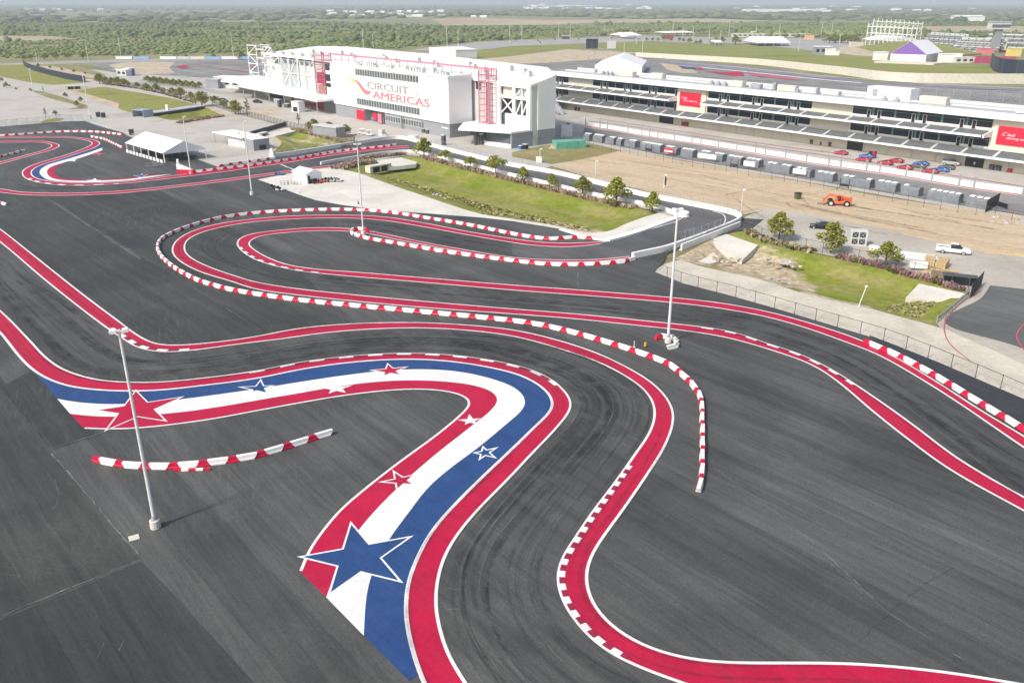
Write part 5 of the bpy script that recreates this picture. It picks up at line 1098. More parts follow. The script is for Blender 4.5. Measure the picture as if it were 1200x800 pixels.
# ================================================================ pit wall with posts
WP = [(686,148.5),(720,153.5),(750,159),(825,170.5),(900,183),(975,195.5),(1050,206),(1137,221),(1197,229)]
Wl = resample(smooth_path(ats(WP), .5, 3), 3.6); p0 = Wl[0]; t = thing('pit_wall', 'white pit wall with a red foot and tall grey posts', 'wall', (p0.x, p0.y, .03))
L = [Vector((p.x-p0.x, p.y-p0.y, 0)) for p in Wl]
for i in range(len(L)-1):
    a, b = L[i], L[i+1]; d = (b-a); rz = math.atan2(d.y, d.x); q = MB(); q.box((.03,-.15,.32),(d.length-.03,.15,1.75)); o = q.build('panel', M['white_wall'], t); o.location = a; o.rotation_euler = (0,0,rz)
    q = MB(); q.box((0,-.19,0),(d.length,.19,.31)); o = q.build('foot', M['faded_red'], t); o.location = a; o.rotation_euler = (0,0,rz)
for px in (686,700.6,715.6,739,755.6,762,768,785.5,807,825,839,858,882,902,918.5,940,967.5,991,1010,1035,1065.5,1092,1114.5,1144,1190):
    p = min(Wl, key=lambda w_: abs(600+F_PX*w_.x/(w_.y*C_+CAM_H*S_) - px)); q = MB(); q.beam((0,0,0),(0,0,3.1),.34,.34); o = q.build('post', M['galv'], t); o.location = (p.x-p0.x, p.y-p0.y-.35, 0)
# ================================================================ grey covered stacks
ST = [(683.5,692,167,'narrow grey covered stack beside the green enclosure'),(693,707,169,'second grey covered stack right of the green enclosure'),(708,720.5,171.5,'third grey covered stack right of the green enclosure'),(722,729,173,'narrow fourth grey covered stack where the dirt field begins'),(729.5,745.5,175.5,'fifth grey covered stack at the left corner of the dirt field'),(746,775,180.5,'long grey covered stack behind the leftmost black gate frame'),(776,794,184,'grey covered stack carrying the red and white board'),(795,813,187,'plain grey covered stack left of the long white board'),(814,847.5,192,'long grey covered stack behind the long white board'),(848.5,869,196,'grey covered stack behind the middle black gate frame'),(870,890,199,'grey covered stack behind the square white board'),(891,926,206.5,'long grey covered stack left of the white board nearest the orange machine'),(927,950,211,'grey covered stack behind the white board nearest the orange machine'),(951,976.5,216,'grey covered stack left of the black gate by the orange machine'),(977,1020,223.5,'long grey covered stack above the orange machine'),(1021,1050,228,'grey covered stack right of the orange machine'),(1051,1077,233,'grey covered stack third from the black banner'),(1078,1124,241.5,'long grey covered stack second from the black banner'),(1126,1158,247.5,'last grey covered stack beside the black banner')]
for x0, x1, y, lab in ST:
    b_ = at(x1-2, y-.5); dirv = (at(970,215.5)-at(760,179)).normalized(); ln = max(1.6, (at(x1,y)-at(x0, y-(x1-x0)*.165)).length*.80)
    t = thing('covered_stack', lab, 'covered stack', (b_.x, b_.y, .03), math.atan2(dirv.y, dirv.x), 'grey covered stacks in a row')
    n = max(2, round(ln/1.5)); q = MB(); xs = [-ln + ln*k/n for k in range(n+1)]; prof = [(0,0),(.12,1.9),(.5,2.35),(1.9,2.4),(2.4,2.0),(2.5,0)]
    vs = []
    for i, x in enumerate(xs):
        for (yy, zz) in prof: vs.append((x + (random.uniform(-.05,.05) if 0 < i < n else 0), yy + random.uniform(-.05,.05), zz + (random.uniform(-.1,.08) if zz > 1 else 0)))
    k = len(prof); fs = [tuple(range(k)), tuple(range(n*k, n*k+k))[::-1]]
    for i in range(n):
        for j in range(k-1): fs.append((i*k+j, (i+1)*k+j, (i+1)*k+j+1, i*k+j+1))
    q.add(vs, fs); q.build('cover', M['rubber_grey'], t)
    for i in range(n):
        if random.random() < .75:
            c = MB(); xa, xb = xs[i]+.25, xs[i+1]-.2; c.add([(xa,.45,2.42),(xb,.45,2.42),(xb,1.7,2.48),(xa,1.7,2.48),(xa+.15,.6,2.62),(xb-.15,.6,2.62),(xb-.15,1.5,2.66),(xa+.15,1.5,2.66)], [(4,5,6,7),(0,1,5,4),(1,2,6,5),(2,3,7,6),(3,0,4,7)]); c.build('top_highlight', M['membrane'], t)  # white lumps shaped for the bright highlights along the stack tops
# green enclosure
p = at(651, 176); t = thing('green_enclosure', 'enclosure of green netting beside the white end wall', 'enclosure', (p.x, p.y, .03), R(15))
q = MB(); q.prism([(.4,.06),(10.3,1.1),(11.2,5.2),(.6,5.6)], 0, 2.3); q.build('netting', M['green_mesh'], t)
for x, y in ((0,0),(3.5,.3),(7,.65),(10.5,1.0),(11.3,5.2)): q = MB(); q.tube((x,y-.06,0),(x,y-.06,2.75),.06,n=5); q.build('post', M['galv'], t)
p = at(664, 160.5); t = thing('plant_unit', 'white machine unit behind the green netting', 'machine', (p.x, p.y, .03), R(15)); q = MB(); q.box((-2,0,0),(2,2,4.0)); q.box((-1.6,-.05,2.6),(-.5,-.005,3.6)); q.build('casing', M['wmetal'], t); q = MB(); q.tube((.8,1,4),(.8,1,4.4),.5,n=8); q.build('fan', M['dgrey'], t)
p = at(653, 174.5); t = thing('shrub_pile', 'pale heap beside the green netting', 'heap', (p.x-1.5, p.y-1, .03))
q = MB()
for k in range(7): q.tube((random.uniform(-1,1),random.uniform(-.6,.6),0),(random.uniform(-.7,.7),random.uniform(-.4,.4),1.2),.5,.2,n=6)
q.build('bags', M['sand'], t)
# ================================================================ road bridge, culverts, footbridge
a, b = at(795,291), at(858,266.5); d = b-a; t = thing('road_bridge', 'white road bridge with an open culvert beneath', 'bridge', (a.x, a.y, 0), math.atan2(d.y, d.x)); ln = d.length
q = MB(); q.box((-1,-1.0,-.35),(ln+1,.9,.13)); q.build('deck', M['conc_wall'], t)
q = MB(); q.box((-1,-1.35,-.3),(ln+1,-1.02,1.25)); q.build('parapet', M['white_wall'], t)
q = MB(); q.box((2.5,-.9,-2.0),(3.6,.8,-.36)); q.box((ln*.55,-.7,-2.0),(ln*.55+.5,.8,-.36)); q.box((ln-4,-.9,-2.0),(ln-2.4,.8,-.36)); q.build('pier', M['apron'], t)
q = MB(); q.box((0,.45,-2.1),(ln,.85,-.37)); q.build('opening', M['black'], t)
for x0, x1, y1, lab in ((-3,4,-5.5,'left'),(ln-4.5,ln+5,-8,'right')):
    q = MB(); q.add([(x0,-1.1,-.25),(x1,-1.1,-.25),(x1,y1,-1.25 if x0 < 0 else -.7),(x0+1.5,y1,-1.25 if x0 < 0 else -.7),(x0,-1.1,-2.2),(x1,-1.1,-2.2),(x1,y1,-2.2),(x0+1.5,y1,-2.2)], [(0,3,2,1),(4,5,6,7),(0,1,5,4),(1,2,6,5),(2,3,7,6),(3,0,4,7)]); q.build('wing_wall', M['apron'], t)
def culvert(p0, p1, label, h, n, depth=3, wing=None, m='conc_wall', zb=-.9):
    a, b = at(*p0), at(*p1); d = b-a; t = thing('culvert', label, 'culvert', (a.x, a.y, 0), math.atan2(d.y, d.x)); ln = d.length
    q = MB(); q.box((-1.2,0,h-.35),(ln+1.2,depth,h)); q.box((-1.2,0,zb),(-.2,depth,h-.36)); q.box((ln+.2,0,zb),(ln+1.2,depth,h-.36)); q.build('headwall', M[m], t)
    for k in range(n):
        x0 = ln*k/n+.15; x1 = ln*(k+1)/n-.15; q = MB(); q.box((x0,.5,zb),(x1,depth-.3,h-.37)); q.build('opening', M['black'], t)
        if k: q = MB(); q.box((x0-.3,.05,zb),(x0,depth-.4,h-.37)); q.build('pier', M[m], t)
    if wing:
        W_ = [at(*w_)-a for w_ in wing]; r = Matrix.Rotation(-math.atan2(d.y, d.x), 2); W_ = [r @ Vector((w_.x, w_.y)) for w_ in W_]
        q = MB(); q.prism([(w_.x, w_.y) for w_ in W_], zb, .12); q.build('apron_slab', M['apron'], t)
    return t
culvert((438,199.5),(455,196.5), 'pale concrete culvert with two openings at the end of the long ditch', 1.1, 2, 2.2, [(455,196.5),(487,193),(489,190.2),(469,185),(440,188)])
culvert((79.5,105.4),(95,104.8), 'concrete culvert with twin black openings at far left', 1.9, 2, 4, None, zb=0)
t = culvert((306,161),(313,159), 'small culvert with a dark opening behind the grey roofed cabin', 1.2, 1, 2, [(305,160),(318,161),(349,153.5),(336,150.5),(318,152)])
a, b = at(176,137), at(240,127.5); d = b-a; t = thing('footbridge', 'grey footbridge crossing the sunken grass hollow', 'bridge', (a.x, a.y, 0), math.atan2(d.y, d.x)); ln = d.length
q = MB(); q.box((0,0,.9),(ln,6,1.25)); q.build('deck', M['roofgrey'], t)
q = MB(); q.box((0,-.15,-1.9),(ln,-.01,.95)); q.build('under_deck_shade', M['banner_black'], t)  # black sheet standing in for the dark shadow beneath the deck
q = MB(); q.box((-3.5,-.3,0),(1.5,-.16,2.9)); q.box((-3.5,5.6,0),(1.5,5.75,2.9)); q.box((-3.5,-.16,2.65),(1.5,5.6,2.9)); q.build('portal', M['portal_blue'], t)
q = MB(); q.box((ln*.38,2,1.3),(ln*.38+1,3,3.4)); q.build('hut', M['wmetal'], t)
# beds of pink muhly grass and low shrubs: uncountable tufts
def tufts(name, pts, wd, n, h, cols, label, cat='plants', z=0):
    P = smooth_path(ats(pts), .6, 1); q = MB()
    for _ in range(n):
        i = random.randrange(len(P)-1); t_ = (P[i+1]-P[i]).normalized(); nn = Vector((-t_.y, t_.x)); c = P[i] + nn*random.uniform(-wd/2, wd/2) + t_*random.uniform(-.5,.5); hh = h*random.uniform(.5,1.15); mi = random.randrange(len(cols))
        for k in range(3):
            a = random.uniform(0, 6.28); r = random.uniform(.15,.5); dx, dy = math.cos(a)*r, math.sin(a)*r
            q.add([(c.x-dy*.6,c.y+dx*.6,z),(c.x+dy*.6,c.y-dx*.6,z),(c.x+dx+dy*.8,c.y+dy-dx*.8,z+hh*.8),(c.x+dx*.8,c.y+dy*.8,z+hh),(c.x+dx-dy*.8,c.y+dy+dx*.8,z+hh*.75)], [(0,1,2,3,4)], mi)
    return tag(q.build(name, [M[c] for c in cols], kind='stuff'), label, cat)
for nm, c in (('muhly',(.38,.25,.24)),('muhly2',(.30,.22,.17)),('muhly3',(.42,.34,.24)),('shrubg',(.09,.12,.03)),('purpleshrub',(.27,.14,.17)),('straw',(.36,.31,.17)),('olive',(.23,.23,.07))): M[nm] = plain(nm, c, .9, var=.3, scale=.7, space='world')
tufts('muhly_grass', [(495,185),(525,192.5),(562,202),(600,211.5),(650,223.5),(700,235.5),(745,245)], 1.9, 900, .9, ['muhly','muhly2','muhly3'], 'row of pink grey ornamental grass below the road wall')
tufts('muhly_grass', [(396,199),(420,192),(440,190)], 4.2, 300, 1.1, ['muhly','muhly2','straw'], 'clump of pink ornamental grass left of the pale culvert')
tufts('muhly_grass', [(420,188),(450,184.5),(475,182)], 1.5, 320, 1.0, ['muhly2','shrubg','muhly'], 'dark shrub strip above the pale culvert')
tufts('muhly_grass', [(878,273),(900,284),(925,290),(955,297)], 2.0, 150, .9, ['muhly2','straw','shrubg'], 'dry grass clumps behind the sandy end of the right ditch')
tufts('muhly_grass', [(985,302.5),(1005,307.5),(1018,310.5),(1040,316.5),(1060,322),(1085,328),(1110,335.5),(1128,342)], 1.5, 230, 1.0, ['purpleshrub','muhly2','purpleshrub','shrubg'], 'row of purple shrubs along the right ditch fence')
tufts('muhly_grass', [(345,152.5),(380,161.5),(414,169.5)], 2.2, 420, .9, ['muhly2','straw','muhly3'], 'brown ornamental grass below the slatted fence')
tufts('muhly_grass', [(330,181),(360,178.5),(395,173.5),(412,171.5)], 1.6, 300, .9, ['muhly','muhly2'], 'grey ornamental grass behind the outer road wall')
tufts('muhly_grass', [(210,145),(235,140.5),(262,136.5)], 3, 420, 1.0, ['muhly2','purpleshrub','straw'], 'brown shrubs in the bed beside the footbridge')
tufts('muhly_grass', [(120,98),(180,108),(231,122)], 1.6, 320, .8, ['muhly2','bark'], 'dry plants under the slatted fence of the green field')
tufts('grass', [(1055,366),(1070,360),(1090,357),(1105,358)], 6, 900, .45, ['straw','olive','olive'], 'tall straw coloured weeds at the right end of the ditch', z=-.9)
tufts('grass', [(560,250),(600,253),(650,262),(690,268)], 3.0, 300, .35, ['straw','olive','straw'], 'weeds along the sandy near edge of the long ditch', z=-.25)
tufts('grass', [(420,200),(480,215),(560,238),(640,256)], 8, 900, .35, ['straw','olive','olive'], 'rough weeds in the long ditch', z=-1.3)
for x, y, s, lab in ((511,226.5,1.3,'larger grey bush at the foot of the long ditch'),(519.5,230,1.0,'smaller grey bush at the foot of the long ditch')):
    p = at(x, y); t = thing('bush', lab, 'bush', (p.x, p.y, -1.2)); q = MB()
    for _ in range(120):
        a = random.uniform(0,6.28); r = s*random.random()**.5; c = Vector((r*math.cos(a), r*math.sin(a), random.uniform(0, s*.9)*(1-(r/s)**2*.6))); e = Vector((random.uniform(-1,1),random.uniform(-1,1),random.uniform(-1,1))).normalized()*.18; f = e.cross(Vector((random.uniform(-1,1),random.uniform(-1,1),1))).normalized()*.18
        q.add([c-e-f,c+e-f,c+e+f,c-e+f], [(0,1,2,3)])
    q.build('foliage', M['lgrey'], t)
# pale slabs and rubble in the right ditch
def slab3(name, pts, z0, label, cat, m='apron', h=.25):
    W_ = ats([p_[:2] for p_ in pts]); q = MB(); n = len(W_); T = [(w_.x, w_.y, z0+p_[2]) for w_, p_ in zip(W_, pts)]; q.add(T + [(x, y, z-h-1.2) for x, y, z in T], [tuple(range(n)), tuple(range(n, 2*n))[::-1]] + [(i, n+i, n+(i+1) % n, (i+1) % n) for i in range(n)]); return tag(q.build(name, M[m]), label, cat)
slab3('concrete_slab', [(1062,346,-.35),(1077,333,.12),(1133,345,.12),(1118,352,-.35)], 0, 'sloping pale concrete slab at the right end of the ditch', 'slab')
slab3('concrete_slab', [(826,282.5,-.2),(851,275.5,.15),(888,288,.05),(870,301,-.75)], .1, 'large pale slab sloping down beside the road bridge', 'slab')
slab3('concrete_slab', [(808,297,-.5),(834,290,-.5),(846,300,-.8),(818,309,-.7)], 0, 'pale flat slab under the opening of the road bridge', 'slab')
slab3('concrete_slab', [(1028,361,0),(1043,363,0),(1047,366.5,0),(1036,367,0)], -.2, 'small pale slab in the grass of the right ditch', 'slab')
for x, y, n_, sp, lab in ((918,304,16,3.2,'heap of pale sandy rubble in the middle of the right ditch'),(905,325,10,2.5,'scatter of pale stones near the path'),(850,300,9,3,'pale stones under the road bridge')):
    p = at(x, y); t = thing('rubble_heap', lab, 'rubble', (p.x, p.y, -.9))
    for k in range(n_):
        q = MB(); c = Vector((random.gauss(0,sp*.4), random.gauss(0,sp*.4), .15)); s = random.uniform(.3,.9)
        q.add([c+Vector((random.uniform(-.5,.5)+dx*.6, random.uniform(-.3,.3)+dy*.5, dz*.55))*1.0*s for dx in (-1,1) for dy in (-1,1) for dz in (0,1)], [(0,1,3,2),(4,6,7,5),(0,4,5,1),(2,3,7,6),(0,2,6,4),(1,5,7,3)]); q.build('stone', M['sand' if k % 2 else 'stone'], t)
# ================================================================ tents and small buildings
def tent(p0, pa, pb, eave, ridge, label, posts=True, cat='tent', name='marquee', roof_m='membrane', walls=None, gable_m='membrane', group=None, over=.0, nposts=5):
    """gabled tent: p0 near corner, pa end of the long side, pb end of the gable side (photo positions)"""
    O = at(*p0); a = at(*pa)-O; b = at(*pb)-O; la = a.length; a.normalize(); b = b - a*b.dot(a); lb = b.length; b.normalize()
    left = a.x*b.y-a.y*b.x < 0
    t = thing(name, label, cat, (O.x, O.y, .16), math.atan2(a.y, a.x), group); s = -1 if left else 1
    q = MB(); n = 6; ov = .35
    for k in range(n):
        x0, x1 = la*k/n, la*(k+1)/n
        for y0, z0, y1, z1 in ((-ov, eave-.12, lb/2, ridge), (lb/2, ridge, lb+ov, eave-.12)):
            P = [(x0, s*y0, z0), (x1, s*y0, z0), (x1, s*y1, z1), (x0, s*y1, z1)]; q.add(P + [(x, y, z-.12) for x, y, z in P], [(0,1,2,3),(7,6,5,4),(0,4,5,1),(2,6,7,3),(0,3,7,4),(1,5,6,2)])
    q.build('roof', M[roof_m], t)
    for x in (.02, la-.02):
        q = MB(); q.add([(x-.04, 0, eave-.5), (x-.04, s*lb, eave-.5), (x-.04, s*lb, eave), (x-.04, s*lb/2, ridge-.13), (x-.04, 0, eave), (x+.04, 0, eave-.5), (x+.04, s*lb, eave-.5), (x+.04, s*lb, eave), (x+.04, s*lb/2, ridge-.13), (x+.04, 0, eave)], [(0,1,2,3,4),(9,8,7,6,5)]+[(i,(i+1) % 5+0,(i+1) % 5+5,i+5) for i in range(5)]); q.build('gable', M[gable_m], t)
    if posts:
        for k in range(nposts):
            for y in (0, s*lb): q = MB(); q.tube((la*k/(nposts-1), y, 0), (la*k/(nposts-1), y, eave), .14, n=6); q.build('post', M['wmetal'], t)
    if walls:
        for nm, (x0, y0, x1, y1), h0, h1, m_ in walls:
            q = MB(); q.box((x0*la, s*y0*lb, h0), (x1*la+.06, s*y1*lb+s*.06, h1)); q.build(nm, M[m_], t)
    return t, la, lb, s
t, la, lb, s = tent((193.5,192), (149.8,179), (237,184.5), 3.0, 5.6, 'large white marquee with open sides on the kart lot', nposts=6)
for k in range(11):   # low white barriers along its open side
    q = MB(); x = la*(k+.15)/11; q.box((x, -s*.55, 0), (x+la/16, -s*.35, .9)); q.build('side_skirt', M['wmetal'], t)
for k in range(4):
    for j in range(5):
        x = la*(.08+.22*k); y = s*lb*(.14+.17*j); d = thing('picnic_table', 'dark picnic table in the shade under the marquee', 'table', tuple((t.matrix_basis @ Vector((x, y, 0)))), t.rotation_euler.z + R(90), 'picnic tables under the marquee') if False else None
def world_of(t, x, y, z=0):
    c, s_ = math.cos(t.rotation_euler.z), math.sin(t.rotation_euler.z); return (t.location.x + c*x - s_*y, t.location.y + s_*x + c*y, t.location.z + z)
tb = None
for k in range(4):
    for j in range(4):
        L_ = world_of(t, la*(.10+.25*k), s*lb*(.18+.2*j))
        if tb is None:
            tb = thing('picnic_table', 'dark picnic table, first across, first row from the near gable of the marquee', 'table', L_, t.rotation_euler.z, 'picnic tables under the marquee')
            q = MB(); q.box((-.9,-.4,.7),(.9,.4,.78)); q.build('top', M['dgrey'], tb)
            for y in (-.75,.75): q = MB(); q.box((-.9,y-.14,.42),(.9,y+.14,.48)); q.build('bench', M['dgrey'], tb)
            for x in (-.7,.7): q = MB(); q.beam((x,-.7,0),(x,0,.7),.09); q.beam((x,.7,0),(x,0,.7),.09); q.beam((x,-.75,.4),(x,.75,.4),.08); q.build('leg', M['black'], tb)
        else: dup(tb, L_, label='dark picnic table, ' + ordw(j) + ' across, ' + ordw(k) + ' row from the near gable of the marquee')
for k, (x, y) in enumerate(((178,196),(186,195))):
    p = at(x, y); o = thing('metal_barrier', ('left','right')[k] + ' grey crowd barrier in front of the marquee', 'crowd barrier', (p.x, p.y, .16), R(12)); q = MB()
    for z in (.25, 1.0): q.beam((-1.6,0,z),(1.6,0,z),.06)
    q.build('rail', M['galv'], o); q = MB()
    for i in range(13): q.beam((-1.6+i*.266,0,.25),(-1.6+i*.266,0,1.0),.035)
    q.build('bars', M['galv'], o); q = MB()
    for x_ in (-1.3,1.3): q.beam((x_,-.4,.03),(x_,.4,.03),.06); q.beam((x_,0,.03),(x_,0,.25),.06)
    q.build('foot', M['galv'], o)
# cabin with a white roof
O = at(298, 177.5); a = at(266,170.5)-O; b = at(312.5,174.2)-O; la = a.length; a.normalize(); b = b-a*b.dot(a); lb = b.length; b.normalize(); s = 1 if a.x*b.y-a.y*b.x > 0 else -1
t = thing('ticket_cabin', 'grey cabin with a flat white roof beside the plaza', 'cabin', (O.x, O.y, .1), math.atan2(a.y, a.x)); h = 3.3
q = MB(); q.box((0,0,0),(la*.33,s*lb,h)); q.build('end_block', M['grey'], t)
q = MB(); q.box((la*.33+.02,s*.5,0),(la,s*(lb-.4),h-.3)); q.build('wall', M['lgrey'], t)
for k in range(5): q = MB(); x = la*(.36+.12*k); q.box((x, s*.36, .6),(x+la*.09, s*.49, 2.4)); q.build('hatch', M['cladding'], t)
q = MB(); q.box((la*.30,-s*.9,h+.02),(la*1.42,s*(lb+.9),h+.32)); q.build('roof', M['roofwhite'], t)
q = MB(); q.box((-.1,-s*.1,h+.02),(la*.295,s*(lb+.1),h+.2)); q.build('block_roof', M['roofwhite'], t)
q = MB(); q.box((-.16,s*lb*.35,.15),(-.02,s*lb*.75,1.5)); q.build('vent', M['black'], t)
q = MB(); q.tube((la*.8,s*lb*.5,h+.32),(la*.8,s*lb*.5,h+.8),.35,n=8); q.tube((la*.15,s*lb*.5,h+.2),(la*.15,s*lb*.5,h+.7),.2,n=8); q.build('roof_vent', M['lgrey'], t)
q = MB()
for x in (la*.95, la*1.38): q.tube((x,-s*.6,0),(x,-s*.6,h),.1,n=6)
q.build('post', M['galv'], t)
# long navy banner behind it
screen((294,160.5), (336,148.5), 1.8, 'long dark navy banner on the fence behind the cabin', 'banner_navy')
# white hut on the apron
t, la, lb, s = tent((360.5,216.8), (344,212.3), (370.5,212.2), 2.6, 3.5, 'small white hut on the pale concrete apron', False, 'hut', 'hut', walls=(('wall',(0,0,1,.02),0,2.55,'membrane'),('wall',(0,0,.01,.98),0,2.5,'membrane'),('wall',(.98,.02,1,.98),0,2.5,'membrane')))
q = MB(); q.box((-.05, s*lb*.06, 0),(-.005, s*lb*.2, 2.1)); q.build('doorway', M['black'], t)
# far tents
tent((1084,74), (1103,70.5), (1046,71.8), 6, 15, 'big tent with purple gable on the far lawn', False, name='event_tent', walls=(('wall',(0,0,.03,1),0,6,'membrane'),('wall',(.03,0,1,.02),0,5.4,'lgrey')), gable_m='purplef')
slab3('tent_floor', [(1024,73.8,0),(1094,76.5,0),(1108,75,0),(1040,72,0)], .9, 'pale platform edge below the purple tent', 'platform', 'conc_wall')
tent((886.5,54.5), (926,54.5), (890,51.5), 3.6, 8.5, 'white marquee at the far side of the lawn', True, name='marquee', nposts=5)
tent((752,87.5), (757,80), (701,83.5), 5, 10, 'white peaked tent rising behind the pit building', False, name='event_tent', walls=(('wall',(0,0,.02,1),0,5,'membrane'),('wall',(.02,0,1,.02),0,4.9,'membrane'),('wall',(.02,.98,1,1),0,4.9,'membrane')))
tent((1010,51.5), (1042,54), (1014,49), 5, 9, 'white tent at the foot of the scaffold', True, name='marquee')
tent((736,46), (752,45.7), (738,44), 4, 7, 'small white tent at the left end of the lawn', True, name='marquee', nposts=3)
tent((785,43.5), (814,43), (785,42), 5, 6.5, 'long flat white canopy behind the lawn trees', True, name='canopy', nposts=6)
tent((534,69.5), (559,68.5), (534,65), 7, 8.2, 'white box tent behind the white roof', False, name='event_tent', walls=(('wall',(0,0,1,.02),0,6.9,'membrane'),('wall',(0,.02,.02,.98),0,6.9,'membrane')))
tent((838,53.8), (847,53.8), (838,52.2), 3.4, 5, 'tiny white tent at the edge of the lawn', True, name='marquee', nposts=3)
def block(px, size, h, m, label, cat, name, rz=0, z=0, roof=None, windows=0, group=None):
    p = at(*px); t = thing(name, label, cat, (p.x, p.y, z), rz, group); lx, ly = size
    q = MB(); q.box((-lx/2,-ly/2,0),(lx/2,ly/2,h)); q.build('wall', M[m], t)
    q = MB(); q.box((-lx/2-.3,-ly/2-.3,h+.01),(lx/2+.3,ly/2+.3,h+max(.3,h*.08))); q.build('roof', M[roof or 'roofwhite'], t)
    for k in range(windows):
        x = -lx/2 + lx*(k+.5)/windows; w_ = lx/windows*.55; q = MB(); q.box((x-w_/2,-ly/2-.08,h*.35),(x+w_/2,-ly/2-.01,h*.75)); q.build('window', M['glass'], t)
    return t
block((272,103), (15,8), 5.5, 'lgrey', 'flat roofed grey pavilion left of the long canopy', 'pavilion', 'pavilion', R(-20), windows=3)
block((256,103), (8,10), 4.5, 'grey', 'grey annex at the left end of the canopies', 'annex', 'annex', R(-20), roof='roofgrey')
block((146,89.2), (9,4), 3.6, 'lgrey', 'grey white cabin on the far left track', 'cabin', 'cabin', R(-30), windows=2)
block((153,88.8), (4,4), 4.2, 'carblue', 'blue cab beside the far left cabin', 'cabin', 'cab', R(-30))
block((386,160.5), (12,4), 3.6, 'grey', 'grey container behind the small green trees', 'container', 'container', R(-38), roof='lgrey', windows=0)
block((1031,70.8), (9,7), 6, 'membrane', 'white box left of the purple tent', 'container', 'container')
block((1112,73.4), (15,7), 6, 'membrane', 'white trailer right of the purple tent', 'trailer', 'trailer', windows=0)
block((1128,74), (14,6), 4, 'lgrey', 'grey trailer right of the white one', 'trailer', 'trailer', windows=3)
block((962.5,64.2), (14,7), 6.5, 'grey', 'dark grey store on the far lawn', 'shed', 'shed', windows=3)
block((972.5,64.8), (7,6), 5, 'membrane', 'white van body on the far lawn, larger one', 'van', 'van_body')
block((979.5,65), (4,5), 4, 'membrane', 'white van body on the far lawn, smaller one', 'van', 'van_body')
block((1003,56), (13,6), 4.5, 'conc_wall', 'tan block at the top of the sandy ramp', 'wall block', 'wall_block')
block((1154,63.5), (12,6), 4.5, 'letter_red', 'pink stall below the far grandstand, left one', 'stall', 'stall', roof='letter_red')
block((1169,61.5), (13,6), 5, 'redp', 'red stall below the control tower', 'stall', 'stall', roof='letter_red')
block((1187,66), (10,6), 6, 'letter_yellow', 'yellow stall at the far right', 'stall', 'stall', roof='letter_yellow')
block((882.5,43), (5,5), 6, 'membrane', 'small white kiosk at the far car park', 'kiosk', 'kiosk')
block((884,43.5), (60,8), 4, 'conc_wall', 'long low tan building behind the far car park', 'building', 'building', windows=9)
block((930,43.5), (40,10), 4, 'lgrey', 'low grey building behind the white marquee', 'building', 'building', windows=6)
block((948,46.5), (10,6), 5, 'letter_orange', 'orange roofed stall right of the white marquee', 'stall', 'stall', roof='letter_orange')
block((782,45.8), (14,6), 4, 'redp', 'red stall behind the lawn trees', 'stall', 'stall', roof='redp')
block((663,46.5), (9,4), 4, 'dgrey', 'dark bus in the far car park', 'bus', 'bus', windows=4)
block((520,79.5), (5,4), 3, 'membrane', 'small white unit behind the roof', 'cabin', 'cabin')
block((731,43.5), (8,6), 5, 'membrane', 'white van by the far car park entrance', 'van', 'van_body')
# crimson seating bank and dark fence at far right
slab3('seating_bank', [(1117,70,3),(1190,71.5,3),(1190,75.5,.3),(1122,74,.3)], .2, 'long crimson covered bank at far right', 'seating', 'redp')
slab3('lawn_bank', [(1000,57,1),(1060,55,6),(1100,58.5,5),(1150,64.5,1),(1100,68,.5),(1040,64,.5)], .2, 'bright green mound behind the purple tent', 'mound', 'grass')['kind'] = 'structure'
slab3('ramp', [(985,57,1.5),(1002,57,1.5),(1040,66,.4),(1010,66.5,.3),(980,62,.3)], .1, 'sandy ramp on the far lawn', 'ramp', 'sand')['kind'] = 'structure'
fence([(1160,78),(1168,85),(1182,87.5),(1215,89)], 9, 'tall black screened fence at the far right edge', 12, 0, 'dgrey', panel='banner_navy', thick=.2, name='screen_fence')
wall([(745,66.5),(806,70.5),(880,75.5),(920,79.5),(955,84),(992,88.5),(1030,94),(1060,96.5),(1120,98),(1215,98.8)], 3.4, .6, 'long cream concrete wall curving below the far lawn', 'conc_wall', 1, 8, 'track_wall', h1=5.6)
fence([(700,57.5),(745,65),(806,69.5)], 1.2, 'low grey guard rail at the left end of the far lawn', 14, 0, 'galv', thick=.25)
fence([(1000,115.5),(1060,117.5),(1120,119),(1215,121)], 5, 'grey debris fence behind the pit building', 7, 1.6, 'galv', thick=.12, wire=.1)
# twin screens
for x, lab in ((689.5,'left dark panel of the twin trackside screens'),(696.5,'right dark panel of the twin trackside screens')):
    p = at(x, 73.5); t = thing('trackside_screen', lab, 'screen', (p.x, p.y, 0)); q = MB(); q.box((-2.2,-.3,10),(2.2,.3,17)); q.build('panel', M['glass'], t); q = MB(); q.tube((0,.5,0),(0,.5,18),.2,n=6); q.build('pole', M['galv'], t)
p = at(716, 69.5); t = thing('trackside_screen', 'pale blue panel right of the twin screens', 'screen', (p.x, p.y, 0)); q = MB(); q.box((-3.5,-.3,8),(3.5,.3,14)); q.build('panel', M['lgrey'], t); q = MB(); q.tube((-2.5,.5,0),(-2.5,.5,16),.2,n=6); q.build('pole', M['galv'], t)
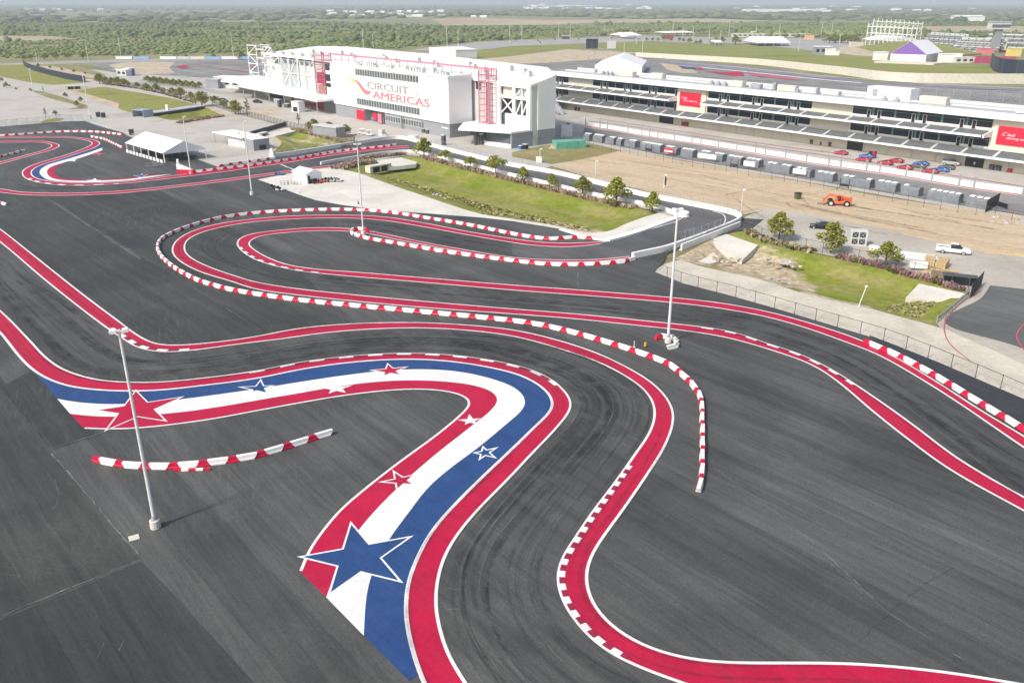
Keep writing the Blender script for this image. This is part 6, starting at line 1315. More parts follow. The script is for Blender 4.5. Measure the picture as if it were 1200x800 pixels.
# trackside boards at far left
for x0, x1, m_, lab in ((136,155,'membrane','white trackside board at far left'),(157,175,'carblue','blue trackside board at far left'),(188,207,'membrane','white trackside board left of the white trusses'),(208,222,'lgrey','grey trackside board left of the white trusses'),(223,240,'cream','cream trackside board left of the white trusses'),(241,259,'carblue','blue trackside board nearest the white trusses'),(260,279,'membrane','white trackside board beside the white trusses'),(280,294,'carblue','blue trackside board right behind the white trusses')):
    a = at(x0, 70.2); b = at(x1, 70.2); t = thing('trackside_board', lab, 'board', (a.x, a.y, 0), 0, 'trackside boards at far left'); q = MB(); q.box((0,-.3,.6),(b.x-a.x,0,2.5)); q.build('panel', M['pale_blue' if m_ == 'carblue' else m_], t); q = MB()
    for x in (0, b.x-a.x): q.box((x-.2,.02,0),(x+.2,.4,3.8))
    q.build('post', M['galv'], t)
# scaffold grandstand
p0 = at(1014, 53.5); p1 = at(1071, 56); t = thing('scaffold_stand', 'tall pale open scaffold behind the far lawn', 'scaffold', (p0.x, p0.y, 0), math.atan2(p1.y-p0.y, p1.x-p0.x)); ln = (p1-p0).length; nb = 11; hh = 27
for k in range(nb+1):
    q = MB(); x = ln*k/nb; h_ = hh*(1-.12*k/nb) if k % 2 else hh*(1-.10*k/nb)
    for y in (0, 9): q.beam((x,y,0),(x,y,h_*(1 if y else .82)),.55)
    q.build('upright', M['wmetal'], t)
for j, z in enumerate((6, 12.5, 19, 24)):
    q = MB()
    for y in (0, 9): 
        if z < 22 or y: q.beam((0,y,z),(ln,y,z*.93),.5)
    for k in range(nb+1): q.beam((ln*k/nb,0,min(z,21)*.95),(ln*k/nb,9,z*.95),.4)
    q.build('ledger', M['wmetal'], t)
q = MB()
for k in range(0, nb, 2):
    for z in (0, 12): q.beam((ln*k/nb,9,z),(ln*(k+1)/nb,9,z+6),.3); q.beam((ln*(k+1)/nb,0,z+6),(ln*k/nb,0,z+12 if z == 0 else z+8),.3)
q.build('brace', M['wmetal'], t)
q = MB(); q.box((0,1,1),(ln,8.5,1.3)); q.box((0,3,6.1),(ln*.9,8.8,6.3)); q.build('deck', M['lgrey'], t)
# far grandstands: long stepped frames
def grandstand(p0, p1, h, depth, rows, label, m='galv'):
    a, b = at(*p0), at(*p1); d = b-a; t = thing('grandstand', label, 'grandstand', (a.x, a.y, 0), math.atan2(d.y, d.x)); ln = d.length
    for r in range(rows):
        q = MB(); y = depth*r/rows; z = h*(r+.6)/rows; q.box((0,y,z-h/rows*.45),(ln,y+depth/rows*.7,z)); q.build('seat_row', M[m if r % 2 else 'lgrey'], t)
    for k in range(int(ln/8)+1):
        q = MB(); x = min(ln, k*8); q.beam((x,0,0),(x,0,h*.3),.5); q.beam((x,depth,0),(x,depth,h),.5); q.beam((x,0,h*.1),(x,depth,h),.4); q.build('frame', M['dgrey'], t)
    q = MB(); q.box((0,depth+.5,h*.2),(ln,depth+.9,h*1.06)); q.build('back_wall', M['lgrey'], t)
grandstand((1073,54.5), (1116,58), 13, 14, 7, 'grey grandstand right of the scaffold')
grandstand((1112,59.5), (1165,62.5), 11, 14, 6, 'lower grey grandstand in the middle of the far right')
grandstand((1150,55.5), (1230,58), 12, 16, 6, 'grey grandstand behind the control tower', 'dgrey')
p = at(1164.5, 62); t = thing('control_tower', 'grey tower with a wide box on top at far right', 'tower', (p.x, p.y, 0)); q = MB(); q.box((-3,-2.5,0),(3,2.5,20)); q.build('shaft', M['grey'], t); q = MB(); q.box((-8.5,-4,20),(8.5,4,26)); q.build('cabin', M['lgrey'], t); q = MB(); q.box((-8.2,-4.1,21.4),(8.2,-4.02,24)); q.build('window', M['glass_grey'], t); q = MB(); q.box((-9,-4.5,26.02),(9,4.5,26.6)); q.build('roof', M['roofgrey'], t)

# ================================================================ vehicles
def loft(q, secs, mi=0, cap=True):
    n = len(secs[0]); o = len(q.v)
    for s_ in secs: q.v += [tuple(p) for p in s_]
    for i in range(len(secs)-1):
        for j in range(n): q.f.append((o+i*n+j, o+(i+1)*n+j, o+(i+1)*n+(j+1) % n, o+i*n+(j+1) % n)); q.m.append(mi)
    if cap: q.f.append(tuple(o+j for j in range(n))); q.m.append(mi); q.f.append(tuple(o+(len(secs)-1)*n+j for j in range(n))[::-1]); q.m.append(mi)
def hull(x, hw, z0, z1): 
    r = min(.18, (z1-z0)*.4); return [(x,-hw*.92,z0),(x,-hw,z0+.12),(x,-hw,z1-r),(x,-hw*.86,z1),(x,hw*.86,z1),(x,hw,z1-r),(x,hw,z0+.12),(x,hw*.92,z0)]
def cab(x, hb, ht, z0, z1): return [(x,-hb,z0),(x,-ht,z1-.06),(x,-ht*.9,z1),(x,ht*.9,z1),(x,ht,z1-.06),(x,hb,z0)]
def car(kind, paint, label, px=None, rz=0, loc=None, group=None, name='parked_car', cat='car'):
    p = at(*px) if px else Vector(loc); t = thing(name, label, cat, (p.x, p.y, .09), rz, group)
    B = {'sport': ([(-2.15,.80,.42,.80),(-2.05,.88,.28,.92),(-1.2,.93,.22,.95),(0,.92,.2,.90),(1.2,.92,.22,.84),(1.95,.86,.25,.70),(2.2,.70,.32,.58)], [(-1.75,.72,.60,.9,.98),(-1.0,.78,.62,.9,1.24),(-.1,.78,.62,.88,1.27),(.55,.80,.66,.86,1.02),(1.0,.80,.74,.80,.86)], 1.3, .33),
         'suv': ([(-2.3,.85,.5,1.0),(-2.2,.94,.35,1.1),(-1.2,.96,.3,1.12),(.2,.96,.3,1.1),(1.5,.95,.32,1.02),(2.15,.88,.35,.92),(2.35,.74,.42,.8)], [(-2.2,.84,.68,1.08,1.5),(-1.9,.86,.70,1.08,1.68),(.1,.86,.70,1.05,1.7),(.7,.86,.72,1.03,1.35),(1.1,.86,.78,1.0,1.04)], 1.42, .36),
         'sedan': ([(-2.4,.78,.45,.85),(-2.3,.88,.3,.98),(-1.3,.92,.25,1.0),(0,.92,.24,.98),(1.3,.91,.25,.92),(2.1,.85,.28,.8),(2.35,.7,.35,.66)], [(-1.9,.74,.66,.95,1.0),(-1.1,.80,.64,.95,1.4),(.1,.80,.64,.94,1.42),(.8,.82,.70,.92,1.1),(1.15,.82,.76,.88,.93)], 1.42, .33),
         'pickup': ([(-2.9,.90,.55,1.05),(-2.8,.96,.45,1.08),(-.6,.97,.42,1.08),(-.55,.97,.42,1.12),(1.2,.97,.42,1.14),(2.3,.95,.42,1.08),(2.75,.88,.45,.98),(2.9,.78,.5,.85)], [(-.5,.88,.72,1.1,1.72),(-.4,.88,.74,1.1,1.84),(.7,.88,.74,1.1,1.85),(1.3,.88,.76,1.1,1.4),(1.6,.88,.8,1.08,1.14)], 1.72, .4)}[kind]
    q = MB(); loft(q, [hull(*s_) for s_ in B[0]]); body = q.build('body', M[paint], t, smooth=False)
    q = MB(); loft(q, [cab(x, hb, ht, z0, z1) for x, hb, ht, z0, z1 in B[1]]); q.build('windows', M['glass'], t)
    q = MB(); ks = B[1]; 
    for i in range(1, 3 if kind != 'suv' else 3):
        pass
    top = [k for k in ks if k[4] > max(z[4] for z in ks)-.2]
    x0, x1 = top[0][0], top[-1][0]; zt = max(k[4] for k in ks); q.add([(x0-.05,-.6,zt-.02),(x1+.1,-.6,zt-.02),(x1+.1,.6,zt-.02),(x0-.05,.6,zt-.02),(x0,-.5,zt+.05),(x1,-.5,zt+.05),(x1,.5,zt+.05),(x0,.5,zt+.05)], [(0,3,2,1),(4,5,6,7),(0,1,5,4),(1,2,6,5),(2,3,7,6),(3,0,4,7)]); q.build('roof', M[paint], t)
    wb, wr = B[2], B[3]
    for x in (-wb, wb):
        for y in (-1, 1):
            q = MB(); q.tube((x, y*.70, wr), (x, y*.97, wr), wr, n=14); w_ = q.build('wheel', M['black'], t); q = MB(); q.tube((x, y*.965, wr), (x, y*.985, wr), wr*.6, n=10); q.build('rim', M['galv'], w_)
    xe = B[0][-1][0]; ze = B[0][-1][3]; xr = B[0][0][0]; zr = B[0][0][3]
    for y in (-1, 1):
        q = MB(); q.box((xe-.32, y*.42, ze-.12), (xe-.02, y*.74, ze+.05)); q.build('headlight', M['lamp'], t)
        q = MB(); q.box((xr-.03, y*.45, zr-.22), (xr+.12, y*.8, zr-.04)); q.build('tail_light', M['tail'], t)
        q = MB(); q.box((B[1][-2][0]+.05, y*.92, B[1][-1][3]+.02), (B[1][-2][0]+.28, y*1.08, B[1][-1][3]+.2)); q.build('mirror', M[paint], t)
    if kind == 'pickup':
        q = MB(); q.box((-2.7,-.74,1.085),(-.62,.74,1.10)); q.build('bed_floor', M['dgrey'], t)
        q = MB()
        for a_, b_ in (((-2.85,-.95,1.06),(-.55,-.78,1.32)),((-2.85,.78,1.06),(-.55,.95,1.32)),((-2.86,-.777,1.06),(-2.72,.777,1.32))): q.box(a_, b_)
        q.build('bed_side', M[paint], t)
    return t
PA = math.atan2(PU.y, PU.x)
car('pickup', 'carwhite', 'white pickup truck on the gravel road', (1116,297.5), R(-24), name='pickup_truck', cat='pickup')
car('sedan', 'carblack', 'black car on the gravel road behind the tree', (962,268.5), R(160))
for (x, y), k, m_, a, lab in (((985,181.5),'sport','carred',184,'red sports car alone at the left of the parked group'),((1015,185.5),'sport','carblue',186,'blue sports car beside the dark open garage'),((1011.5,189.5),'sport','carred',184,'red sports car in front of the leftmost blue one'),((1037,193),'sport','carred',183,'red sports car nearer the wall in the middle pair of reds'),((1049.5,190.8),'sport','carred',186,'red sports car nearer the garages in the middle pair of reds'),((1060,198.6),'sport','carred',184,'red sports car left of the grey and blue pair'),((1075.5,197.2),'sport','cargrey',185,'grey sports car tucked in front of a blue one'),((1079,194.3),'sport','carblue',186,'blue sports car behind the grey one in the middle'),((1090,203),'sport','carred',184,'red sports car at the right end nearest the wall'),((1102,201.5),'sport','carblue',185,'bright blue sports car at the right end of the group'),((1109,198.5),'sport','cargrey',187,'dark grey car behind the rightmost blue one'),((1114.5,193.8),'suv','carsilver',188+180,'silver estate car beside the dark open garage at right')):
    car(k, m_, lab, (x, y), PA + R(a-180) + R(180 if a < 300 else 180), group='cars parked by the pit garages')
for (x, y), lab in (((425.5,158),'white golf cart left of its neighbour on the plaza'),((433,159.5),'white golf cart right of its neighbour on the plaza')):
    p = at(x, y); t = thing('golf_cart', lab, 'golf cart', (p.x, p.y, .05), R(-40)); q = MB(); loft(q, [hull(-1.5,.65,.3,.75),hull(-.2,.7,.28,.6),hull(.6,.7,.28,.6),hull(1.4,.6,.3,.95),hull(1.6,.5,.35,.8)]); q.build('body', M['carwhite'], t)
    q = MB(); q.box((-1.3,-.7,1.95),(1.0,.7,2.05)); q.build('canopy', M['carwhite'], t); q = MB()
    for sx in (-1.2,.9):
        for sy in (-.6,.6): q.beam((sx,sy,.7),(sx,sy,1.95),.06)
    q.build('canopy_post', M['galv'], t); q = MB(); q.box((-.7,-.6,.76),(-.1,.6,.95)); q.box((-.8,-.6,.95),(-.65,.6,1.4)); q.build('seat', M['cream'], t)
    for sx in (-1.0,1.0):
        for sy in (-1,1): q = MB(); q.tube((sx,sy*.5,.25),(sx,sy*.7,.25),.25,n=10); q.build('wheel', M['black'], t)
# cars on the drive at upper left
car('sedan', 'carblack', 'dark car on the plaza under the long canopy', (302,121), R(-30)); car('sedan', 'cargrey', 'dark car half hidden by the plaza trees', (252,117.5), R(-20)); car('suv', 'cargrey', 'dark grey car right of the plaza trees', (262,120), R(-25))
# orange telehandler
p = at(982, 241.5); t = thing('telehandler', 'orange telehandler parked on the dirt field', 'machine', (p.x, p.y, .03), R(-15))
q = MB(); loft(q, [hull(-2.5,.7,.75,1.2),hull(-2.3,.8,.6,1.35),hull(.4,.8,.6,1.25),hull(2.2,.75,.65,1.1),hull(2.4,.6,.75,1.0)]); q.build('chassis', M['orange'], t)
q = MB(); loft(q, [hull(-1.9,.01,1.2,1.3), hull(-1.88,.42,1.15,1.95), hull(.2,.40,1.15,1.8), hull(.6,.36,1.1,1.45)]); o_ = q.build('engine_cover', M['orange'], t); o_.location.y = -.55
q = MB()
for x in (-.5,.75):
    for y in (.15,.85): q.beam((x,y,1.2),(x+(.15 if x < 0 else -.1),y,2.45),.09)
q.box((-.45,.1,2.42),(.75,.9,2.52)); q.build('cab_frame', M['orange'], t)
q = MB(); q.extrude([(-.3,1.2),(.25,1.2),(.25,1.5),(-.05,1.55),(-.1,2.1),(-.3,2.1)], .3, .75); q.build('seat', M['black'], t)
q = MB(); q.beam((-2.4,-.1,1.75),(2.3,-.1,2.45),.4,.5); q.beam((2.1,-.1,2.5),(3.3,-.1,1.0),.34,.4); q.build('boom', M['orange'], t)
q = MB(); q.beam((-.9,-.1,1.0),(.9,-.1,1.4),.14); q.build('ram', M['galv'], t)
q = MB(); q.box((-2.75,-.8,.8),(-2.5,.8,2.1)); q.build('counterweight', M['orange'], t)
q = MB(); q.box((3.2,-.75,.3),(3.36,.65,1.5)); q.build('carriage', M['orange'], t)
for y in (-.5,.4): q = MB(); q.beam((3.36,y,.36),(4.5,y,.36),.12,.08); q.build('fork', M['dgrey'], t)
for x in (-1.7,1.7):
    for y in (-1,1): q = MB(); q.tube((x,y*.82,.74),(x,y*1.2,.74),.74,n=16); w_ = q.build('wheel', M['black'], t); q = MB(); q.tube((x,y*1.205,.74),(x,y*1.23,.74),.36,n=12); q.build('rim', M['conc_wall'], w_)
t.rotation_euler.z = R(165)
# generator box, lumber, pipes, small boxes on the roadside
p = at(1005, 289); t = thing('ventilation_unit', 'grey box with four square black openings beside the gravel road', 'machine', (p.x, p.y, .03), R(-12)); q = MB(); q.box((-1.5,0,.1),(1.5,1.4,3.1)); q.build('casing', M['lgrey'], t)
for x in (-.68,.62):
    for z in (.95,2.25): q = MB(); q.box((x-.5,-.06,z-.48),(x+.5,-.005,z+.48)); f = q.build('opening', M['black'], t); q = MB(); q.beam((x-.4,-.09,z-.4),(x+.4,-.09,z+.4),.05); q.beam((x+.4,-.09,z-.4),(x-.4,-.09,z+.4),.05); q.build('fan_blade', M['lgrey'], f)
def lumber(px, rz, n, lab, ln=4.2):
    p = at(*px); t = thing('lumber_stack', lab, 'lumber', (p.x, p.y, .03), rz, 'lumber stacks beside the gravel road')
    for j in range(4):
        for k in range(n): q = MB(); q.box((-ln/2+random.uniform(-.12,.12), k*.42, .12+j*.34), (ln/2+random.uniform(-.12,.12), k*.42+.38, .12+j*.34+.3)); q.build('plank', M['wood'], t)
    for x in (-1.4,1.4): q = MB(); q.box((x-.08,0,0),(x+.08,n*.42,.11)); q.build('bearer', M['bark'], t)
lumber((1094.5,312.5), R(62), 4, 'taller pile of pale planks behind the other'); lumber((1109,315.5), R(55), 4, 'pile of pale planks nearer the pickup')
p = at(1103,317); t = thing('lumber_stack', 'low loose board lying against the two plank piles', 'lumber', (p.x-2, p.y-1.5, .03), R(-30)); q = MB(); q.box((-1.6,-.6,0),(1.6,.6,.25)); q.build('plank', M['wood'], t)
for (x, y), ln, lab in (((1058,299),11,'rear bundle of pale steel pipes'),((1072,305),9,'front bundle of pale steel pipes'),((1032,293),4,'short bundle of pipes behind the third tree')):
    p = at(x, y); t = thing('pipe_bundle', lab, 'pipes', (p.x, p.y, .03), R(-28))
    for k in range(4): q = MB(); q.tube((-ln/2+random.uniform(-.4,.4),k*.42,.25),(ln/2+random.uniform(-.4,.4),k*.42,.25),.2,n=8); q.build('pipe', M['lgrey'], t)
p = at(1075, 317); t = thing('white_tank', 'small white box on legs behind the fence', 'box', (p.x, p.y, .03), R(-10)); q = MB(); q.box((-1.4,-.5,.5),(1.4,.5,1.5)); q.build('body', M['membrane'], t); q = MB()
for x in (-1.2,1.2): q.box((x-.08,-.4,0),(x+.08,.4,.49))
q.build('leg', M['galv'], t)
p = at(1106, 325); t = thing('crate', 'low brown crate in front of the plank piles', 'crate', (p.x, p.y, .03), R(-22)); q = MB(); q.box((-2,-.5,0),(2,.5,1.2)); q.build('side', M['muhly2'], t); q = MB(); q.box((-2.05,-.55,1.21),(2.05,.55,1.3)); q.build('lid', M['wood'], t)
p = at(1123, 333.5); t = thing('dumpster', 'black skip beside the end of the right fence', 'skip', (p.x, p.y, .03), R(-22)); q = MB(); q.extrude([(-2.2,.2),(2.2,.2),(2.5,1.5),(-2.5,1.5)], -.8, .8); q.build('body', M['carblack'], t); q = MB(); q.box((-2.6,-.85,1.51),(2.6,.85,1.62)); q.build('rim', M['dgrey'], t); q = MB()
for x in (-1.7,1.7): q.box((x-.15,-.6,0),(x+.15,.6,.2))
q.build('skid', M['black'], t)
p = at(934.5, 234); t = thing('waste_bin', 'dark green bin alone on the dirt field', 'bin', (p.x, p.y, .03), .3); q = MB(); q.extrude([(-.55,0),(.55,0),(.7,1.5),(-.7,1.5)], -.5, .5); q.build('body', M['shrubg'], t); q = MB(); q.box((-.75,-.55,1.51),(.75,.55,1.62)); q.build('lid', M['black'], t)
for (x, y), lab in (((1158,254.5),'heap of grey rubble left of the other by the black banner'),((1173,260.5),'heap of grey rubble in front of the black banner'),((1201,262),'heap of grey rubble at the right edge')):
    p = at(x, y); t = thing('rubble_heap', lab, 'rubble', (p.x, p.y, .03))
    for k in range(9):
        q = MB(); c = Vector((random.gauss(0,.9), random.gauss(0,.5), 0)); sz = random.uniform(.35,.8); q.add([(c.x+(-1)**i*sz*random.uniform(.5,1), c.y+(-1)**(i//2)*sz*random.uniform(.5,.9), (i//4)*sz*.9) for i in range(8)], [(0,1,3,2),(4,6,7,5),(0,4,5,1),(2,3,7,6),(0,2,6,4),(1,5,7,3)]); q.build('stone', M['stone'], t)
p = at(1187, 299); t = thing('timber_beam', 'long timber beam lying at the edge of the dirt field', 'beam', (p.x, p.y, .03), R(-12)); q = MB(); q.box((-5,-.2,0),(6,.2,.35)); q.build('beam', M['wood'], t)
# bins and drums by the garages
for (x, y), m_, lab, nm in (((951.5,169),'shrubg','dark green bin left of the red drum under the terraces','bin'),((962.5,170.5),'redp','red round drum under the terraces','drum'),((973,172),'shrubg','dark green bin right of the red drum under the terraces','bin'),((1161.5,199.5),'dgrey','dark bin left of the pair at the far right garage','bin'),((1169.5,200.5),'dgrey','dark bin right of the pair at the far right garage','bin'),((1182.5,202.5),'redp','red round drum at the far right garage','drum'),((800.5,148),'redp','red bin left of its twin under the red sign','bin'),((804.5,148.6),'redp','red bin right of its twin under the red sign','bin'),((675,130),'dgrey','dark bin left of its twin by the stair','bin'),((679,130.5),'dgrey','dark bin right of its twin by the stair','bin')):
    p = at(x, y); t = thing('waste_' + nm if nm == 'bin' else 'steel_drum', lab, nm, (p.x, p.y, .06), PA); q = MB()
    if nm == 'bin': q.extrude([(-.5,0),(.5,0),(.6,1.3),(-.6,1.3)], -.5, .5); q.build('body', M[m_], t); q = MB(); q.box((-.65,-.55,1.31),(.65,.55,1.42)); q.build('lid', M['black'], t)
    else: q.tube((0,0,.1),(0,0,1.2),.6,n=12); q.build('body', M[m_], t); q = MB(); q.tube((0,0,1.21),(0,0,1.3),.62,n=12); q.build('lid', M['wmetal'], t)
p = at(1021.5, 185.5); t = thing('tool_cabinet', 'red and black cabinet beside the leftmost blue car', 'cabinet', (p.x, p.y, .06), PA); q = MB(); q.box((-.9,-.5,0),(.2,.5,1.9)); q.build('body', M['black'], t); q = MB(); q.box((.22,-.5,0),(1.1,.5,2.1)); q.build('side', M['redp'], t)
for (x, y), lab in (((115.5,137.5),'left black bin near the white lamp post'),((121.5,138.2),'right black bin near the white lamp post'),((154.5,158.5),'black bin at the corner of the marquee'),((450.5,163),'pale kiosk box behind the outer road wall')):
    p = at(x, y); t = thing('waste_bin', lab, 'bin', (p.x, p.y, .06)); q = MB(); q.extrude([(-.6,0),(.6,0),(.7,1.8),(-.7,1.8)], -.5, .5); q.build('body', M['lgrey' if x > 400 else 'black'], t); q = MB(); q.box((-.75,-.55,1.81),(.75,.55,1.95)); q.build('lid', M['dgrey'], t)
for (x, y), sz, m_, lab, nm in (((520,170.5),(1.1,1.1,3.4),'dgrey','dark slim post stand by the grey corner of the main building','sign_stand'),((564,170),(1,1,3.6),'dgrey','dark stand in front of the white canopy','sign_stand'),((447.5,159.5),(1.8,1.4,2.2),'lgrey','grey cabinet on the plaza behind the road wall','cabinet'),((485,164.5),(3.2,1.6,1.6),'membrane','white box on the plaza near the first road tree','box'),((497,156),(1.2,1.2,1.6),'dgrey','left dark planter below the ground floor windows','planter'),((501.5,157),(1.2,1.2,1.6),'dgrey','right dark planter below the ground floor windows','planter'),((413,138),(2,1.4,1.8),'dgrey','dark planter left of the red door','planter'),((439,142.5),(2,1,1.2),'carblue','blue bin between the red door panels','bin'),((325,123),(2.4,1.6,2.6),'galv','grey stand under the long canopy','stand'),((328,126),(1.4,1.2,3.4),'dgrey','dark stand under the long canopy','stand'),((337,126.5),(2.4,1.6,1.8),'dgrey','dark planter under the long canopy','planter'),((344,126.5),(1.5,1.2,3),'dgrey','dark cabinet under the long canopy','cabinet'),((350,131.5),(4.6,3.2,4.4),'membrane','white kiosk with a dark screen under the long canopy','kiosk'),((610,175.5),(1.1,1.1,1.3),'carblue','blue drum at the foot of the white end wall','drum'),((615.5,175),(1.5,1.2,1.6),'black','black bin at the foot of the white end wall','bin')):
    p = at(x, y); t = thing(nm, lab, nm.replace('_',' '), (p.x, p.y, .05), R(-40)); q = MB(); q.box((-sz[0]/2,-sz[1]/2,0),(sz[0]/2,sz[1]/2,sz[2]*.9)); q.build('body', M[m_], t); q = MB(); q.box((-sz[0]*.54,-sz[1]*.54,sz[2]*.9+.01),(sz[0]*.54,sz[1]*.54,sz[2])); q.build('top', M['lgrey'], t)
    if nm == 'kiosk': q = MB(); q.box((-1.4,-sz[1]/2-.08,.3),(1.6,-sz[1]/2-.01,2.2)); q.build('screen', M['glass'], t)
# karts
def kart(px, rz, m_, lab):
    p = at(*px); t = thing('kart', lab, 'kart', (p.x, p.y, .17), rz, 'karts beside the white hut'); q = MB(); q.box((-.9,-.45,.08),(.9,.45,.14)); q.build('floor', M['dgrey'], t)
    q = MB(); q.extrude([(.5,.12),(1.05,.12),(1.1,.3),(.75,.42),(.5,.3)], -.55, .55); q.extrude([(-.55,.12),(.35,.12),(.35,.36),(-.55,.36)], -.75, -.5); q.extrude([(-.55,.12),(.35,.12),(.35,.36),(-.55,.36)], .5, .75); q.build('bodywork', M[m_], t)
    q = MB(); q.extrude([(-.55,.15),(-.1,.15),(-.1,.25),(-.4,.3),(-.5,.75),(-.6,.75)], -.25, .25); q.build('seat', M['black'], t); q = MB(); q.beam((.2,0,.4),(.35,0,.15),.05); q.tube((.17,0,.5),(.2,0,.52),.17,n=10); q.build('steering_wheel', M['black'], t)
    for x in (-.7,.75):
        for y in (-1,1): q = MB(); q.tube((x,y*.5,.15),(x,y*.72,.15),.15,n=10); q.build('wheel', M['black'], t)
    t.scale = (1.25,)*3
    return t
for px, rz, m_, lab in (((321,221.5),-30,'dgrey','grey kart on the asphalt, left one of the two'),((328.5,223.8),-35,'lgrey','grey kart on the asphalt, right one of the two'),((327,205.8),10,'carblue','kart standing on the red line left of the hut'),((371.5,215.5),30,'carred','red kart next to the tyre stack'),((376,214.3),40,'orange','orange kart in the row by the hut'),((380,213.3),40,'letter_yellow','yellow kart in the row by the hut'),((384.5,212.2),45,'dgrey','dark kart in the middle of the row by the hut'),((388,213.5),30,'lgrey','pale kart at the front of the row by the hut'),((391.5,212),35,'dgrey','dark kart near the right end of the row by the hut'),((396,213.5),25,'lgrey','pale kart at the right end of the row by the hut')): kart(px, R(rz), m_, lab)
p = at(367.3, 216); t = thing('tyre_stack', 'stack of black tyres beside the white hut', 'tyres', (p.x, p.y, .17))
for i, (x, y) in enumerate(((-.6,0),(.1,.1),(-.3,.6),(.5,.6))):
    for k in range(4): q = MB(); q.tube((x,y,k*.3),(x,y,k*.3+.27),.34,n=12); q.build('tyre', M['black'], t)
for i, (x, y) in enumerate(((333.5,217.5),(342,216.8),(348.5,217.5))):
    p = at(x, y); t = thing('bicycle_rack', ('left','middle','right')[i] + ' grey metal stand left of the white hut', 'stand', (p.x, p.y, .17), R(20)); q = MB()
    for z in (.5,1.0): q.beam((-.9,0,z),(.9,0,z),.07)
    q.build('rail', M['galv'], t); q = MB()
    for xx in (-.8,0,.8): q.beam((xx,-.4,0),(xx,0,1.0),.07); q.beam((xx,.4,0),(xx,0,1.0),.07)
    q.build('leg', M['dgrey'], t)
p = at(348.5, 227); t = thing('parcel', 'small white box at the edge of the apron', 'box', (p.x, p.y, .17), .3); q = MB(); q.box((-.4,-.3,0),(.4,.3,.5)); q.build('body', M['membrane'], t)
p = at(420, 240); t = thing('traffic_cone', 'small dark cone on the pale apron', 'cone', (p.x, p.y, .12)); q = MB(); q.tube((0,0,.05),(0,0,.8),.22,.06,n=8); q.build('cone', M['dgrey'], t); q = MB(); q.box((-.3,-.3,0),(.3,.3,.05)); q.build('base', M['black'], t)
# two people at the open garage
def person(px, rz, shirt, trouser, label):
    p = at(*px); t = thing('person', label, 'person', (p.x, p.y, .06), rz); q = MB()
    def ring(c, rx, ry, z, n=8): return [(c[0]+rx*math.cos(6.283*k/n), c[1]+ry*math.sin(6.283*k/n), z) for k in range(n)]
    loft(q, [ring((0,0),*r) for r in ((.15,.10,.86),(.17,.11,1.0),(.15,.10,1.12),(.19,.12,1.32),(.20,.11,1.42),(.07,.07,1.48),(.06,.06,1.54),(.085,.10,1.6),(.09,.105,1.68),(.06,.07,1.76))], 0)
    for s_ in (-1,1):
        loft(q, [ring((s_*.10,y),r,r,z) for y,r,z in ((0,.095,.88),(.01,.08,.5),(0,.055,.12),(0,.05,.02))], 0); loft(q, [ring((s_*(.23+dx),y),r,r,z) for dx,y,r,z in ((0,0,.055,1.4),(.03,-.02,.045,1.1),(.03,.06,.035,.86),(.03,.08,.04,.78))], 0)
    q.build('body', M['skin'], t)
    q = MB(); loft(q, [ring((0,0),*r) for r in ((.175,.125,.9),(.165,.118,1.1),(.205,.13,1.32),(.215,.12,1.41),(.09,.085,1.47))], 0)
    for s_ in (-1,1): loft(q, [ring((s_*.235,y),r,r,z) for y,r,z in ((0,.072,1.42),(-.01,.06,1.15))], 0)
    q.build('shirt', M[shirt], t); q = MB()
    for s_ in (-1,1): loft(q, [ring((s_*.10,y),r,r,z) for y,r,z in ((0,.115,.92),(.01,.10,.5),(0,.08,.06))], 0)
    q.build('trousers', M[trouser], t); q = MB(); loft(q, [ring((0,.01),*r) for r in ((.095,.115,1.66),(.098,.118,1.72),(.06,.075,1.79))]); q.build('hair', M['bark'], t)
M['skin'] = plain('skin', (.45,.28,.2), .6)
person((1141,196.5), R(120), 'carwhite', 'dgrey', 'person in white standing in the dark open garage'); person((1146.5,196.8), R(150), 'carred', 'redp', 'person in red standing in the dark open garage')
# ================================================================ trees
def leaf_mat(name, a, b, c):
    m, nt, bs = new_mat(name); oi = nt.nodes.new('ShaderNodeObjectInfo'); n = noise(nt, 1.1, 3, .7, space='object'); at_ = nt.nodes.new('ShaderNodeAttribute'); at_.attribute_name = 'tone'
    mx = nt.nodes.new('ShaderNodeMath'); mx.operation = 'ADD'; nt.links.new(at_.outputs['Fac'], mx.inputs[0]); m2 = nt.nodes.new('ShaderNodeMath'); m2.operation = 'MULTIPLY_ADD'; m2.inputs[1].default_value = .5; m2.inputs[2].default_value = -.25; nt.links.new(n, m2.inputs[0]); nt.links.new(m2.outputs[0], mx.inputs[1])
    nt.links.new(ramp(nt, mx.outputs[0], [(.15, a), (.5, b), (.85, c)]), bs.inputs['Base Color']); bs.inputs['Roughness'].default_value = .7; bs.inputs['Specular IOR Level'].default_value = .2
    return m
M['leaf'] = leaf_mat('leaves', (.13,.155,.014), (.23,.25,.026), (.33,.335,.05))
M['leaf_dry'] = leaf_mat('olive_leaves', (.13,.145,.018), (.225,.235,.03), (.31,.30,.055))
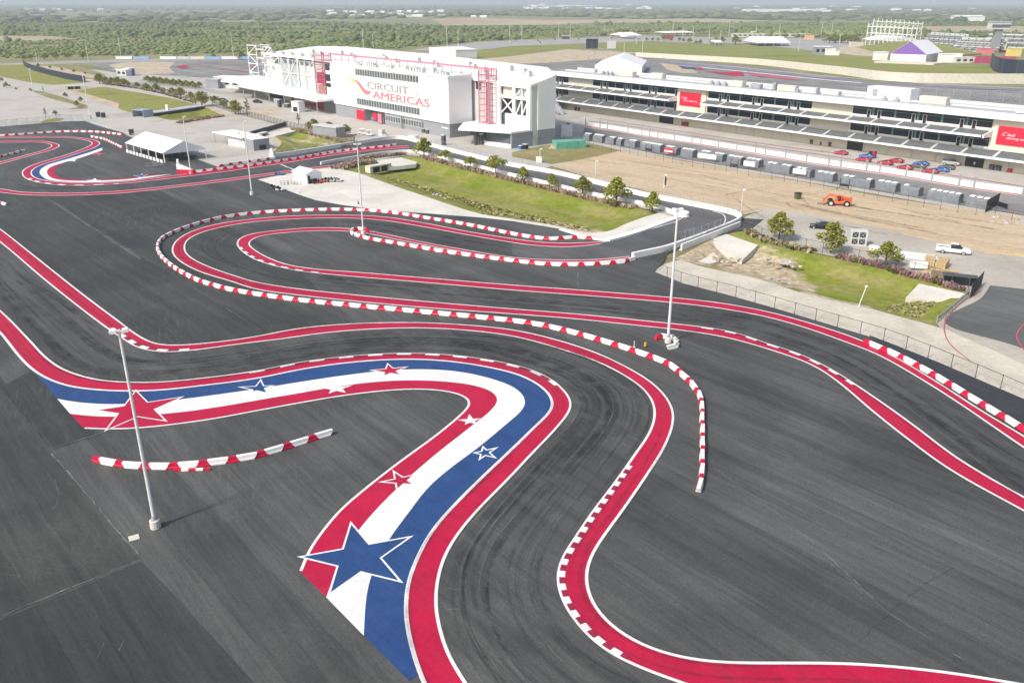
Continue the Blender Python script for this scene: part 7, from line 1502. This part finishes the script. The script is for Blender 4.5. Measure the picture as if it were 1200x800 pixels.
def tree_meshes(seed, h, rad, n, kind):
    r = random.Random(seed); tr = MB(); cr = MB(); tone = []
    zt = h*.30; tr.tube((0,0,-.3),(0,0,zt),.02*h+.05,.016*h+.03,n=7); tr.tube((0,0,zt),(r.uniform(-.2,.2),r.uniform(-.2,.2),h*.85),.016*h+.03,.02,n=6)
    lobes = []
    for k in range(9 if kind == 'spread' else 8):
        a = 2.4*k + r.uniform(-.4,.4); f = k/8; z = zt*1.05 + (h-zt)*(.10+.70*f); rr = rad*(1-f*.62)*r.uniform(.4,.85) if k < 8 else 0
        if kind == 'flat': z = h*(.62+.25*f*r.uniform(.6,1)); rr = rad*(1-.5*f)*r.uniform(.5,.9)
        c = Vector((math.cos(a)*rr, math.sin(a)*rr, z)); lobes.append((c, rad*r.uniform(.34,.52)*(1-.35*f)))
        tr.tube((0,0,zt+(z-zt)*.35),(c.x,c.y,c.z-.1),.012*h+.02,.015,n=5)
    lobes.append((Vector((0,0,h*.93)), rad*.26))
    for i in range(n):
        c, s = r.choice(lobes); v = Vector((r.gauss(0,1), r.gauss(0,1), r.gauss(0,.75))).normalized()*s*(.35+.75*r.random()**.6); p = c+v
        e = Vector((r.gauss(0,1), r.gauss(0,1), r.gauss(0,.6))).normalized(); f = e.cross(Vector((r.gauss(0,1), r.gauss(0,1), r.gauss(0,1)))).normalized(); sz = r.uniform(.15,.34)
        cr.add([p-e*sz, p-f*sz*.55+e*sz*.1, p+e*sz, p+f*sz*.55+e*sz*.1], [(0,1,2,3)]); tone.append(min(1, max(0, .5+r.gauss(0,.2))))
    def mesh(b, nm, m_):
        me = bpy.data.meshes.new(nm); me.from_pydata(b.v, [], b.f); me.materials.append(m_); me.update(); return me
    a = mesh(tr, 'trunk', M['bark']); b = mesh(cr, 'crown', M['leaf_dry' if kind == 'dry' else 'leaf'])
    at_ = b.attributes.new('tone', 'FLOAT', 'FACE'); at_.data.foreach_set('value', tone); return a, b
TM = {'spread': [tree_meshes(s, 6, 2.5, 1150, 'spread') for s in (1,2,3)], 'flat': [tree_meshes(s, 5, 2.6, 900, 'flat') for s in (4,5)], 'dry': [tree_meshes(s, 6, 2.9, 1300, 'dry') for s in (6,7,8)], 'sap': [tree_meshes(s, 6, 1.0, 160, 'dry') for s in (9,10)]}
TH = {'spread': 6, 'flat': 5, 'dry': 6, 'sap': 6}
def tree_h(px, top):
    p = at(*px); lo, hi = .5, 60
    for _ in range(40):
        m_ = (lo+hi)/2; d = m_-CAM_H; f = p.y*C_-d*S_; u = -(d*C_+p.y*S_)
        if 400+F_PX*u/f > top: lo = m_
        else: hi = m_
    return lo
tc = [0]
def tree(px, top, kind, label, group, wide=1.0, name='tree', z=0):
    p = at(*px); h = tree_h(px, top); a, b = TM[kind][tc[0] % len(TM[kind])]; tc[0] += 1; k = h/TH[kind]; wide *= {'spread': 1.22, 'dry': 1.25, 'flat': 1.15, 'sap': 1.0}[kind]
    t = thing(name, label, 'tree', (p.x, p.y, z), random.uniform(0,6.28), group); t.scale = (k*wide, k*wide, k); link('trunk', a, t); link('crown', b, t)
G_ = 'young trees along the kart road'
for px, top, kd, w_, lab in (((497,185.5),161.5,'spread',1.1,'first road tree from the left, nearest the main building corner'),((522.5,190.5),176,'flat',1.1,'second road tree from the left, low and flat'),((551.5,198),183.5,'flat',1.1,'third road tree from the left, round and flat'),((580.6,206),182.5,'flat',.9,'fourth road tree from the left, in front of the white canopy'),((612.5,213.5),195,'spread',1.0,'fifth road tree from the left, below the white end wall'),((646.5,221.5),203.5,'spread',.95,'sixth road tree from the left, small and upright'),((682.5,230),206.5,'spread',1.15,'seventh road tree from the left'),((722,241),208,'spread',1.1,'tallest road tree, second from the bend'),((764,250),224.5,'spread',.95,'last road tree, at the bend')): tree(px, top, kd, lab, G_, w_, z=-.1)
G_ = 'trees behind the right ditch'
for px, top, w_, lab in (((912.5,282.5),249.5,.95,'dense green tree nearest the road bridge'),((973,297),261.5,1.0,'dense olive tree in front of the black car'),((1037,312),284,1.1,'broad olive tree in front of the pipe bundles')): tree(px, top, 'dry', lab, G_, w_)
G_ = 'small trees by the plaza fence'
for px, top, kd, lab in (((350,146),132,'sap','thin bare tree right of the white kiosk'),((368,155),140,'dry','yellow green tree above the small hollow'),((386,157.5),143.5,'dry','yellow green tree left of the grey container'),((405,159.5),146.5,'dry','yellow green tree right of the grey container'),((276,134.5),118,'dry','rounded tree at the end of the footbridge'),((262,127),117.5,'dry','low tree left of the one at the footbridge end'),((237,125),107.5,'dry','tallest tree of the row above the green field'),((224,117),107.8,'dry','tree left of the tallest one above the green field'),((212,115),103,'dry','bluish tree in the middle above the green field'),((202,112),103,'dry','small tree left of the bluish one'),((192,109.5),103,'dry','tree at the right end of the group of four by the drive'),((183,108.5),98.5,'dry','third tree of the group of four by the drive'),((172,106.5),98,'dry','second tree of the group of four by the drive'),((161,103.5),96.5,'dry','first tree of the group of four by the drive'),((290,136),115,'sap','thin sapling right of the footbridge tree'),((252,121),112.5,'dry','tree behind the two dark parked cars')): tree(px, top, kd, lab, G_, 1.25)
for i, (x, y, top) in enumerate(((117,98.5,86.5),(124,99.5,90),(131,100.5,91),(139,101.5,90.5),(146,102.5,92.5))): tree((x,y), top, 'dry', ('leftmost','second','middle','fourth','rightmost')[i] + ' tree of the clump above the twin culvert', 'clump of trees above the twin culvert', 1.3)
for i in range(9): tree((173+i*7.6, 96+i*.85+(i % 2)*.6), 88.8+i*.9, 'spread', ordw(i) + ' tree from the left in the back row of the hedge along the pale drive', 'hedge trees along the pale drive', 1.5)
for i in range(8): tree((176+i*7.6, 97.5+i*.9), 90.5+i*.95, 'spread', ordw(i) + ' tree from the left in the front row of the hedge along the pale drive', 'hedge trees along the pale drive', 1.5)
for px, top, lab in (((45,79),74.5,'first young tree on the sandy strip'),((59,80.5),77,'second young tree on the sandy strip'),((72.5,83),79.5,'third young tree on the sandy strip'),((87,85.5),81.5,'fourth young tree on the sandy strip'),((100,87.5),84.5,'last young tree on the sandy strip'),((2.5,96),91,'young tree at the left edge of the car park'),((8,103.5),96.5,'two toned young tree in the left car park'),((19,105.5),102.5,'low young tree in the left car park'),((51,108.5),101.5,'thin young tree on the car park island'),((36,107),103.5,'low shrub at the tip of the car park island'),((77,114.5),108.5,'young tree in the middle of the car park island'),((95,120),113.5,'dark young tree right of the car park island'),((90.5,125.5),118,'young tree at the end of the car park island'),((65,135.5),129.5,'young tree at the corner island'),((54,138.5),125.5,'bare thin sapling at the corner island')):
    tree(px, top, 'sap' if 'sapling' in lab or 'thin' in lab else 'dry', lab, 'young trees in the left car park', 1.0)
for i, (x, y, top) in enumerate(((757.5,48.2,44),(765,48.2,44),(771,48.5,44.5),(778,48.2,41),(786,48.8,44.5),(796,48.5,44),(800.5,49.5,45),(808,51.2,44.5),(815.5,52,47.5),(820.5,52,46.5),(833,52.5,46.5),(838.5,51.5,43.5),(845.5,51.3,43),(861.5,53,42),(880,51,44.5))): tree((x,y), top, 'spread', 'tall dark tree standing alone on the far lawn edge' if i == 13 else ordw(i) + ' small dark tree from the left in the row along the far lawn', 'trees along the far lawn', 1.3)
for i, (x, y) in enumerate(((604,48.2),(630,49),(633,51),(650,47.5),(678,47.2),(699,43.5),(719,43.8),(716.5,46.2),(744,45))): tree((x,y), y-2.6, 'spread', ordw(i) + ' small dark tree of the far car park, counted from the left', 'trees in the far car park', 1.2)
for i, (x, y) in enumerate(((972,51),(979,50.8),(986,50.6),(993,51),(1001,51.2))): tree((x,y), y-8.5-(i % 2), 'dry', ordw(i) + ' round olive bush left of the scaffold, counted from the left', 'round bushes left of the scaffold', 1.7)
for i, (x, y, top) in enumerate(((52,70,62.5),(66,69.5,63),(80,69.5,62),(98,69,61),(36,70.5,64),(28,71,65),(283,70,60.5),(160,68.5,62.5),(207,68.5,62.5),(250,68,63),(218,68,64))): tree((x,y), top, 'spread', ('dark tree at the scrub edge behind the curved fence, ' + ordw((28,36,52,66,80,98).index(x)) + ' from the left' if x < 120 else 'dark tree behind the trackside boards, ' + ordw((160,207,218,250,283).index(x)) + ' from the left'), 'trees at the scrub edge', 1.5)

# ================================================================ scrub woodland: too many to count
M['scrub'] = leaf_mat('scrub', (.11,.155,.035), (.155,.20,.05), (.225,.235,.085))
M['scrub_tree'] = leaf_mat('scrub_tree', (.075,.11,.03), (.115,.15,.04), (.17,.19,.06)); M['far_wood'] = leaf_mat('far_scrub', (.075,.10,.035), (.115,.14,.05), (.18,.19,.085))
def ico(jit, seed):
    bm = bmesh.new(); bmesh.ops.create_icosphere(bm, subdivisions=1, radius=1); r = random.Random(seed)
    bmesh.ops.subdivide_edges(bm, edges=bm.edges[:], cuts=1) if jit > .44 else None
    bmesh.ops.triangulate(bm, faces=bm.faces[:])
    V_ = np.array([[c*(1+r.uniform(-jit,jit)) for c in v.co] for v in bm.verts]); F_ = np.array([[v.index for v in f.verts] for f in bm.faces]); bm.free(); return V_, F_
def inpoly_np(X, Y, poly):
    c = np.zeros(len(X), bool); n = len(poly); j = n-1
    for i in range(n):
        xi, yi = poly[i][0], poly[i][1]; xj, yj = poly[j][0], poly[j][1]
        if yi != yj: c ^= ((yi > Y) != (yj > Y)) & (X < (xj-xi)*(Y-yi)/(yj-yi)+xi)
        j = i
    return c
def vnoise(X, Y, s, seed):
    g = np.random.default_rng(seed).random((256,256)); x, y = X/s, Y/s; xi, yi = np.floor(x).astype(int), np.floor(y).astype(int); fx, fy = x-xi, y-yi; fx, fy = fx*fx*(3-2*fx), fy*fy*(3-2*fy)
    G = lambda a, b: g[a % 256, b % 256]
    return (G(xi,yi)*(1-fx)+G(xi+1,yi)*fx)*(1-fy) + (G(xi,yi+1)*(1-fx)+G(xi+1,yi+1)*fx)*fy
def scrub(name, px_poly, spacing, size, m_, label, holes=(), thr=.3, ns=60, jit=.42, flat=.75, seed=1):
    poly = ats(px_poly); xs = [p.x for p in poly]; ys = [p.y for p in poly]; rg = np.random.default_rng(seed)
    nx, ny = int((max(xs)-min(xs))/spacing), int((max(ys)-min(ys))/spacing)
    gx, gy = np.meshgrid(np.arange(nx), np.arange(ny)); X = min(xs)+(gx.ravel()+rg.uniform(-.5,.5,nx*ny))*spacing; Y = min(ys)+(gy.ravel()+rg.uniform(-.5,.5,nx*ny))*spacing
    k = inpoly_np(X, Y, poly) & (np.abs(X) < Y*.68+60)
    for h in holes: k &= ~inpoly_np(X, Y, ats(h))
    nv = vnoise(X, Y, ns, seed+5)*.6 + vnoise(X, Y, ns*.3, seed+6)*.4; k &= nv + rg.uniform(-.15,.15,len(X)) > thr
    X, Y, nv = X[k], Y[k], nv[k]; n = len(X)
    protos = [ico(jit, s) for s in range(5)]; allv, allf, tone = [], [], []; off = 0
    for pi, (V_, F_) in enumerate(protos):
        idx = np.arange(n)[pi::5]
        if not len(idx): continue
        s = rg.uniform(.55,1.25,len(idx))*size*(.7+.6*nv[idx]); a = rg.uniform(0,6.28,len(idx)); c, sn = np.cos(a), np.sin(a); hz_ = s*flat*rg.uniform(.7,1.2,len(idx))
        vx = (V_[:,0][None]*c[:,None]-V_[:,1][None]*sn[:,None])*s[:,None]+X[idx][:,None]; vy = (V_[:,0][None]*sn[:,None]+V_[:,1][None]*c[:,None])*s[:,None]+Y[idx][:,None]; vz = V_[:,2][None]*hz_[:,None]+hz_[:,None]*.75
        allv.append(np.stack([vx,vy,vz],-1).reshape(-1,3)); allf.append((F_[None]+(np.arange(len(idx))*len(V_))[:,None,None]).reshape(-1,3)+off); off += len(idx)*len(V_)
        tone.append(np.repeat(np.clip(.5+rg.normal(0,.22,len(idx))+(.5-nv[idx])*.5,0,1), len(F_)))
    Va, Fa = np.concatenate(allv), np.concatenate(allf); me = bpy.data.meshes.new(name)
    me.vertices.add(len(Va)); me.vertices.foreach_set('co', Va.ravel()); me.loops.add(len(Fa)*3); me.loops.foreach_set('vertex_index', Fa.ravel().astype(np.int32)); me.polygons.add(len(Fa)); me.polygons.foreach_set('loop_start', np.arange(len(Fa), dtype=np.int32)*3); me.polygons.foreach_set('loop_total', np.full(len(Fa), 3, np.int32)); me.update(calc_edges=True)
    me.materials.append(M[m_]); t_ = me.attributes.new('tone','FLOAT','FACE'); t_.data.foreach_set('value', np.concatenate(tone).astype(np.float32))
    tag(link(name, me, None, 'stuff'), label, 'woodland'); return n
F1 = [(-60,41.5),(60,42.5),(98,46),(40,48),(-60,48.5)]; F2 = [(505,22),(560,21.5),(640,23.5),(830,22),(900,24),(860,27),(700,26.5),(640,29.5),(520,30)]; F3 = [(1075,31),(1260,31),(1260,41),(1150,40),(1072,37)]
REG = [(-120,68.5),(0,68.5),(120,65.5),(330,60.5),(470,57),(560,48.5),(640,45),(760,40),(880,41),(1000,42),(1080,44),(1300,44),(1300,27),(800,27),(640,30),(520,31),(300,26.5),(0,26.5),(-120,26.5)]
N1 = scrub('scrub_woodland', REG, 5.8, 2.4, 'scrub', 'low green scrub stretching away behind the circuit', [F1, F2, F3], .40, 90, .28, .38, seed=3)
N1b = scrub('scrub_trees', REG, 15, 3.8, 'scrub_tree', 'scattered darker trees among the low scrub', [F1, F2, F3], .60, 150, .45, .7, seed=9)
N2 = scrub('far_woodland', [(-200,26),(300,26),(520,21),(900,24),(1300,27),(1400,9),(1400,5.5),(-200,5.5)], 34, 17, 'far_wood', 'hazy far woodland reaching to the skyline', [F2], .53, 500, .3, .28, seed=11)
N3 = scrub('tree_line', [(880,43.5),(1000,44.5),(1010,41.5),(880,40)], 9, 5, 'scrub', 'scrub behind the far buildings', [], .3, 60, seed=21)
print('scrub', N1, N1b, N2, N3)
# far houses, each its own little block with a roof
HOUSES = []
r_ = random.Random(5)
for i in range(34): HOUSES.append((r_.uniform(386,520), r_.uniform(14.5,20.5)))
for i in range(30): HOUSES.append((r_.uniform(612,760), r_.uniform(7.5,12.5)))
for i in range(22): HOUSES.append((r_.uniform(860,1150), r_.uniform(8,15)))
for x, y in ((35,13.2),(50,13.4),(67,13),(82,13.5),(118,12.8),(205,20.2),(277,19),(287,19),(306,20.5),(555,21),(567,20.8)): HOUSES.append((x,y))
def house_mesh(seed):
    r = random.Random(seed); L, W_, h = r.uniform(14,22), r.uniform(9,12), r.uniform(3.5,5); q = MB(); q.box((-L/2,-W_/2,0),(L/2,W_/2,h), 0)
    q.add([(-L/2-.5,-W_/2-.5,h),(L/2+.5,-W_/2-.5,h),(L/2+.5,W_/2+.5,h),(-L/2-.5,W_/2+.5,h),(-L/2,0,h+3),(L/2,0,h+3)], [(0,1,5,4),(2,3,4,5),(0,4,3),(1,2,5),(0,3,2,1)], 1)
    for k in range(3): x = -L*.35+L*.35*k; q.box((x-.8,-W_/2-.1,1),(x+.8,-W_/2-.02,2.4), 2)
    me = bpy.data.meshes.new('house'); me.from_pydata(q.v, [], q.f)
    for m_ in (M['cladding'], M['roofwhite'] if seed % 3 else M['roofgrey'], M['glass']): me.materials.append(m_)
    me.polygons.foreach_set('material_index', q.m); return me
HM = [house_mesh(s) for s in range(6)]
HOUSES.sort(); WC = {}
for i, (x, y) in enumerate(HOUSES):
    p = at(x, y); o = link('house', HM[i % 6]); o.location = (p.x, p.y, 0); o.rotation_euler = (0,0,r_.uniform(-.6,.6)); k = max(1.0, p.y/2600); o.scale = (k, k, k*.9)
    where = 'in the far settlement left of centre' if 380 < x < 525 else 'in the settlement near the skyline' if 600 < x < 770 else 'among the trees at far right' if x > 800 else 'alone in the far scrub'
    WC[where] = WC.get(where, -1) + 1; tag(o, 'tiny pale house ' + where + ', ' + ordw(WC[where]) + ' from the left', 'house', 'far houses')
for (x, y), ln, lab in (((917,15.2),330,'long pale shed near the skyline'),((667,9.2),420,'long white warehouse near the skyline, left one'),((1133,25.5),60,'white shed in the scrub behind the grandstands')):
    p = at(x, y); t = thing('warehouse', lab, 'warehouse', (p.x, p.y, 0)); q = MB(); q.box((-ln/2,-20,0),(ln/2,20,11)); q.build('wall', M['cladding'], t); q = MB(); q.add([(-ln/2-1,-21,11.01),(ln/2+1,-21,11.01),(ln/2+1,21,11.01),(-ln/2-1,21,11.01),(-ln/2-1,0,14),(ln/2+1,0,14)], [(0,1,5,4),(2,3,4,5),(0,4,3),(1,2,5),(0,3,2,1)]); q.build('roof', M['roofwhite'], t)
p = at(1094, 6.5); t = thing('water_tower', 'tiny water tower on the skyline at right', 'tower', (p.x, p.y, 0)); q = MB(); q.tube((0,0,0),(0,0,45),5,4,n=8); q.build('column', M['cladding'], t); q = MB(); q.tube((0,0,45),(0,0,52),5,14,n=12); q.tube((0,0,52),(0,0,60),14,8,n=12); q.build('tank', M['cladding'], t)
# low hills at the skyline
q = MB(); rows = []; xs_ = np.linspace(-15500, 15500, 160)
for d, amp in ((0,0.0),(900,.7),(1800,1.0),(2600,.5)):
    rows.append([(x, 13800+d+math.sin(x*.0007)*300, -2 + amp*(24 + 60/(1+math.exp((x+1500)/1800)) + 16*math.sin(x*.0011+1)+9*math.sin(x*.0031)+5*math.sin(x*.009))) for x in xs_])
for r in rows: q.v += r
for i in range(3):
    for j in range(159): q.f.append((i*160+j, i*160+j+1, (i+1)*160+j+1, (i+1)*160+j)); q.m.append(0)
tag(q.build('hills', M['ground'], smooth=True, kind='structure'), 'low hazy hills along the skyline', 'hills')
# ================================================================ haze
m = bpy.data.materials.new('haze'); m.use_nodes = True; nt = m.node_tree; nt.nodes.remove(nt.nodes['Principled BSDF']); pv_ = nt.nodes.new('ShaderNodeVolumePrincipled')
pv_.inputs['Color'].default_value = (.80,.91,1,1); pv_.inputs['Density'].default_value = 1.9e-4; nt.links.new(pv_.outputs[0], nt.nodes['Material Output'].inputs['Volume'])
q = MB(); q.box((-16500,-400,-4),(16500,17800,130)); o = q.build('haze', m, kind='stuff'); tag(o, 'thin pale haze over the far country', 'haze')
